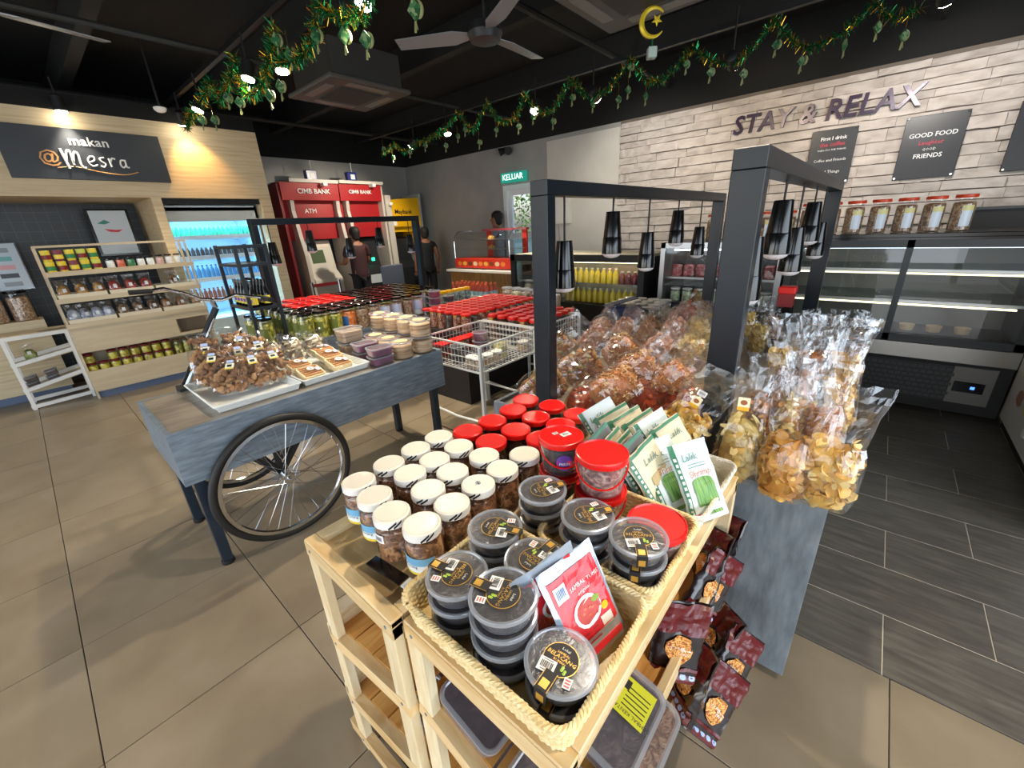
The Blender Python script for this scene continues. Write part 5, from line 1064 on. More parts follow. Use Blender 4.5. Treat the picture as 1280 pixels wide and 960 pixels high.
# white shelf with bottles
ws = thing('low_shelf', 'low white wooden shelf with small bottles at the end of the far cart', 'shelf', (-3.65, 3.32, 0))
ob('shelf_board', B().box(-.35, .35, 0, .35, .70, .73).mesh('b', WHT, smooth=False), ws); ob('front_lip', B().box(-.35, .35, -.01, .0, .69, .78).mesh('l', WHT, smooth=False), ws)
for x in (-.33, .33):
    for y in (.03, .32): ob('leg', B().bar((x, y, 0), (x, y, .70), .03).mesh('leg', WHT, smooth=False), ws)
BOT = ('small_bottle', None, [('bottle_body', B().mat(plain('bottle_blue_label', '8fb8c4', .4)).lathe([(.026, 0), (.028, .004), (.028, .08)], 12).mat(plain('bottle_red', 'a8452e', .4)).lathe([(.028, .08), (.026, .10), (.012, .13), (.012, .145)], 12).mesh('b')), ('cap', B().mat(plain('cap_orange', 'd0552e', .4)).lathe([(.015, .145), (.015, .165)], 10).mesh('c'))])
for i in range(9):
    for j in range(3): place(BOT, 'small red sauce bottle on the low white shelf, %s from left, %s row' % (ORD[i], ORD[j]), 'bottle', (-3.93+.07*i, 3.42+.08*j, .7305), 0, 'sauce bottles on the low white shelf')
# ------------------------------------------------------------------ black etagere
e0 = (-3.42, 1.02); EW, EL = .42, .20
E_ = thing('metal_shelf_stand', 'slim black metal shelf stand beside the far jar cart', 'shelf', (e0[0], e0[1], 0))
for x in (-EW, 0):
    for y in (0, EL): ob('post', B().bar((x, y, 0), (x, y, 1.47), .022).mesh('p', DARKM, smooth=False), E_)
for z in (1.455, 1.33, 1.02, .72):
    r = B(); [r.bar((*p, z), (*q, z), .02) for p, q in (((-EW, 0), (0, 0)), ((0, 0), (0, EL)), ((0, EL), (-EW, EL)), ((-EW, EL), (-EW, 0)))]
    if z < 1.4: r.box(-EW+.011, -.011, .011, EL-.011, z-.004, z+.006)
    ob('shelf', r.mesh('s', DARKM, smooth=False), E_)
BB = ('sauce_bottle', None, [('bottle_body', B().mat(BLK).lathe([(.027, 0), (.029, .004), (.029, .10), (.012, .14), (.012, .17)], 14).mesh('b')), ('label', B().mat(LY).wrap(.0295, .02, .08, -2.6, .6, 8).mat(plain('violet_print', '6a3f9a')).wrap(.030, .035, .06, -2.2, -.8, 5).mesh('l')), ('cap', B().mat(BLK).lathe([(.014, .17), (.014, .195)], 10).mesh('c'))])
for i in range(6):
    for j in range(2): place(BB, 'black sauce bottle on the metal stand, %s from left in the %s row' % (ORD[i], ('front', 'back')[j]), 'bottle', (e0[0]-.375+.066*i, e0[1]+.05+.09*j, 1.027), 0, 'black bottles on the metal stand')
for i in range(3): place(J1, '%s green-yellow jar on the lower shelf of the metal stand' % ORD[i], 'jar', (e0[0]-.345+.135*i, e0[1]+.09, .727), 0, 'jars low on the metal stand')
# ------------------------------------------------------------------ handlebar and steering fork at the back of the left cart
c = next(o for o in COL.objects if o.name == 'vending_cart'); O = Vector((-2.12, .19, 0)); XB = -2.82
ht, hb = at(270, 385, 'x', XB), at(247, 442, 'x', XB); L = lambda p: tuple(Vector(p)-O); dn = (hb-ht).normalized(); end = ht+dn*((.73-ht.z)/dn.z)
fk = B(); mid_ = ht+dn*.06
for s_ in (-.035, .035): fk.tube([L(mid_+Vector((s_, 0, 0))), L(end+Vector((s_, 0, 0)))], .009, 8)
ob('steering_fork', fk.mesh('fork', CHR), c)
ob('fork_tube', B().tube([L(ht), L(mid_+dn*.16)], .017, 10).bar(L(end+Vector((0, 0, .02))), L(end+Vector((.10, 0, .02))), .05, .03).bar(L(mid_+dn*.22), L(end), .022, .03).mesh('tube', BLKM), c)
hd = B(); c_ = ht+Vector((0, -.01, .05)); hd.tube([L(ht), L(c_)], .013, 8)
pts = [(.05, -.27, .085), (.04, -.20, .09), (.02, -.12, .055), (0, -.05, .01), (0, .05, -.01), (.02, .12, .01), (.05, .20, -.01), (.10, .24, -.02)]
hd.tube([L(c_+Vector(p)) for p in pts], .009, 8); ob('handlebar', hd.mesh('bar', CHR), c)
ob('grip', B().tube([L(c_+Vector((.05, -.25, .085))), L(c_+Vector((.055, -.34, .09)))], .012, 8).mesh('g', BLKM), c)
ob('grip', B().tube([L(c_+Vector((.09, .235, -.02))), L(c_+Vector((.17, .25, -.03)))], .015, 8).mesh('g', BLKM), c)
wc = thing('pine_trestle', 'pine trestle leg standing behind the steering fork', 'trestle', (-3.55, .80, 0))
for p, q in (((-.25, 0, 0), (-.1, 0, .70)), ((.15, 0, 0), (0, 0, .70)), ((-.22, 0, .25), (.12, 0, .25))): ob('bar', B().bar(p, q, .05, .03).mesh('bar', PINE, smooth=False), wc)
# ------------------------------------------------------------------ grocery gondola by the west niche
SHM = OAKX
def gond():
    o = thing('display_shelf', 'oak display shelf with trays of snacks below the dark tiled niche', 'shelf', (-6.28, .14, 0)); Y = 1.19; X0, X1 = -.02, .30
    ob('side_panel', B().box(X0, X1-.02, 0, .02, 0, .79).mesh('s', OAKX, smooth=False), o); ob('side_panel', B().box(X0, X1-.02, Y-.02, Y, 0, .79).mesh('s', OAKX, smooth=False), o)
    for y in (.012, Y-.012): ob('post', B().bar((X0+.02, y, .79), (X0+.02, y, 1.53), .022).mesh('p', OAKX, smooth=False), o); ob('post', B().bar((X1-.02, y, .79), (X1-.06, y, 1.53), .016).mesh('p', OAKX, smooth=False), o)
    ob('top_rail', B().bar((X1-.06, 0, 1.53), (X1-.06, Y, 1.53), .02).mesh('r', OAKX, smooth=False), o)
    for z in (1.29, 1.035, .79): ob('shelf_board', B().box(X0, X1, .02, Y-.02, z-.02, z).mesh('b', OAKX, smooth=False), o); ob('shelf_lip', B().box(X1, X1+.012, 0, Y, z-.035, z+.01).mesh('l', OAKX, smooth=False), o)
    ob('front_panel', B().box(X1-.03, X1, .02, .86, .50, .77).mesh('f', OAKX, smooth=False), o); ob('front_panel', B().box(X1-.03, X1, .86, Y, .69, .77).box(X1-.03, X1, .86, Y, .50, .53).mesh('f', OAKX, smooth=False), o)
    ob('drawer_niche', B().box(X1-.15, X1-.14, .86, Y-.02, .53, .69).box(X1-.14, X1-.03, .86, .88, .53, .69).box(X1-.14, X1-.03, .86, Y-.02, .52, .53).mesh('n', plain('niche_brown', '8d7a62'), smooth=False), o)
    ob('back_panel', B().box(X0, X0+.02, .02, Y-.02, .06, .77).mesh('b', OAKX, smooth=False), o); ob('shelf_board', B().box(X0+.02, X1-.02, .02, Y-.02, .25, .27).mesh('b', OAKX, smooth=False), o)
    ob('front_panel', B().box(X1-.03, X1, 0, Y, .08, .30).mesh('f', OAKX, smooth=False), o); ob('kick_board', B().box(X0, X1-.04, 0, Y, 0, .08).mesh('k', plain('kick_blue', '5d6b84', .5), smooth=False), o)
gond()
TRM = plain('cream_tray', 'd9ccb2', .5)
def crtray(y0, y1, z, lbl):
    W = y1-y0; b = B(); b.box(0, .27, 0, W, 0, .008); b.box(.26, .272, 0, W, 0, .045).box(0, .01, 0, W, 0, .045).box(.01, .26, 0, .01, 0, .045).box(.01, .26, W-.01, W, 0, .045)
    place(('cream_tray', None, [('tray_body', b.mesh('t', TRM, smooth=False))]), lbl, 'tray', (-6.262, y0, z+.001))
PKM = [grain('pack_amber', ['7a4a1e', 'c08a40', 'e6c88a'], nscale=18, bump=.3), grain('pack_red', ['6d1a18', 'b0322a', 'd98a6a'], nscale=18, bump=.3), grain('pack_silver', ['4a4a55', 'a9aebc', 'e8eef8'], nscale=20, bump=.3), grain('pack_mixed', ['3a2a20', '8d6a4a', 'd9c8a8'], nscale=26, bump=.3), grain('pack_brown', ['5a3a22', '9d6a40', 'c9a078'], nscale=22, bump=.3), grain('pack_green', ['3a4a1c', '8a9a3a', 'd9d8a0'], nscale=20, bump=.3)]
SPK = [('small_bag', None, [('contents', B().mat(m_).lathe([(.7, 0), (1, .03), (1, .075), (.6, .11), (.2, .12)], 10, sx=.045, sy=.028).mesh('c')), ('bag_film', bagmesh(.10, .17, .06, BAGF, 80+i, .7, 8, 14)), ('label', B().mat(PAPER).box(-.014, .014, -.034, -.033, .05, .085).mesh('l', smooth=False))]) for i, m_ in enumerate(PKM)]
for r_, (z, ks) in enumerate(((1.036, ((0, 3, 'amber'), (1, 3, 'red'), (3, 1, 'brown and white'))), (.791, ((2, 4, 'silvery'), (3, 3, 'speckled'), (4, 3, 'brown'))))):
    for t, ((k, n, nm), (y0, y1)) in enumerate(zip(ks, ((.17, .53), (.55, .91), (.93, 1.30)))):
        crtray(y0, y1, z, '%s cream tray on the %s tray shelf of the oak display' % (('left', 'middle', 'right')[t], ('upper', 'lower')[r_]))
        for q in range(n):
            for d in range(2): place(SPK[k], '%s snack bag, %s row of the %s %s tray, %s from left' % (nm, ('front', 'back')[d], ('left', 'middle', 'right')[t], ('upper', 'lower')[r_], ORD[q]), 'snack bag', (-6.06-.10*d, y0+.06+(y1-y0-.1)*(q/max(1, n-1) if n > 1 else .5), z+.011), 0, 'snack bags on the oak display', rot=(-.15, 0, PI/2+rnd.uniform(-.2, .2)))
CUP = [('snack_cup', None, [('cup_body', B().mat(m1).lathe([(.030, 0), (.032, .003), (.036, .10), (.034, .102)], 14).mesh('c')), ('band', B().mat(m2).wrap(.0345, .02, .06, -2, 2, 10, r1=.0355).mesh('b'))]) for m1, m2 in ((LY, GRN), (LY, DRED), (plain('cup_wine', '7d3a4a'), LY), (LY, GRN), (plain('cup_lime', 'c8cf5a'), DRED))]
for i in range(5):
    for k in range(2): place(CUP[(i+k) % 5], '%s snack cup, %s from the left on the top shelf' % (('lower', 'upper')[k], ORD[i]), 'snack cup', (-6.05, .21+.082*i, 1.291+.103*k), 0, 'snack cups on the oak display top shelf')
CM = [(BLK, LW), (BLK, plain('cup_orange', 'd9694a')), (BLK, GRN), (BLK, LW), (BLK, LW), (BLK, plain('label_rose', 'd9b0a8')), (BLK, LW), (BLK, LW)]
for i, (l_, c_) in enumerate(CM): place(jar(.034, .09, l_, c_, .014, .033, n=14), 'small %s jar with black lid, %s on the top shelf' % (('white', 'orange', 'green', 'white', 'white', 'rose', 'white', 'white')[i], ORD[i]), 'jar', (-6.05, .64+.082*i, 1.291), 0, 'small jars on the oak display top shelf')
YJR = jar(.042, .085, DRED, grain('yellow_pickle', ['7a6a10', 'c9b82a', 'e6dc6a'], nscale=30, bump=.4), .016, .040, n=14); BRJ = jar(.038, .17, plain('bronze_lid', '7a5a30', .4, .4), GY, .016, .036, n=14)
for i in range(8):
    for k in range(2):
        if k == 1 and i in (1,): continue
        place(YJR, '%s maroon-lidded jar of yellow pickle, %s from the left in the low niche' % (('lower', 'upper')[k], ORD[i]), 'jar', (-6.07, .20+.093*i, .271+.102*k), 0, 'yellow pickle jars in the low niche')
for i in range(4): place(BRJ, 'tall jar with bronze lid, %s from the left in the low niche' % ORD[i], 'jar', (-6.07, .95+.084*i, .271), 0, 'tall jars in the low niche')
# white ladder rack left of it
o = thing('ladder_rack', 'white wooden rack with sloping shelves at the far left', 'rack', (-6.18, -.33, 0)); L_ = .48
for x in (-.32, .0):
    for y in (.02, L_-.02): ob('leg', B().bar((x, y, 0), (x, y, .72), .03, .03).mesh('l', WHT, smooth=False), o)
    for z0, z1 in ((.72, .72), (.46, .54), (.20, .30), (.03, .05)): ob('rail', B().bar((x, 0, z0), (x, L_, z1), .028, .035).mesh('r', WHT, smooth=False), o)
for z0, z1 in ((.43, .51), (.17, .27)): ob('shelf_board', B().add([(-.31, .0, z0), (-.01, .0, z0), (-.01, L_, z1), (-.31, L_, z1), (-.31, .0, z0+.012), (-.01, .0, z0+.012), (-.01, L_, z1+.012), (-.31, L_, z1+.012)], [(3, 2, 1, 0), (4, 5, 6, 7), (0, 1, 5, 4), (1, 2, 6, 5), (2, 3, 7, 6), (3, 0, 4, 7)]).mesh('s', OAKX, smooth=False), o)
ob('top_board', B().box(-.32, .01, 0, L_, .737, .745).mesh('t', OAKX, smooth=False), o)
place(SPK[5], 'green snack bag on the middle shelf of the white ladder rack', 'snack bag', (-6.26, -.18, .475), 0, rot=(-.5, 0, 1.5))
CBX = rtub(.13, .10, .05, plain('dark_cake', '4a3830', .6), False)
for k, (y, z) in enumerate(((-.24, .213), (-.24, .268), (-.09, .244), (-.09, .299))): place(CBX, 'clear box of dark cakes on the low shelf of the ladder rack, %s' % ('front lower', 'front upper', 'rear lower', 'rear upper')[k], 'box', (-6.28, y, z), 1.57, rot=(math.atan2(.10, .48), 0, 0))
# block with three big jars at the far left
o = thing('counter_block', 'oak counter block with blue kickboard at the far left edge', 'counter', (-6.9, -1.6, 0))
ob('counter_body', B().box(0, .3, 0, 1.62, .08, .82).mesh('b', OAK, smooth=False), o); ob('kick_board', B().box(0, .28, 0, 1.60, 0, .08).mesh('k', plain('kick_blue', '5d6b84', .5), smooth=False), o)
BJ2 = jar(.085, .28, BLK, MIXB, .03, .082, n=20); 
for i in range(4): place(BJ2, 'big black-lidded jar of dried snacks on the far left counter, %s from the right' % ORD[i], 'jar', (-6.72, -.10-.19*i, .8205), 0, 'big jars on the far left counter')
# menu board and poster in the niche
mb = thing('menu_board', 'tilted glossy menu panel with pictures at the far left', 'menu board', (-6.86, -.30, .8205), rot=(0, -.12, 0))
fb = B().mat(CHR).box(-.01, .0, -.42, .36, .30, .78, b=.002).mat(plain('menu_pale', 'c6d2dc', .15)).box(0, .003, -.41, .35, .31, .77)
ob('panel', fb.mesh('p', smooth=False), mb)
pb = B(); r = random.Random(4)
for i in range(5):
    for j in range(4): pb.mat(plain(('menu_teal', 'menu_rose', 'menu_dark', 'menu_grey')[(i*3+j) % 4], ('6fb0ae', 'd9a0a8', '3a3f48', '8d959c')[(i*3+j) % 4], .3)).box(.003, .005, -.38+.18*j, -.25+.18*j, .34+.085*i, .385+.085*i)
ob('picture_prints', pb.mesh('pp', smooth=False), mb)
ob('stand', B().bar((0, -.03, 0), (0, -.03, .32), .04).mesh('s', CHR, smooth=False), mb)
mb = thing('framed_poster', 'tilted white poster with a red chilli shape on the dark tiles', 'poster', (-7.0, .88, 1.40), rot=(0, -.06, 0))
p = B().mat(BLK).box(-.02, 0, -.19, .19, 0, .52).mat(plain('poster_pale', 'cdd6dc', .2)).box(0, .003, -.165, .165, .02, .50).mat(plain('chilli_red', 'd0283c', .4)).add([(.005, y, z) for y, z in ((-.08, .30), (-.03, .265), (.04, .26), (.09, .29), (.03, .285), (-.04, .295))], [(0, 1, 2, 3, 4, 5)]).mat(plain('chilli_stalk', '3a8a7a', .4)).add([(.005, y, z) for y, z in ((-.12, .36), (-.05, .40), (.0, .37), (-.06, .35))], [(0, 1, 2, 3)])
ob('poster_panel', p.mesh('p', smooth=False), mb); ob('bracket', B().box(-.33, -.02, -.02, .02, .24, .28).mesh('b', BLKM, smooth=False), mb)
# ------------------------------------------------------------------ sign on the fascia
sg = thing('shop_sign', 'charcoal sign board with white lettering above the niche', 'sign', (-6.3, .22, 2.145))
ob('board', B().box(0, .03, 0, 1.21, 0, .455, b=.003).mesh('b', plain('sign_charcoal', '33363b', .4), smooth=False), sg)
SW = plain('sign_white', 'f0f0ee', .4); SO = plain('sign_orange', 'd39a5c', .4)
Mf = lambda y, z: frame((.032, y, z), (0, 1, 0), (0, 0, 1))
ob('lettering', B().mat(SW).text('makan', .112, Mf(.625, .345), ex=.003, sp=1.05, off=.0015).mesh('l', smooth=False), sg)
def stroke(b, pts, r): 
    P = [Vector(p) for p in pts]; out = []
    for i in range(len(P)-1):
        p0, p1, p2, p3 = P[max(0, i-1)], P[i], P[i+1], P[min(len(P)-1, i+2)]
        for k in range(5): t = k/5; out.append(.5*((2*p1)+(-p0+p2)*t+(2*p0-5*p1+4*p2-p3)*t*t+(-p0+3*p1-3*p2+p3)*t**3))
    out.append(P[-1]); b.tube([(.034, q.x, q.y) for q in out], r, 6)
h = .018
ms = B().mat(SW); bz = .105
def S_(pts, ox, sc=.083, r=.008): stroke(ms, [(ox+x*sc, bz+z*sc, 0) for x, z in pts], r)
S_([(0, 2.0), (.12, 1.0), (.25, -.1)], .395, r=.011); S_([(.15, .5), (.5, 1.7), (.75, 1.7), (.75, .3)], .395, r=.010); S_([(.75, .5), (1.1, 1.6), (1.4, 1.5), (1.4, .3), (1.75, .0)], .395, r=.010)
S_([(0, .7), (.5, .9), (.55, 1.3), (.2, 1.3), (-.05, .8), (.2, .3), (.7, .45)], .575); S_([(.55, 1.3), (.15, 1.2), (.2, .9), (.5, .6), (.3, .25), (0, .35)], .655); S_([(0, 1.25), (.05, .3)], .735); S_([(.05, .8), (.3, 1.25), (.6, 1.2)], .735)
S_([(.5, 1.1), (.15, 1.1), (0, .6), (.2, .3), (.5, .6), (.55, 1.2), (.55, .4), (.8, .35)], .815)
ob('script_lettering', ms.mesh('m'), sg)
sw_ = B().mat(SO); stroke(sw_, [(.33, .10, 0), (.46, .115, 0), (.65, .075, 0), (.82, .06, 0), (.94, .09, 0)], .0045)
sw_.text('@', .15, Mf(.30, .19), ex=.003, off=.001); ob('swoosh', sw_.mesh('s'), sg)
# ------------------------------------------------------------------ open chiller in the second opening
o = thing('wall_chiller', 'lit open chiller with rows of bottles in the oak wall', 'chiller', (-7.38, 1.31, 0)); CW = plain('chiller_white', 'd5e4ea', .4)
ob('cabinet_body', B().box(0, .02, 0, 1.0, .0, 1.92).box(0, .9, 0, .02, 0, 1.92).box(0, .9, .98, 1.0, 0, 1.92).box(0, .9, 0, 1, .0, .55).box(0, .9, 0, 1, 1.86, 1.92).mesh('b', CW, smooth=False), o)
ob('header', B().box(.88, .90, 0, 1.0, 1.74, 1.9).mesh('h', plain('chiller_header', 'dcdcd4', .4), smooth=False), o)
for z in (.78, 1.05, 1.32, 1.56): ob('shelf', B().box(.05, .80, .02, .98, z-.015, z).mat(plain('rail_white', 'e8f0f4')).box(.80, .82, .02, .98, z-.03, z+.02).mesh('s', CW, smooth=False), o)
ob('light_strip', B().box(.78, .84, .03, .97, 1.835, 1.855).mesh('l', emis('chiller_light', '8fd0ff', 36), smooth=False), o)
for z in (.765, 1.035, 1.305, 1.545): ob('light_strip', B().box(.68, .72, .03, .97, z-.012, z-.002).mesh('l', emis('chiller_light', '8fd0ff', 36), smooth=False), o)
def chb(c1, c2, H=.16, r_=.022): return ('drink_bottle', None, [('bottle_body', B().mat(c1).lathe([(r_, 0), (r_+.001, .004), (r_, H*.65), (r_*.4, H*.85), (r_*.4, H*.95)], 10).mesh('b')), ('cap', B().mat(c2).lathe([(r_*.5, H*.93), (r_*.5, H)], 8).mesh('c'))])
for r_, (z, pr, nm, n) in enumerate(((1.561, chb(plain('btl_green', '3fae7a', .3), plain('cap_mint', 'bfe8d0'), .13), 'green bottle on the top chiller shelf', 19), (1.321, chb(plain('btl_brown', '6a5a50', .3), plain('cap_grey', 'c8c4bc'), .12), 'dark brown bottle on the second chiller shelf', 19), (1.051, chb(plain('btl_blue', '6ab0e0', .3), plain('cap_navy', '1d3a7a'), .17), 'blue water bottle on the third chiller shelf', 19), (.781, chb(plain('btl_rust', 'a8603c', .3), plain('cap_rust', '8d3a22'), .15), 'rust coloured bottle on the low chiller shelf', 19))):
    for i in range(n): place(pr, nm+', %s from the left' % ORD[i], 'bottle', (-7.38+.74, 1.36+.05*i, z), 0, nm.replace(' bottle', ' bottles'))
# glass jars row in front low (rust snacks)
# ------------------------------------------------------------------ bank machines
AG = plain('fin_grey', 'c6beb4', .45); AGD = plain('kiosk_dark', '23262a', .35)
o = thing('bank_kiosk', 'red bank machine enclosure with two bays against the west wall', 'cash machine', (-7.98, 3.0, 0))
ob('side_panel', B().box(0, .62, 0, .04, 0, 2.30).mesh('s', DRED, smooth=False), o)
ob('roof_slab', B().box(0, .70, .18, 1.0, 2.32, 2.37).mesh('r', AG, smooth=False), o); ob('roof_slab', B().box(0, .70, 1.02, 1.88, 2.33, 2.38).mesh('r', AG, smooth=False), o)
ob('side_panel', B().box(0, .64, 1.84, 1.88, 0, 2.33).mesh('s', AG, smooth=False), o)
for y0, y1, nm in ((.04, 1.0, 'a'), (1.02, 1.84, 'b')):
    ob('sign_panel', B().add([(.64, y0, 2.06), (.64, y1, 2.06), (.66, y1, 2.32), (.66, y0, 2.32), (.3, y0, 2.06), (.3, y1, 2.06), (.3, y1, 2.32), (.3, y0, 2.32)], [(0, 1, 2, 3), (5, 4, 7, 6), (0, 4, 5, 1), (0, 3, 7, 4), (1, 5, 6, 2), (3, 2, 6, 7)]).mesh('p', BRED, smooth=False), o)
    ob('red_panel', B().box(.26, .50, y0, y1, 1.45, 2.06).mesh('p', BRED, smooth=False), o)
    ob('back_board', B().box(.0, .22, y0, y1, 0, 1.45).mesh('b', AGD, smooth=False), o)
for y in (.16, .94, 1.12): ob('fin', B().slab([(.05, y, 0), (.78, y, 0), (.74, y, 1.2), (.60, y, 1.9), (.62, y, 2.06), (.05, y, 2.06)], (0, 1, 0), .06).mesh('f', AG, smooth=False), o)
bw = frame((.665, .62, 2.19), (0, 1, 0), (0, 0, 1))
ob('lettering', B().mat(PAPER).text('CIMB BANK', .105, frame((.672, .56, 2.19), (0, 1, 0), (0, 0, 1)), ex=.002, off=.001).text('CIMB BANK', .085, frame((.672, 1.40, 2.20), (0, 1, 0), (0, 0, 1)), ex=.002, off=.001).text('ATM', .10, frame((.502, .52, 1.90), (0, 1, 0), (0, 0, 1)), ex=.002).text('CASH DEPOSIT', .085, frame((.502, .52, 1.76), (0, 1, 0), (0, 0, 1)), ex=.002).mesh('l', smooth=False), o)
for y0, sc_ in ((.30, 'w'), (1.22, 'k')):
    M1, M2 = (plain('atm_cream', 'd8d2c6', .4), AGD) if sc_ == 'w' else (AGD, plain('atm_panel', '15181b', .3))
    a = ob('machine', B().slab([(.22, y0, 0), (.62, y0, 0), (.62, y0, .78), (.46, y0, .92), (.36, y0, 1.42), (.22, y0, 1.45)], (0, 1, 0), .50).mesh('m', M1, smooth=False), o)
    sl = lambda u, z, d=.004: (.46-.10*(z-.92)/.5+d, y0+u, z)
    ob('screen', B().quad(sl(.10, 1.05), sl(.34, 1.05), sl(.34, 1.27), sl(.10, 1.27)).mesh('s', plain('screen_green', '5a6b50', .15) if sc_ == 'w' else plain('screen_dark', '0c0e10', .1)), a)
    ob('instruction_strip', B().quad(sl(.03, 1.31), sl(.46, 1.31), sl(.46, 1.41), sl(.03, 1.41)).mesh('s', plain('strip_print', 'e6d8c4' if sc_ == 'w' else '2a2d31', .4) if sc_ == 'w' else AGD), a)
    kb = B().mat(STEEL)
    for i in range(4):
        for j in range(3): kb.box(.50+.03*i*.9, .52+.03*i*.9, y0+.12+.04*j, y0+.145+.04*j, .85-.025*i-.005, .87-.025*i+.002)
    ob('keypad', kb.mesh('k', smooth=False), a)['kind'] = 'stuff'
    if sc_ == 'k': ob('card_slot_light', B().box(.44, .455, y0+.33, y0+.39, 1.0, 1.06).mesh('c', emis('green_led', '2ee59a', 3), smooth=False), a); ob('white_base', B().box(.62, .63, y0, y0+.5, .60, .76).mesh('w', plain('base_pale', 'c9d3da'), smooth=False), a)
o = thing('yellow_kiosk', 'yellow bank machine booth in the corner by the cement wall', 'cash machine', (-7.98, 4.92, 0))
ob('arch_panel', B().slab([(.30, 0, 1.60), (.30, .80, 1.60), (.30, .80, 2.13), (.30, .55, 2.12), (.30, .25, 2.10), (.30, 0, 2.06)], (1, 0, 0), .30).mesh('a', YEL, smooth=False), o)
ob('side_panel', B().box(.05, .66, -.02, .10, 0, 2.16).mesh('s', AG, smooth=False), o); ob('side_panel', B().box(.05, .62, .80, .84, 0, 2.2).mesh('s', LGREY, smooth=False), o)
ob('yellow_frame', B().box(.1, .50, .10, .17, .6, 1.6).box(.1, .50, .66, .80, 1.2, 1.6).box(.1, .50, .10, .80, 1.50, 1.60).mesh('f', YEL, smooth=False), o)
ob('back_board', B().box(.05, .12, .10, .80, 0, 1.5).mesh('b', plain('booth_olive', '5a4a12'), smooth=False), o)
ob('machine', B().slab([(.12, .28, 0), (.50, .28, 0), (.50, .28, .8), (.38, .28, .95), (.28, .28, 1.4), (.12, .28, 1.4)], (0, 1, 0), .36).mesh('m', AGD, smooth=False), o)
ob('lettering', B().mat(INK).text('Maybank', .115, frame((.603, .40, 1.87), (0, 1, 0), (0, 0, 1)), ex=.002, off=.0015).mesh('l', smooth=False), o)
ob('paper_notice', B().box(.60, .603, .05, .22, 1.62, 1.72).mesh('p', PAPER, smooth=False), o)
rt = ('router_box', None, [('casing', B().mat(plain('router_blue', '26347a', .3)).box(-.05, .05, -.09, .09, 0, .15, b=.01).mesh('c', smooth=False)), ('antenna', B().mat(PAPER).cyl((0, .03, .15), (0, .03, .30), .006, n=8).mesh('a')), ('sticker', B().mat(PAPER).box(.05, .052, -.03, .05, .03, .11).mesh('s', smooth=False))])
place(rt, 'blue router box with antenna on the left roof of the red kiosk', 'router', (-7.45, 3.62, 2.371)); place(rt, 'blue router box on the right roof of the red kiosk', 'router', (-7.45, 4.35, 2.381))
for i, (y, z) in enumerate(((3.72, 2.27), (4.63, 2.28), (4.98, 1.98))): o = thing('camera_box', 'small white camera under the kiosk roof, %s from the left' % ORD[i], 'camera', (-7.24 if i < 2 else -7.30, y, z)); ob('casing', B().box(-.08, .05, -.035, .035, 0, .05, b=.006).mesh('c', WHITE, smooth=False), o)
o = thing('queue_barrier', 'low chrome queue posts with red belt before the left bank bay', 'barrier', (-6.75, 2.95, 0))
for y in (0, .45): ob('post', B().cyl((0, y, 0), (0, y, .82), .025, n=10).mesh('p', CHR), o); ob('base', B().cyl((0, y, 0), (0, y, .02), .13, n=20).mesh('b', STEEL), o)
ob('belt', B().box(-.003, .003, .02, .43, .74, .79).mesh('b', DRED, smooth=False), o)
o = thing('waiting_chair', 'grey-blue chair back near the yellow bank booth', 'chair', (-6.15, 3.85, 0)); CHM = plain('chair_blue_grey', '5b6474', .6)
ob('backrest', B().box(-.03, .02, 0, .42, .62, 1.0, b=.015).mesh('b', CHM, smooth=False), o); ob('seat', B().box(-.42, 0, 0, .42, .42, .47, b=.015).mesh('s', CHM, smooth=False), o)
for x in (-.38, -.02):
    for y in (.04, .38): ob('leg', B().bar((x, y, 0), (x, y, .42 if x < -.1 else .62), .025).mesh('l', CHR, smooth=False), o)
# ------------------------------------------------------------------ people
def skin(name, parent, pts, edges, rad, m, sub_=2, root=0):
    me = bpy.data.meshes.new(name); me.from_pydata(pts, edges, []); o = ob(name, me, parent); md = o.modifiers.new('skin', 'SKIN')
    for i, r_ in enumerate(rad): v = me.skin_vertices[0].data[i]; v.radius = (r_, r_) if not isinstance(r_, tuple) else r_; v.use_root = i == root
    s_ = o.modifiers.new('sub', 'SUBSURF'); s_.levels = sub_; s_.render_levels = sub_; me.materials.append(m)
    bpy.context.view_layer.update(); dg = bpy.context.evaluated_depsgraph_get(); m2 = bpy.data.meshes.new_from_object(o.evaluated_get(dg)); m2.materials.clear(); m2.materials.append(m); m2.polygons.foreach_set('use_smooth', [True]*len(m2.polygons)); o.modifiers.clear(); o.data = m2; return o
SKN = plain('skin_brown', '8a5a40', .55); HAIR = plain('hair_black', '120e0c', .7)
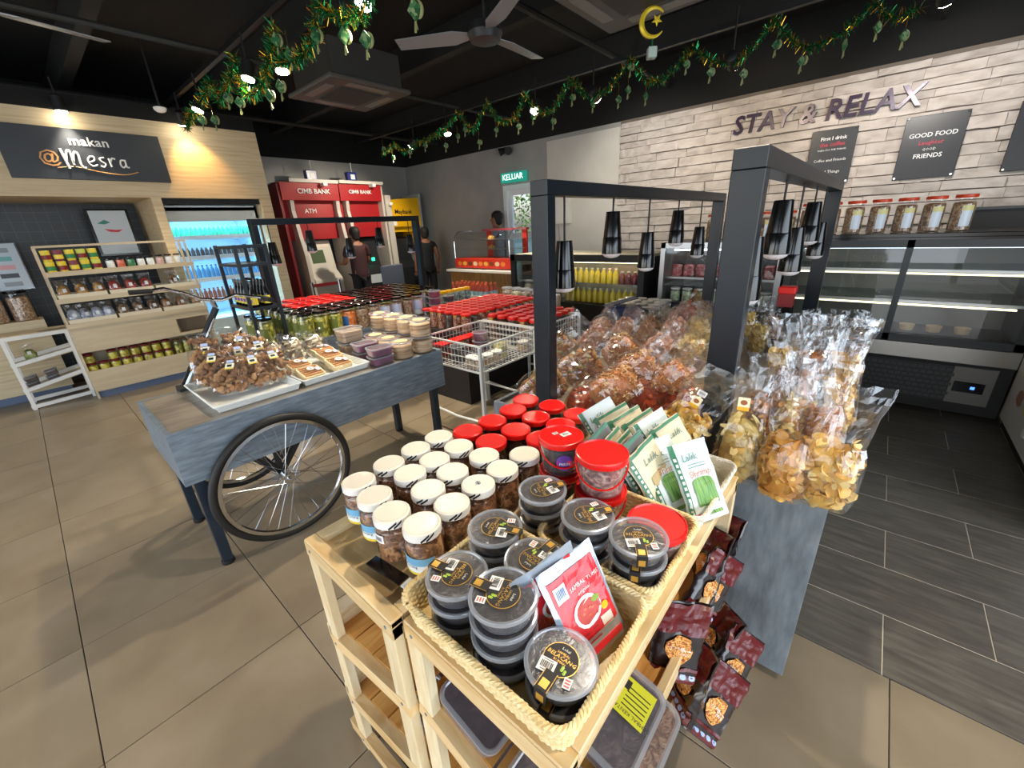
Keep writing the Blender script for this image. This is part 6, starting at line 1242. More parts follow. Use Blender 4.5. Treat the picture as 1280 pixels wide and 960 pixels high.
def person(loc, rz, h, shirt, trou, label, arms='reach', lean=0):
    o = thing('person', label, 'person', loc, rz); s = h/1.70
    P = []; E_ = []; R_ = []
    def v(x, y, z, r): P.append((x*s, y*s, z*s)); R_.append(r*s if not isinstance(r, tuple) else (r[0]*s, r[1]*s)); return len(P)-1
    pel = v(0, 0, .92, (.13, .09)); sp = v(0, .01, 1.10, (.14, .10)); ch = v(0, .0, 1.28, (.165, .115)); sh_ = v(0, -.01, 1.40, (.10, .08)); nk = v(0, .0, 1.47, .055); hd0 = v(0, .02, 1.54, .075); hd1 = v(0, .015, 1.62, .088); hd2 = v(0, .0, 1.67, .06)
    E_ += [(pel, sp), (sp, ch), (ch, sh_), (sh_, nk), (nk, hd0), (hd0, hd1), (hd1, hd2)]
    hands = []
    for sd in (-1, 1):
        a = v(.18*sd, 0, 1.37, .058); 
        if arms == 'reach': el = v(.235*sd, .06, 1.12, .043); wr = v(.20*sd, .28, 1.10, .030); hn = v(.19*sd, .35, 1.11, .034); f0 = Vector((.19*sd, .36, 1.11)); fd = Vector((0, 1, -.1))
        else: el = v(.24*sd, -.02, 1.11, .043); wr = v(.25*sd, .06, .88, .030); hn = v(.25*sd, .07, .82, .034); f0 = Vector((.25*sd, .07, .81)); fd = Vector((0, .2, -1))
        E_ += [(sh_, a), (a, el), (el, wr), (wr, hn)]; hands.append((sd, f0, fd.normalized()))
        hp = v(.09*sd, 0, .86, .085); kn = v(.10*sd, .01, .48, .055); an = v(.10*sd, -.02, .09, .038); toe = v(.11*sd, .13, .04, .032)
        E_ += [(pel, hp), (hp, kn), (kn, an), (an, toe)]
    skin('body', o, P, E_, R_, SKN)
    for sd, f0, fd in hands:
        for k in range(5):
            base = f0+Vector((.022*(k-1.5)*sd*-1, 0, 0)) if k < 4 else f0+Vector((-.035*sd, 0, .01)); L = (.06, .07, .075, .065, .05)[k]; d2 = fd if k < 4 else (fd+Vector((-.6*sd, 0, 0))).normalized(); c_ = Vector((0, .0, -.3)) if arms == 'reach' else Vector((0, .25, 0))
            pts = [base*s, (base+d2*L*.5)*s, (base+d2*L*.5+(d2+c_).normalized()*L*.5)*s]; ob('finger', B().tube(pts, .009*s, 6).mesh('f', SKN), o)
    # clothes
    sv = [(0, 0, .77), (0, .01, 1.10), (0, 0, 1.28), (0, -.01, 1.405), (-.18, 0, 1.375), (-.225, .035, 1.20), (.18, 0, 1.375), (.225, .035, 1.20), (0, 0, 1.445)]; sv = [tuple(c*s for c in p) for p in sv]
    skin('shirt', o, sv, [(0, 1), (1, 2), (2, 3), (3, 4), (4, 5), (3, 6), (6, 7), (3, 8)], [(.175*s, .13*s), (.165*s, .125*s), (.18*s, .13*s), (.115*s, .09*s), .072*s, .062*s, .072*s, .062*s, .068*s], shirt)
    tv = [(0, 0, .97), (-.09, 0, .85), (-.10, .01, .48), (-.10, -.02, .10), (.09, 0, .85), (.10, .01, .48), (.10, -.02, .10)]; tv = [tuple(c*s for c in p) for p in tv]
    skin('trousers', o, tv, [(0, 1), (1, 2), (2, 3), (0, 4), (4, 5), (5, 6)], [(.165*s, .12*s), .10*s, .075*s, .06*s, .10*s, .075*s, .06*s], trou)
    for sd in (-1, 1): ob('shoe', B().rrect(.10*s, .27*s, .045*s, 0, .07*s, .08*s, .22*s).mesh('s', BLKM), o, (.105*sd*s, .05*s, 0))
    hr = B(); hr.lathe([(.086, 1.585), (.095, 1.62), (.090, 1.67), (.06, 1.71), (.02, 1.725)], 16, sy=1.1).lathe([(.02, 1.49), (.065, 1.52), (.082, 1.58), (.080, 1.64)], 16, (0, -.022, 0), sy=.85); ob('hair', hr.mesh('h', HAIR), o, (0, -.022*s, 0), sc=s)
    for sd in (-1, 1): ob('ear', B().lathe([(.004, -.022), (.018, -.01), (.018, .01), (.004, .022)], 8, sx=.5).mesh('e', SKN), o, (.086*sd*s, .01*s, 1.60*s)); ob('eye', B().lathe([(.004, -.006), (.009, 0), (.004, .006)], 8).mesh('e', PAPER), o, (.032*sd*s, .094*s, 1.61*s))
    ob('nose', B().lathe([(.012, -.02), (.010, 0), (.004, .02)], 8).mesh('n', SKN), o, (0, .105*s, 1.59*s)); ob('mouth', B().box(-.02, .02, 0, .008, -.004, .004).mesh('m', plain('lip', '7a3f36')), o, (0, .09*s, 1.55*s))
    return o
# rz: default faces +y
person((-6.78, 3.84, 0), PI/2, 1.60, plain('shirt_maroon', '3a1c1e', .8), plain('trousers_dark', '1c1b1f', .8), 'person seen from behind in a dark maroon shirt using a cash machine')
person((-5.2, 5.66, 0), 1.9, 1.74, plain('shirt_grey', '8f949a', .8), plain('trousers_dark', '1c1b1f', .8), 'person in a grey shirt behind the red food warmer, head turned left', 'down')
person((-6.75, 5.28, 0), 1.2, 1.55, plain('shirt_black', '121214', .8), plain('trousers_dark', '1c1b1f', .8), 'person in black clothes standing by the yellow bank booth', 'down')
# ------------------------------------------------------------------ wood counter and red food warmer
o = thing('wood_counter', 'brown wooden counter under the red food warmer', 'counter', (-5.55, 4.72, 0)); BRW = grain('brown_wood', ['7a5226', '93672f', 'a8793c'], (8, 8, 1.5), 3, 5, .5, .03)
ob('counter_body', B().box(.05, 1.45, .05, .6, 0, .84).mesh('b', BRW, smooth=False), o); ob('counter_top', B().box(0, 1.5, 0, .65, .84, .875, b=.003).mesh('t', WHT, smooth=False), o)
o = thing('food_warmer', 'red curved-glass food warmer with shelves on the wood counter', 'food warmer', (-5.42, 4.82, .8755)); WR = plain('warmer_red', 'c8301e', .35)
ob('base_box', B().box(0, 1.25, 0, .45, .02, .17, b=.006).mesh('b', WR, smooth=False), o)
fp = B(); r = random.Random(5)
for i in range(9): fp.mat(plain(('food_or', 'food_ye', 'food_dk', 'food_cr')[i % 4], ('d9822e', 'e0a83a', '6d3a1c', 'd8c098')[i % 4])).add([(.12+.12*i+.05*math.cos(2*PI*k/9), -.002, .09+.035*math.sin(2*PI*k/9)) for k in range(9)], [tuple(range(9))])
ob('food_pictures', fp.mesh('f', smooth=False), o)
pf = [(0.0, .17)]+[(.16-.16*math.cos(a), .42+.16*math.sin(a)) for a in [PI/2*i/6 for i in range(7)]]+[(.45, .58)]
gl = B(); N = len(pf); gl.add([(x, y, z) for x in (.03, 1.22) for y, z in pf], [(i, i+1, N+i+1, N+i) for i in range(N-1)]); ob('curved_glass', gl.mesh('g', GLASS), o)
for x in (.02, 1.22): ob('chrome_arch', B().tube([(x, y, z) for y, z in pf], .008, 6).mesh('a', CHR), o)
for x in (.42, 1.18): ob('red_post', B().bar((x, .43, .17), (x, .43, .58), .09, .03).mesh('p', WR, smooth=False), o)
ob('top_bar', B().box(.3, 1.25, .38, .45, .57, .60).mesh('t', plain('warmer_pink', 'a8404a'), smooth=False), o)
for z in (.30, .44): ob('wire_shelf', B().box(.05, 1.2, .08, .42, z, z+.008).mesh('s', STEEL, smooth=False), o)
FOODS = ('fried_food', None, [('pile', B().mat(grain('fried', ['8a5a22', 'c9943f', 'e6c88a'], nscale=40, bump=.6)).lathe([(.06, 0), (.055, .03), (.03, .05), (.005, .055)], 12).mesh('p'))])
for i, (x, z) in enumerate(((.62, .3095+.8755), (.62, .4495+.8755))): place(FOODS, 'small pile of fried food on the %s shelf of the warmer' % ('lower', 'upper')[i], 'food', (-5.42+x, 5.08, z))
# ------------------------------------------------------------------ black framed chest chiller, centre
YD = chb(plain('juice_yellow', 'd9c23a', .3), plain('cap_white', 'e8e6dc'), .17, .035); PD = chb(plain('juice_purple', '6d2a3c', .3), plain('cap_white', 'e8e6dc'), .14, .035)
def cab(x0, x1, y0, y1, z0, z1, label, fm, lm, div=(), shelves=(), fw=.06, body=None):
    o = thing('display_chiller', label, 'display fridge', (x0, y0, 0)); W, D = x1-x0, y1-y0; fr = B()
    ob('base_box', B().box(0, W, 0.02, D, 0.02, z0).mesh('b', body or BLKM, smooth=False), o)
    for x in (0, W-fw): ob('frame_post', B().box(x, x+fw, 0, fw, z0, z1).mesh('p', fm, smooth=False), o)
    for x in div: ob('frame_post', B().box(x, x+fw*.8, 0, fw*.7, z0, z1).mesh('p', fm, smooth=False), o)
    ob('top_rail', B().box(0, W, 0, fw, z1-fw*1.1, z1).mesh('t', fm, smooth=False), o); ob('bottom_rail', B().box(0, W, 0, fw*.9, z0, z0+fw).mesh('t', fm, smooth=False), o)
    ob('top_panel', B().box(0, W, fw, D, z1-.03, z1).mesh('t', lm, smooth=False), o); ob('back_panel', B().box(0, W, D-.02, D, z0, z1-.03).mesh('t', lm, smooth=False), o)
    for x in (0, W-.02): ob('side_panel', B().box(x, x+.02, fw, D-.02, z0, z1-.03).mesh('t', fm, smooth=False), o)
    ob('front_glass', B().box(fw, W-fw, .02, .026, z0+fw, z1-fw).mesh('g', GLASS, smooth=False), o)
    for z in shelves: ob('shelf', B().box(.03, W-.03, .10, D-.04, z-.008, z).mesh('s', film('shelf_glass', 'dfe8e4', base=.12, gain=.3, rough=.1, bump=0, body=.25, bodycol='b9bfb4'), smooth=False), o); ob('shelf_edge', B().box(.03, W-.03, .09, .10, z-.014, z+.006).mesh('s', STEEL, smooth=False), o)
    return o
WARMI = plain('cabinet_cream', 'd9d2b8', .5)
c1 = cab(-3.72, -1.86, 4.28, 5.0, .52, 1.15, 'black framed chest chiller with yellow drinks in the centre back', BLKM, WARMI, (.72,), (.82,), .07)
ob('light_strip', B().box(.8, 1.78, .08, .11, 1.06, 1.075).mesh('l', emis('warm_strip', 'fff0b8', 6), smooth=False), c1)
for i in range(13): place(YD if i < 9 else PD, '%s bottle on the centre chiller shelf, %s from the left' % ('yellow drink' if i < 9 else 'purple drink', ORD[i]), 'bottle', (-2.90+.078*i, 4.46, .821), 0, 'drinks on the centre chiller shelf')
for i in range(12):
    place(YD, 'yellow drink bottle on the centre chiller floor, %s from the left' % ORD[i], 'bottle', (-2.92+.078*i, 4.44, .5905), 0, 'drinks on the centre chiller floor')
for i in range(8): place(CJ[i % 2], 'cream snack jar inside the left half of the centre chiller, %s from the left' % ORD[i], 'jar', (-3.6+.0*i+.07*i, 4.5+.12*(i % 2), .5905), 0, 'jars in the centre chiller')
c2 = cab(-1.70, -.62, 4.28, 5.0, .42, 1.27, 'grey framed upright chiller behind the chip heap', STEEL, plain('cab_grey', '5b6062', .4), (), (.68, .93), .045)
ob('light_strip', B().box(.1, .98, .10, .13, 1.19, 1.205).mesh('l', emis('cool_strip', 'e8f4ff', 5), smooth=False), c2)
MB = ('meat_pack', None, [('pack', B().mat(grain('meat_red', ['5a1c20', '8d3a3c', 'b98a86'], nscale=30, bump=.3)).box(-.05, .05, -.04, .04, 0, .12, b=.015).mesh('p'))]); GJ = jar(.05, .12, WHITE, grain('pale_green_mix', ['7a8a5a', 'b9c49a', 'e0e6d0'], nscale=30, bump=.3), .014, .048, n=14)
for i in range(8): place(MB, 'dark red pack in the grey chiller, %s from the left' % ORD[i], 'pack', (-1.58+.12*i, 4.47, .931), 0, 'red packs in the grey chiller'); place(GJ, 'pale green jar in the grey chiller, %s from the left' % ORD[i], 'jar', (-1.58+.12*i, 4.46, .681), 0, 'pale jars in the grey chiller')
for i in range(7): place(CJ[i % 3], 'clear jar on the floor of the grey chiller, %s from the left' % ORD[i], 'jar', (-1.55+.14*i, 4.46, .4655), 0, 'jars on the grey chiller floor', sc=.85)
# ------------------------------------------------------------------ long black fridge at the right
FRM = plain('fridge_frame', '2f3336', .35, .3)
c3 = cab(-.60, .87, 4.28, 5.02, .53, 1.27, 'long black glass-fronted pastry fridge at the right', FRM, plain('fridge_inner', '6e7068', .35), (.73,), (.82, 1.05), .05)
ob('chrome_band', B().box(0, 1.47, -.03, .02, .41, .53, b=.004).mesh('c', plain('soft_chrome', 'a9a6a0', .22, .9), smooth=False), c3)
ob('chrome_cap', B().box(-.02, 1.49, -.02, .5, 1.27, 1.285).mat(BLK).box(-.02, 1.49, -.025, .74, 1.285, 1.315, b=.004).mesh('c', plain('soft_chrome', 'a9a6a0', .22, .9), smooth=False), c3)
gr = B().mat(plain('grille_dark', '1c1d1e', .5)).box(.08, 1.18, .008, .02, .10, .38); gr.mat(plain('grille_grey', '3a3d3f', .45, .4))
for i in range(28):
    for j in range(7): gr.lathe([(.012, 0), (.006, .003)], 6, (0, 0, 0), cap=False) if False else gr.box(.09+.039*i+(.019 if j % 2 else 0), .118+.039*i+(.019 if j % 2 else 0), .004, .008, .115+.037*j, .138+.037*j)
ob('grille', gr.mesh('g', smooth=False), c3)['kind'] = 'stuff'
ct = ob('control_panel', B().box(1.18, 1.40, .005, .02, .10, .38).mesh('p', plain('panel_grey', '6e6c68', .4, .5), smooth=False), c3)
ob('display', B().box(1.20, 1.36, .0, .006, .19, .27, b=.0025).mesh('d', BLK, smooth=False), ct); ob('blue_digit', B().box(1.290, 1.312, -.002, .0, .22, .24).mesh('d', emis('blue_led', '4a7dff', 2.5), smooth=False), ct)
for z in (.79, 1.02): ob('shelf_light', B().box(.06, 1.38, .07, .085, z, z+.012).mesh('l', emis('cream_strip', 'fff3c8', 2.2), smooth=False), c3)
ob('top_light', B().box(.1, 1.36, .10, .13, 1.205, 1.22).mesh('l', emis('cool_strip2', 'd8f0ff', 2.5), smooth=False), c3)
CUPC = ('paper_cup', None, [('cup', B().mat(plain('cup_tan', 'b9a278', .6)).lathe([(.04, 0), (.048, .045), (.046, .045), (.04, .01)], 16).mesh('c'))])
for i in range(6): place(CUPC, 'tan paper cup on the fridge floor, %s from the left' % ORD[i], 'cup', (-.20+.155*i, 4.47, .5815), 0, 'paper cups in the fridge')
KJ = jar(.062, .22, plain('orange_red_lid', 'd8421a', .35), grain('twisted_snack', ['5a3a24', '94704c', 'cdb08a'], nscale=30, detail=3, bump=.9, dist=2), .022, .058, False, (.03, .17, [(plain('label_frost', 'cfd8e2', .3), .75), (plain('label_straw', 'd9cf8a', .4), .25)], -1.7, -.7), None, False)
for i in range(12): place(KJ, 'snack jar with orange lid on top of the fridge, %s from the right' % ORD[i], 'jar', (.38-.152*i, 4.52, 1.3155 if .38-.152*i > -.60 else 1.2705), 0, 'orange-lidded jars along the fridge tops')
o = thing('counter_shelf', 'dark counter shelf at the stone wall behind the fridges', 'shelf', (-3.0, 5.5, 0))
ob('counter_body', B().box(0, 4.6, .1, .38, 0, 1.02).mesh('b', BLKM, smooth=False), o); ob('counter_top', B().box(0, 4.6, 0, .38, 1.02, 1.06).mesh('t', plain('counter_grey', '6a6660', .3), smooth=False), o)
o = thing('coffee_station', 'black cabinet on the counter at the right of the stone wall', 'cabinet', (.52, 5.52, 1.0605)); ob('cabinet_body', B().box(0, 1.2, 0, .32, 0, .38).mesh('b', BLKM, smooth=False), o); ob('top_board', B().box(-.02, 1.22, -.02, .32, .38, .40).mesh('t', FRM, smooth=False), o)
# freezer at the right edge
o = thing('chest_freezer', 'white chest freezer with food pictures at the right edge', 'freezer', (.87, 2.75, 0)); ob('freezer_body', B().box(0, .6, 0, 1.50, .06, .80, b=.01).mesh('b', plain('freezer_white', 'cfc9bf', .4), smooth=False), o); ob('base', B().box(.02, .58, .02, 1.48, 0, .06).mesh('b', BLKM, smooth=False), o); ob('lid', B().box(0, .6, 0, 1.50, .80, .86, b=.01).mesh('l', plain('freezer_lid', 'b0a898', .4), smooth=False), o)
fp = B(); 
for i, (y, z, c_) in enumerate(((1.12, .38, 'c9a23a'), (1.02, .30, 'd9c870'), (.98, .44, '8a9a3a'), (1.12, .50, 'c98a4a'), (.78, .30, '9a3a3c'), (.72, .18, '7a2430'), (.6, .4, 'd0b05a'), (1.22, .30, 'a8743a'))): fp.mat(plain('food_%d' % i, c_, .4)).add([(-.002, y+.07*math.cos(2*PI*k/12)*(1+.2*math.sin(3*k)), z+.055*math.sin(2*PI*k/12)) for k in range(12)][::-1], [tuple(range(12))])
ob('food_pictures', fp.mesh('f', smooth=False), o); ob('latch', B().lathe([(.035, 0), (.035, .012), (.02, .016), (.001, .016)], 16).mesh('l', WHITE), o, (-.001, .86, .20), (0, -PI/2, 0))
o = thing('side_cabinet', 'beige marbled cabinet side right of the pastry fridge', 'cabinet', (.90, 4.30, 0)); ob('cabinet_body', B().box(0, .5, 0, .7, 0, 1.2).mesh('b', grain('beige_marble', ['8d7a60', 'b09a7a', 'c9b698'], nscale=4, dist=2, bump=0), smooth=False), o)
# ------------------------------------------------------------------ writing on the stone wall
o = thing('wall_lettering', 'large dark purple metal letters spelling STAY & RELAX on the stone wall', 'sign', (-.80, YW-.085, 2.44))
LM_ = plain('letter_plum', '2e1c3a', .3, .15)
MT = frame((0, 0, 0), (1, 0, 0), (0, 0, 1)); Rz = Matrix.Rotation(0.0, 4, 'Y')
tx = B().mat(LM_); tx.text('STAY & RELAX', .255, Rz @ MT, ex=.016, shear=.12, sp=1.03, off=.004)
WT = max(v[0] for v in tx.v)-min(v[0] for v in tx.v); k = 1.60/WT
ob('letters', tx.mesh('t', smooth=False), o, (0, 0, 0), sc=(k, 1, 1))
def sign(x0, x1, z0, z1, label, lines):
    o = thing('wall_poster', label, 'sign', ((x0+x1)/2, YW-.095, (z0+z1)/2)); W, H = (x1-x0)/2, (z1-z0)/2
    ob('board', B().box(-W, W, 0, .02, -H, H, b=.003).mesh('b', plain('poster_slate', '272a30', .35), smooth=False), o)
    for sx in (-1, 1):
        for sz in (-1, 1): ob('stud', B().tube([(sx*(W-.015), .0, sz*(H-.015)), (sx*(W-.015), -.012, sz*(H-.015))], .009, 8).mesh('s', CHR), o)
    for i, (t, z, s_, m_) in enumerate(lines):
        b = B().mat(m_).text(t, s_, frame((0, -.003, z), (1, 0, 0), (0, 0, 1)), ex=.001, off=.0008 if s_ > .04 else 0); ob('lettering', b.mesh('l', smooth=False), o)
PW = plain('print_white', 'e6e8e8', .5); PR_ = plain('print_rose', 'b02a48', .5)
sign(-.80, -.42, 1.76, 2.27, 'slate poster about coffee and friends, partly behind the gate', (('First I drink', .17, .046, PW), ('the coffee', .115, .052, PR_), ('THEN I DO THE THINGS', .065, .022, PW), ('Coffee and Friends', -.03, .036, PW), ('Good Things', -.14, .040, PW)))
sign(-.07, .35, 1.74, 2.27, 'slate poster reading GOOD FOOD GOOD FRIENDS', (('GOOD FOOD', .10, .052, PW), ('Laughter', .035, .048, PR_), ('GOOD', -.02, .030, PW), ('FRIENDS', -.075, .052, PW)))
sign(.64, 1.06, 1.74, 2.27, 'slate poster cut by the right edge of the view', (('Coffee', .06, .09, PR_), ('TIME', -.05, .08, PW)))
o = thing('exit_sign', 'green lit exit sign reading KELUAR above the back door', 'exit sign', (-4.95, YW-.10, 2.27)); ob('sign_box', B().box(-.27, .27, 0, .06, -.075, .075, b=.005).mesh('b', emis('exit_green', '2aa08c', .7), smooth=False), o); ob('lettering', B().mat(emis('exit_white', 'd8ffe8', 1.6)).text('KELUAR', .125, frame((0, -.004, 0), (1, 0, 0), (0, 0, 1)), ex=.001, off=.001).mesh('l', smooth=False), o); ob('bracket', B().box(-.2, .2, .06, .1, -.01, .01).mesh('k', BLKM, smooth=False), o)
o = thing('emergency_light', 'twin-head emergency light high on the cement wall', 'lamp', (-5.10, YW-.10, 2.70)); ob('bracket', B().box(-.03, .03, .02, .10, -.02, .03).mesh('b', BLKM, smooth=False), o)
for sx in (-1, 1): ob('lamp_head', B().tube([(sx*.02, .05, 0), (sx*.10, -.02, -.04)], [.03, .065], 12).mesh('h', BLKM), o)
o = thing('wall_panel', 'white electrical panel on the cement wall right of the door', 'panel', (-4.12, YW-.09, 1.50)); ob('box', B().box(0, .28, 0, .09, 0, .55, b=.004).mesh('b', WHT, smooth=False), o); ob('cable', B().tube([(.05, .05, 0), (.08, .05, -.35)], .006, 6).mesh('c', plain('cable_grey', '9a9a98')), o)
# pale painted section right of the exit door
struct('trim_20', B().box(-4.30, -3.04, YW-.012, YW-.001, 0, 2.70).mesh('p', grain('pale_wall', ['c6c2b8', 'cfcbc2', 'd6d2c9'], nscale=2, bump=0), smooth=False))
# ------------------------------------------------------------------ track lights (they light the room)
def spot(x, y, z, tgt, power, col, label, ang=1.5, bulb='fff2d6', st=45, r=.045, blend=.6, rail=True):
    o = thing('track_spotlight', label, 'spotlight', (x, y, z)); d = (Vector(tgt)-Vector((x, y, z))).normalized()
    ob('housing', B().tube([-d*.13, -d*.12, -d*.01, d*.002], [.03, .045, .05, .052], 14, cap=True).mesh('h', plain('housing_black', '1a1a1a', .5)), o)
    ob('bulb', B().tube([d*.003, d*.012, d*.02], [r*.95, r, r*.6], 14).mesh('b', emis('bulb_'+bulb, bulb, st)), o)
    ob('stem', B().cyl(-d*.08, (-d.x*.08, -d.y*.08, 3.00-z), .008, n=6).mesh('s', BLKM), o)
    l = bpy.data.lights.new('spot', 'SPOT'); l.energy = power; l.color = col; l.spot_size = ang; l.spot_blend = blend; l.shadow_soft_size = .04
    lo = bpy.data.objects.new('spot_light', l); COL.objects.link(lo); lo.parent = o; lo.location = d*.03; lo.rotation_euler = d.to_track_quat('-Z', 'Y').to_euler()
WARM = (1.0, .80, .55); WRM2 = (1.0, .88, .70)
struct('trim_21', B().box(-7.2, -.2, 1.68, 1.72, 2.99, 3.03).mesh('track', plain('track_black', '151515', .5), smooth=False)); struct('trim_22', B().box(-6.6, 2.0, 4.28, 4.32, 2.90, 2.94).mesh('track', plain('track_black', '151515'), smooth=False))
SPS = [((-6.10, 1.66, 2.72), (-6.9, 1.95, 1.2), 26, (1.0, .55, .16), 'spotlight shining on the oak wall beside the chiller', 1.5), ((-6.20, .72, 2.73), (-6.2, .75, 0), 60, WRM2, 'spotlight above the charcoal shop sign', 1.3), ((-5.31, 1.60, 2.70), (-5.4, .4, 0), 80, WRM2, 'spotlight inside the left garland nearest the oak wall', 1.7), ((-4.11, 1.65, 2.70), (-4.0, 1.0, .0), 110, WRM2, 'double spotlight behind the left garland', 1.7), ((-3.65, 1.72, 2.66), (-3.4, 1.6, .7), 140, WRM2, 'bright spotlight glowing through the left garland', 1.7), ((-2.47, 1.70, 2.70), (-1.9, .6, 0), 210, WRM2, 'brightest spotlight at the top centre of the view', 1.9),
       ((-5.62, 4.35, 2.68), (-7.3, 4.1, 1.3), 160, WRM2, 'spotlight leftmost in the back garland', 1.6), ((-4.75, 4.3, 2.70), (-4.2, 4.2, .7), 190, WRM2, 'second spotlight in the back garland', 1.7), ((-3.25, 4.27, 2.69), (-2.8, 3.2, .7), 150, WRM2, 'third spotlight from the left in the back garland', 1.7), ((-2.49, 4.3, 2.66), (-2.6, 5.9, 1.9), 60, (1.0, .93, .84), 'spotlight glowing green through tinsel in the back garland', 1.5), ((-1.22, 4.3, 2.64), (-1.3, 5.9, 2.1), 40, WARM, 'spotlight glowing yellow through tinsel near the stone wall', 1.5), ((-.01, 4.3, 2.70), (.2, 5.9, 1.9), 85, (1.0, .93, .86), 'spotlight at the upper right end of the back garland', 1.6)]
for p, t, w_, c_, l, a in SPS: spot(*p, t, w_, c_, l, a)
# spots outside the view that light the goods in front
for p, t, w_, l in (((1.15, 1.1, 2.75), (.45, .95, 0), 105, 'spotlight above the aisle right of the racks, out of view'), ((-.55, 1.70, 2.75), (-.55, .75, .8), 120, 'spotlight above the pine racks, out of view'), ((-1.3, 2.9, 2.85), (-.6, 2.2, .8), 130, 'spotlight above the chip cart, out of view')): spot(*p, t, w_, WRM2, l, 1.5)
# ------------------------------------------------------------------ garlands
TG = plain('tinsel_green', '1f8a4a', .22, .8); TGo = plain('tinsel_gold', 'd9a62e', .22, .8); TGd = plain('tinsel_dark', '14502e', .3, .7)
def garland(pts, name, label, seed, dens=900, rad=.045):
    r = random.Random(seed); o = thing('tinsel_garland', label, 'garland', pts[0]); O = Vector(pts[0]); P = [Vector(p) for p in pts]; path = []
    for a, c_ in zip(P, P[1:]):
        L = (c_-a).length; sag = .10*L
        for k in range(8): t = k/8; q = a.lerp(c_, t); q.z -= sag*4*t*(1-t)*.5; path.append(q-O)
    path.append(P[-1]-O); ob('cord', B().tube(path, .004, 5).mesh('c', TGd), o)
    b = B(); N = len(path)-1; tot = sum((path[i+1]-path[i]).length for i in range(N))
    for i in range(N):
        for q in range(max(3, int(dens*(path[i+1]-path[i]).length/tot))):
            c_ = path[i].lerp(path[i+1], r.random()); d = Vector((r.gauss(0, 1), r.gauss(0, 1), r.gauss(-.2, 1))).normalized(); e = d.orthogonal().normalized()*.0034; L = rad*r.uniform(.5, 1.25)
            b.mat(r.choice((TG, TG, TGo, TGd))).add([c_-e, c_+e, c_+d*L+e*.4, c_+d*L-e*.4], [(0, 1, 2, 3)])
    ob('tinsel', b.mesh('t', smooth=False), o)['kind'] = 'stuff'
ZG = lambda px_, py_, y: at(px_, py_, 'y', y)
g1 = [(478, 192), (492, 178), (505, 190), (522, 178), (540, 172), (574, 140), (590, 164), (609, 126), (625, 152), (643, 148), (657, 118), (672, 140), (690, 138), (714, 97), (735, 120), (760, 112), (788, 72), (808, 100), (830, 100), (857, 68), (868, 60), (892, 76), (925, 76), (970, 22), (985, 44), (1008, 60), (1050, 42), (1095, 2), (1118, 24), (1150, 10)]
garland([tuple(ZG(x, y, 4.22)) for x, y in g1], 'g', 'long green and gold tinsel garland zigzagging across the back of the ceiling', 1, 5200, .05)
g2 = [(232, 160), (238, 142), (262, 100), (275, 130), (293, 70), (305, 118), (328, 108), (342, 30), (350, 78), (388, 58), (398, 4), (430, 22), (452, 14), (470, -30)]
garland([tuple(ZG(x, y, 1.62)) for x, y in g2], 'g', 'near green and gold tinsel garland hanging from the left lighting track', 2, 4200, .06)
KG = grain('ketupat_weave', ['0e3a20', '2a6b3c', '8a9a6a'], kind='cells', nscale=60, bump=0, rough=.4); KP = plain('ketupat_pale', '8a8f5c', .5)
def ket(s): 
    b = B().mat(KG); d = s
    b.add([(0, -.008, d), (d*.8, -.008, 0), (0, -.008, -d), (-d*.8, -.008, 0), (0, .008, d), (d*.8, .008, 0), (0, .008, -d), (-d*.8, .008, 0)], [(0, 3, 2, 1), (4, 5, 6, 7), (0, 1, 5, 4), (1, 2, 6, 5), (2, 3, 7, 6), (3, 0, 4, 7)])
    t = B().mat(KP).bar((0, 0, -d), (-.006, 0, -d-.045), .012, .002).bar((0, 0, -d), (.008, 0, -d-.035), .010, .002)
    c_ = B().mat(TGo).cyl((0, 0, d), (0, 0, d+.085), .0015, n=4)
    m_ = B().mat(KP).tube([(d*.5*math.cos(a)+.012, .009, d*.8*math.sin(a)) for a in [PI*(.5-i/10) for i in range(11)]], [.002+.008*math.sin(PI*i/10) for i in range(11)], 6)
    return ('ketupat_ornament', None, [('woven_diamond', b.mesh('d', smooth=False)), ('ribbon_tail', t.mesh('t', smooth=False)), ('string', c_.mesh('s')), ('moon_backing', m_.mesh('m'))])
K1, K2 = ket(.034), ket(.044)
kp = [(479, 186), (491, 197), (512, 190), (531, 182), (557, 182), (572, 170), (581, 162), (599, 178), (620, 162), (648, 158), (666, 146), (691, 152), (715, 122), (741, 130), (773, 124), (788, 84), (785, 112), (807, 120), (858, 80), (888, 90), (929, 92), (970, 56), (1002, 76), (1056, 56), (1097, 34), (1130, 44)]
for i, (x, y) in enumerate(kp): place(K1, 'woven ketupat ornament, %s from the left on the back garland' % (ORD[i] if i < 20 else 'twenty-'+ORD[i-20]), 'ornament', tuple(ZG(x, y, 4.20)), rnd.uniform(-.8, .8)+.6, 'ketupat ornaments on the back garland')
for i, (x, y) in enumerate(((252, 150), (268, 150), (299, 128), (284, 122), (337, 120), (350, 108), (362, 68), (395, 45), (430, 45), (457, 50), (345, 50), (518, 12))): place(K2, 'woven ketupat ornament, %s from the left on the near garland' % ORD[i], 'ornament', tuple(ZG(x, y, 1.60)), rnd.uniform(-.5, .5)+.7, 'ketupat ornaments on the near garland')
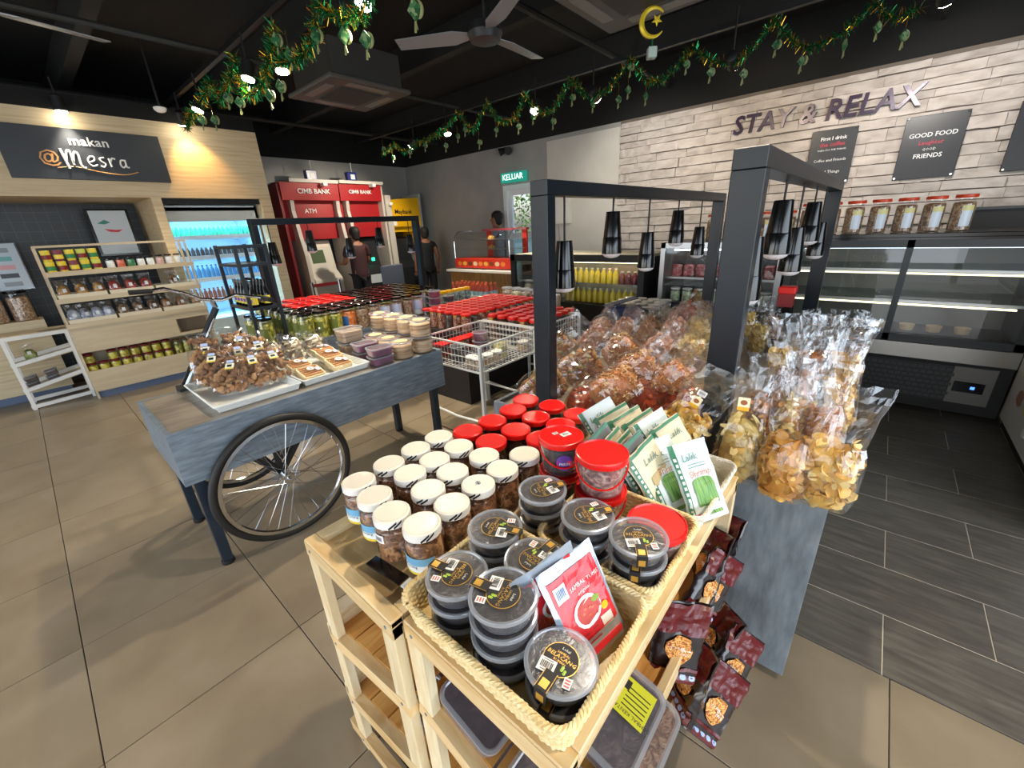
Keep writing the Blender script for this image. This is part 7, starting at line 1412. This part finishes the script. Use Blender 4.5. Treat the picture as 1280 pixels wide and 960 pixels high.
# crescent moon ornament
p = at(817, 28, 'y', 3.1); o = thing('moon_ornament', 'yellow crescent moon ornament hanging alone near the top right', 'ornament', tuple(p), .65); YM = plain('moon_yellow', 'e0c22a', .35, .3)
R = .075; m_ = B(); n = 18; pts = [(R*math.cos(a), 0, R*math.sin(a)) for a in [math.radians(40+280*i/n) for i in range(n+1)]]; m_.tube(pts, [.004+.013*math.sin(PI*i/n) for i in range(n+1)], 6); ob('crescent', m_.mesh('m', YM), o)
ob('star', B().add([((.035 if k % 2 else .015)*math.sin(2*PI*k/10), -.003, (.035 if k % 2 else .015)*math.cos(2*PI*k/10)) for k in range(10)]+[(0, -.01, 0), (0, .01, 0)], [(k, (k+1) % 10, 10) for k in range(10)]+[((k+1) % 10, k, 11) for k in range(10)]).mesh('s', YM, smooth=False), o, (.02, 0, .01))
ob('ribbon', B().bar((0, 0, -R), (.0, 0, -.13), .008, .003).mesh('r', TG, smooth=False), o); ob('cube_pendant', B().box(-.028, .028, -.028, .028, -.19, -.13, b=.004).mesh('c', plain('pale_cube', 'a9b8ac', .4), smooth=False), o); ob('string', B().cyl((0, 0, R*.9), (0, 0, 3.1-p.z), .0015, n=4).mesh('s', TGo), o)
# ------------------------------------------------------------------ fans, cassettes, detector
def fan(x, y, z, a0, label, L=.62):
    o = thing('ceiling_fan', label, 'fan', (x, y, z)); FB = plain('fan_grey', '8d8e90', .4, .2)
    ob('motor', B().lathe([(.02, -.05), (.10, -.04), (.12, 0), (.10, .05), (.03, .07)], 24).mesh('m', plain('fan_dark', '3a3a3c', .35, .4)), o); ob('rod', B().cyl((0, 0, .05), (0, 0, 3.3-z), .012, n=8).mesh('r', BLKM), o)
    for k in range(3):
        a = a0+2*PI*k/3; R_ = Matrix.Rotation(a, 4, 'Z') @ Matrix.Rotation(.2, 4, 'X'); b = B(); b.T = R_
        b.add([(.10, -.03, -.004), (.22, -.075, -.004), (L, -.06, -.004), (L, .05, -.004), (.22, .065, -.004), (.10, .03, -.004), (.10, -.03, .002), (.22, -.075, .002), (L, -.06, .002), (L, .05, .002), (.22, .065, .002), (.10, .03, .002)], [(5, 4, 3, 2, 1, 0), (6, 7, 8, 9, 10, 11)]+[(i, (i+1) % 6, (i+1) % 6+6, i+6) for i in range(6)])
        ob('blade', b.mesh('b', FB, smooth=False), o)
fan(-2.33, 2.53, 2.72, 1.62, 'grey three-blade ceiling fan near the top centre')
q = at(10, 20, 'z', 2.72); e = at(133, 52, 'z', 2.72); a_ = math.atan2((e-q).y, (e-q).x); c_ = e-(e-q).normalized()*.62
fan(c_.x, c_.y, 2.72, a_, 'ceiling fan at the top left with one blade in view')
def cassette(x, y, z, label, W=.84, rz=0):
    o = thing('ceiling_cassette', label, 'air conditioner', (x, y, z), rz); M_ = plain('cassette_grey', '4a4844', .5); h = W/2
    ob('panel', B().box(-h, h, -h, h, 0, .035, b=.01).mesh('p', M_, smooth=False), o); ob('housing', B().box(-h*.85, h*.85, -h*.85, h*.85, .035, .30).mesh('h', plain('cassette_body', '353330', .6), smooth=False), o); ob('intake_grille', B().box(-h*.5, h*.5, -h*.5, h*.5, -.008, 0).mesh('g', plain('cassette_grille', '2c2b28', .6), smooth=False), o)
    for k in range(4): ob('louvre', B().box(-h*.5, h*.5, h*.66, h*.84, -.006, .002).mesh('l', plain('louvre_grey', '6a6862', .4), smooth=False), o, rot=(0, 0, PI/2*k))
    for sx in (-1, 1): ob('hanger_rod', B().cyl((sx*h*.7, 0, .30), (sx*h*.7, 0, 3.35-z), .006, n=6).mesh('r', BLKM), o)
cassette(-4.05, 2.50, 2.70, 'black air conditioning cassette hung from the left ceiling', .80)
q = at(800, -12, 'z', 2.75); cassette(q.x, q.y, 2.75, 'air conditioning cassette cut by the top edge of the view', .84)
p = at(200, 136, 'z', 2.76); o = thing('smoke_detector', 'small white smoke detector above the oak fascia', 'detector', (p.x, p.y, 2.76)); ob('casing', B().lathe([(.03, -.03), (.05, -.015), (.055, 0), (.055, .01)], 16).mesh('c', WHITE), o); ob('stem', B().cyl((0, 0, .01), (0, 0, .58), .01, n=6).mesh('s', BLKM), o)
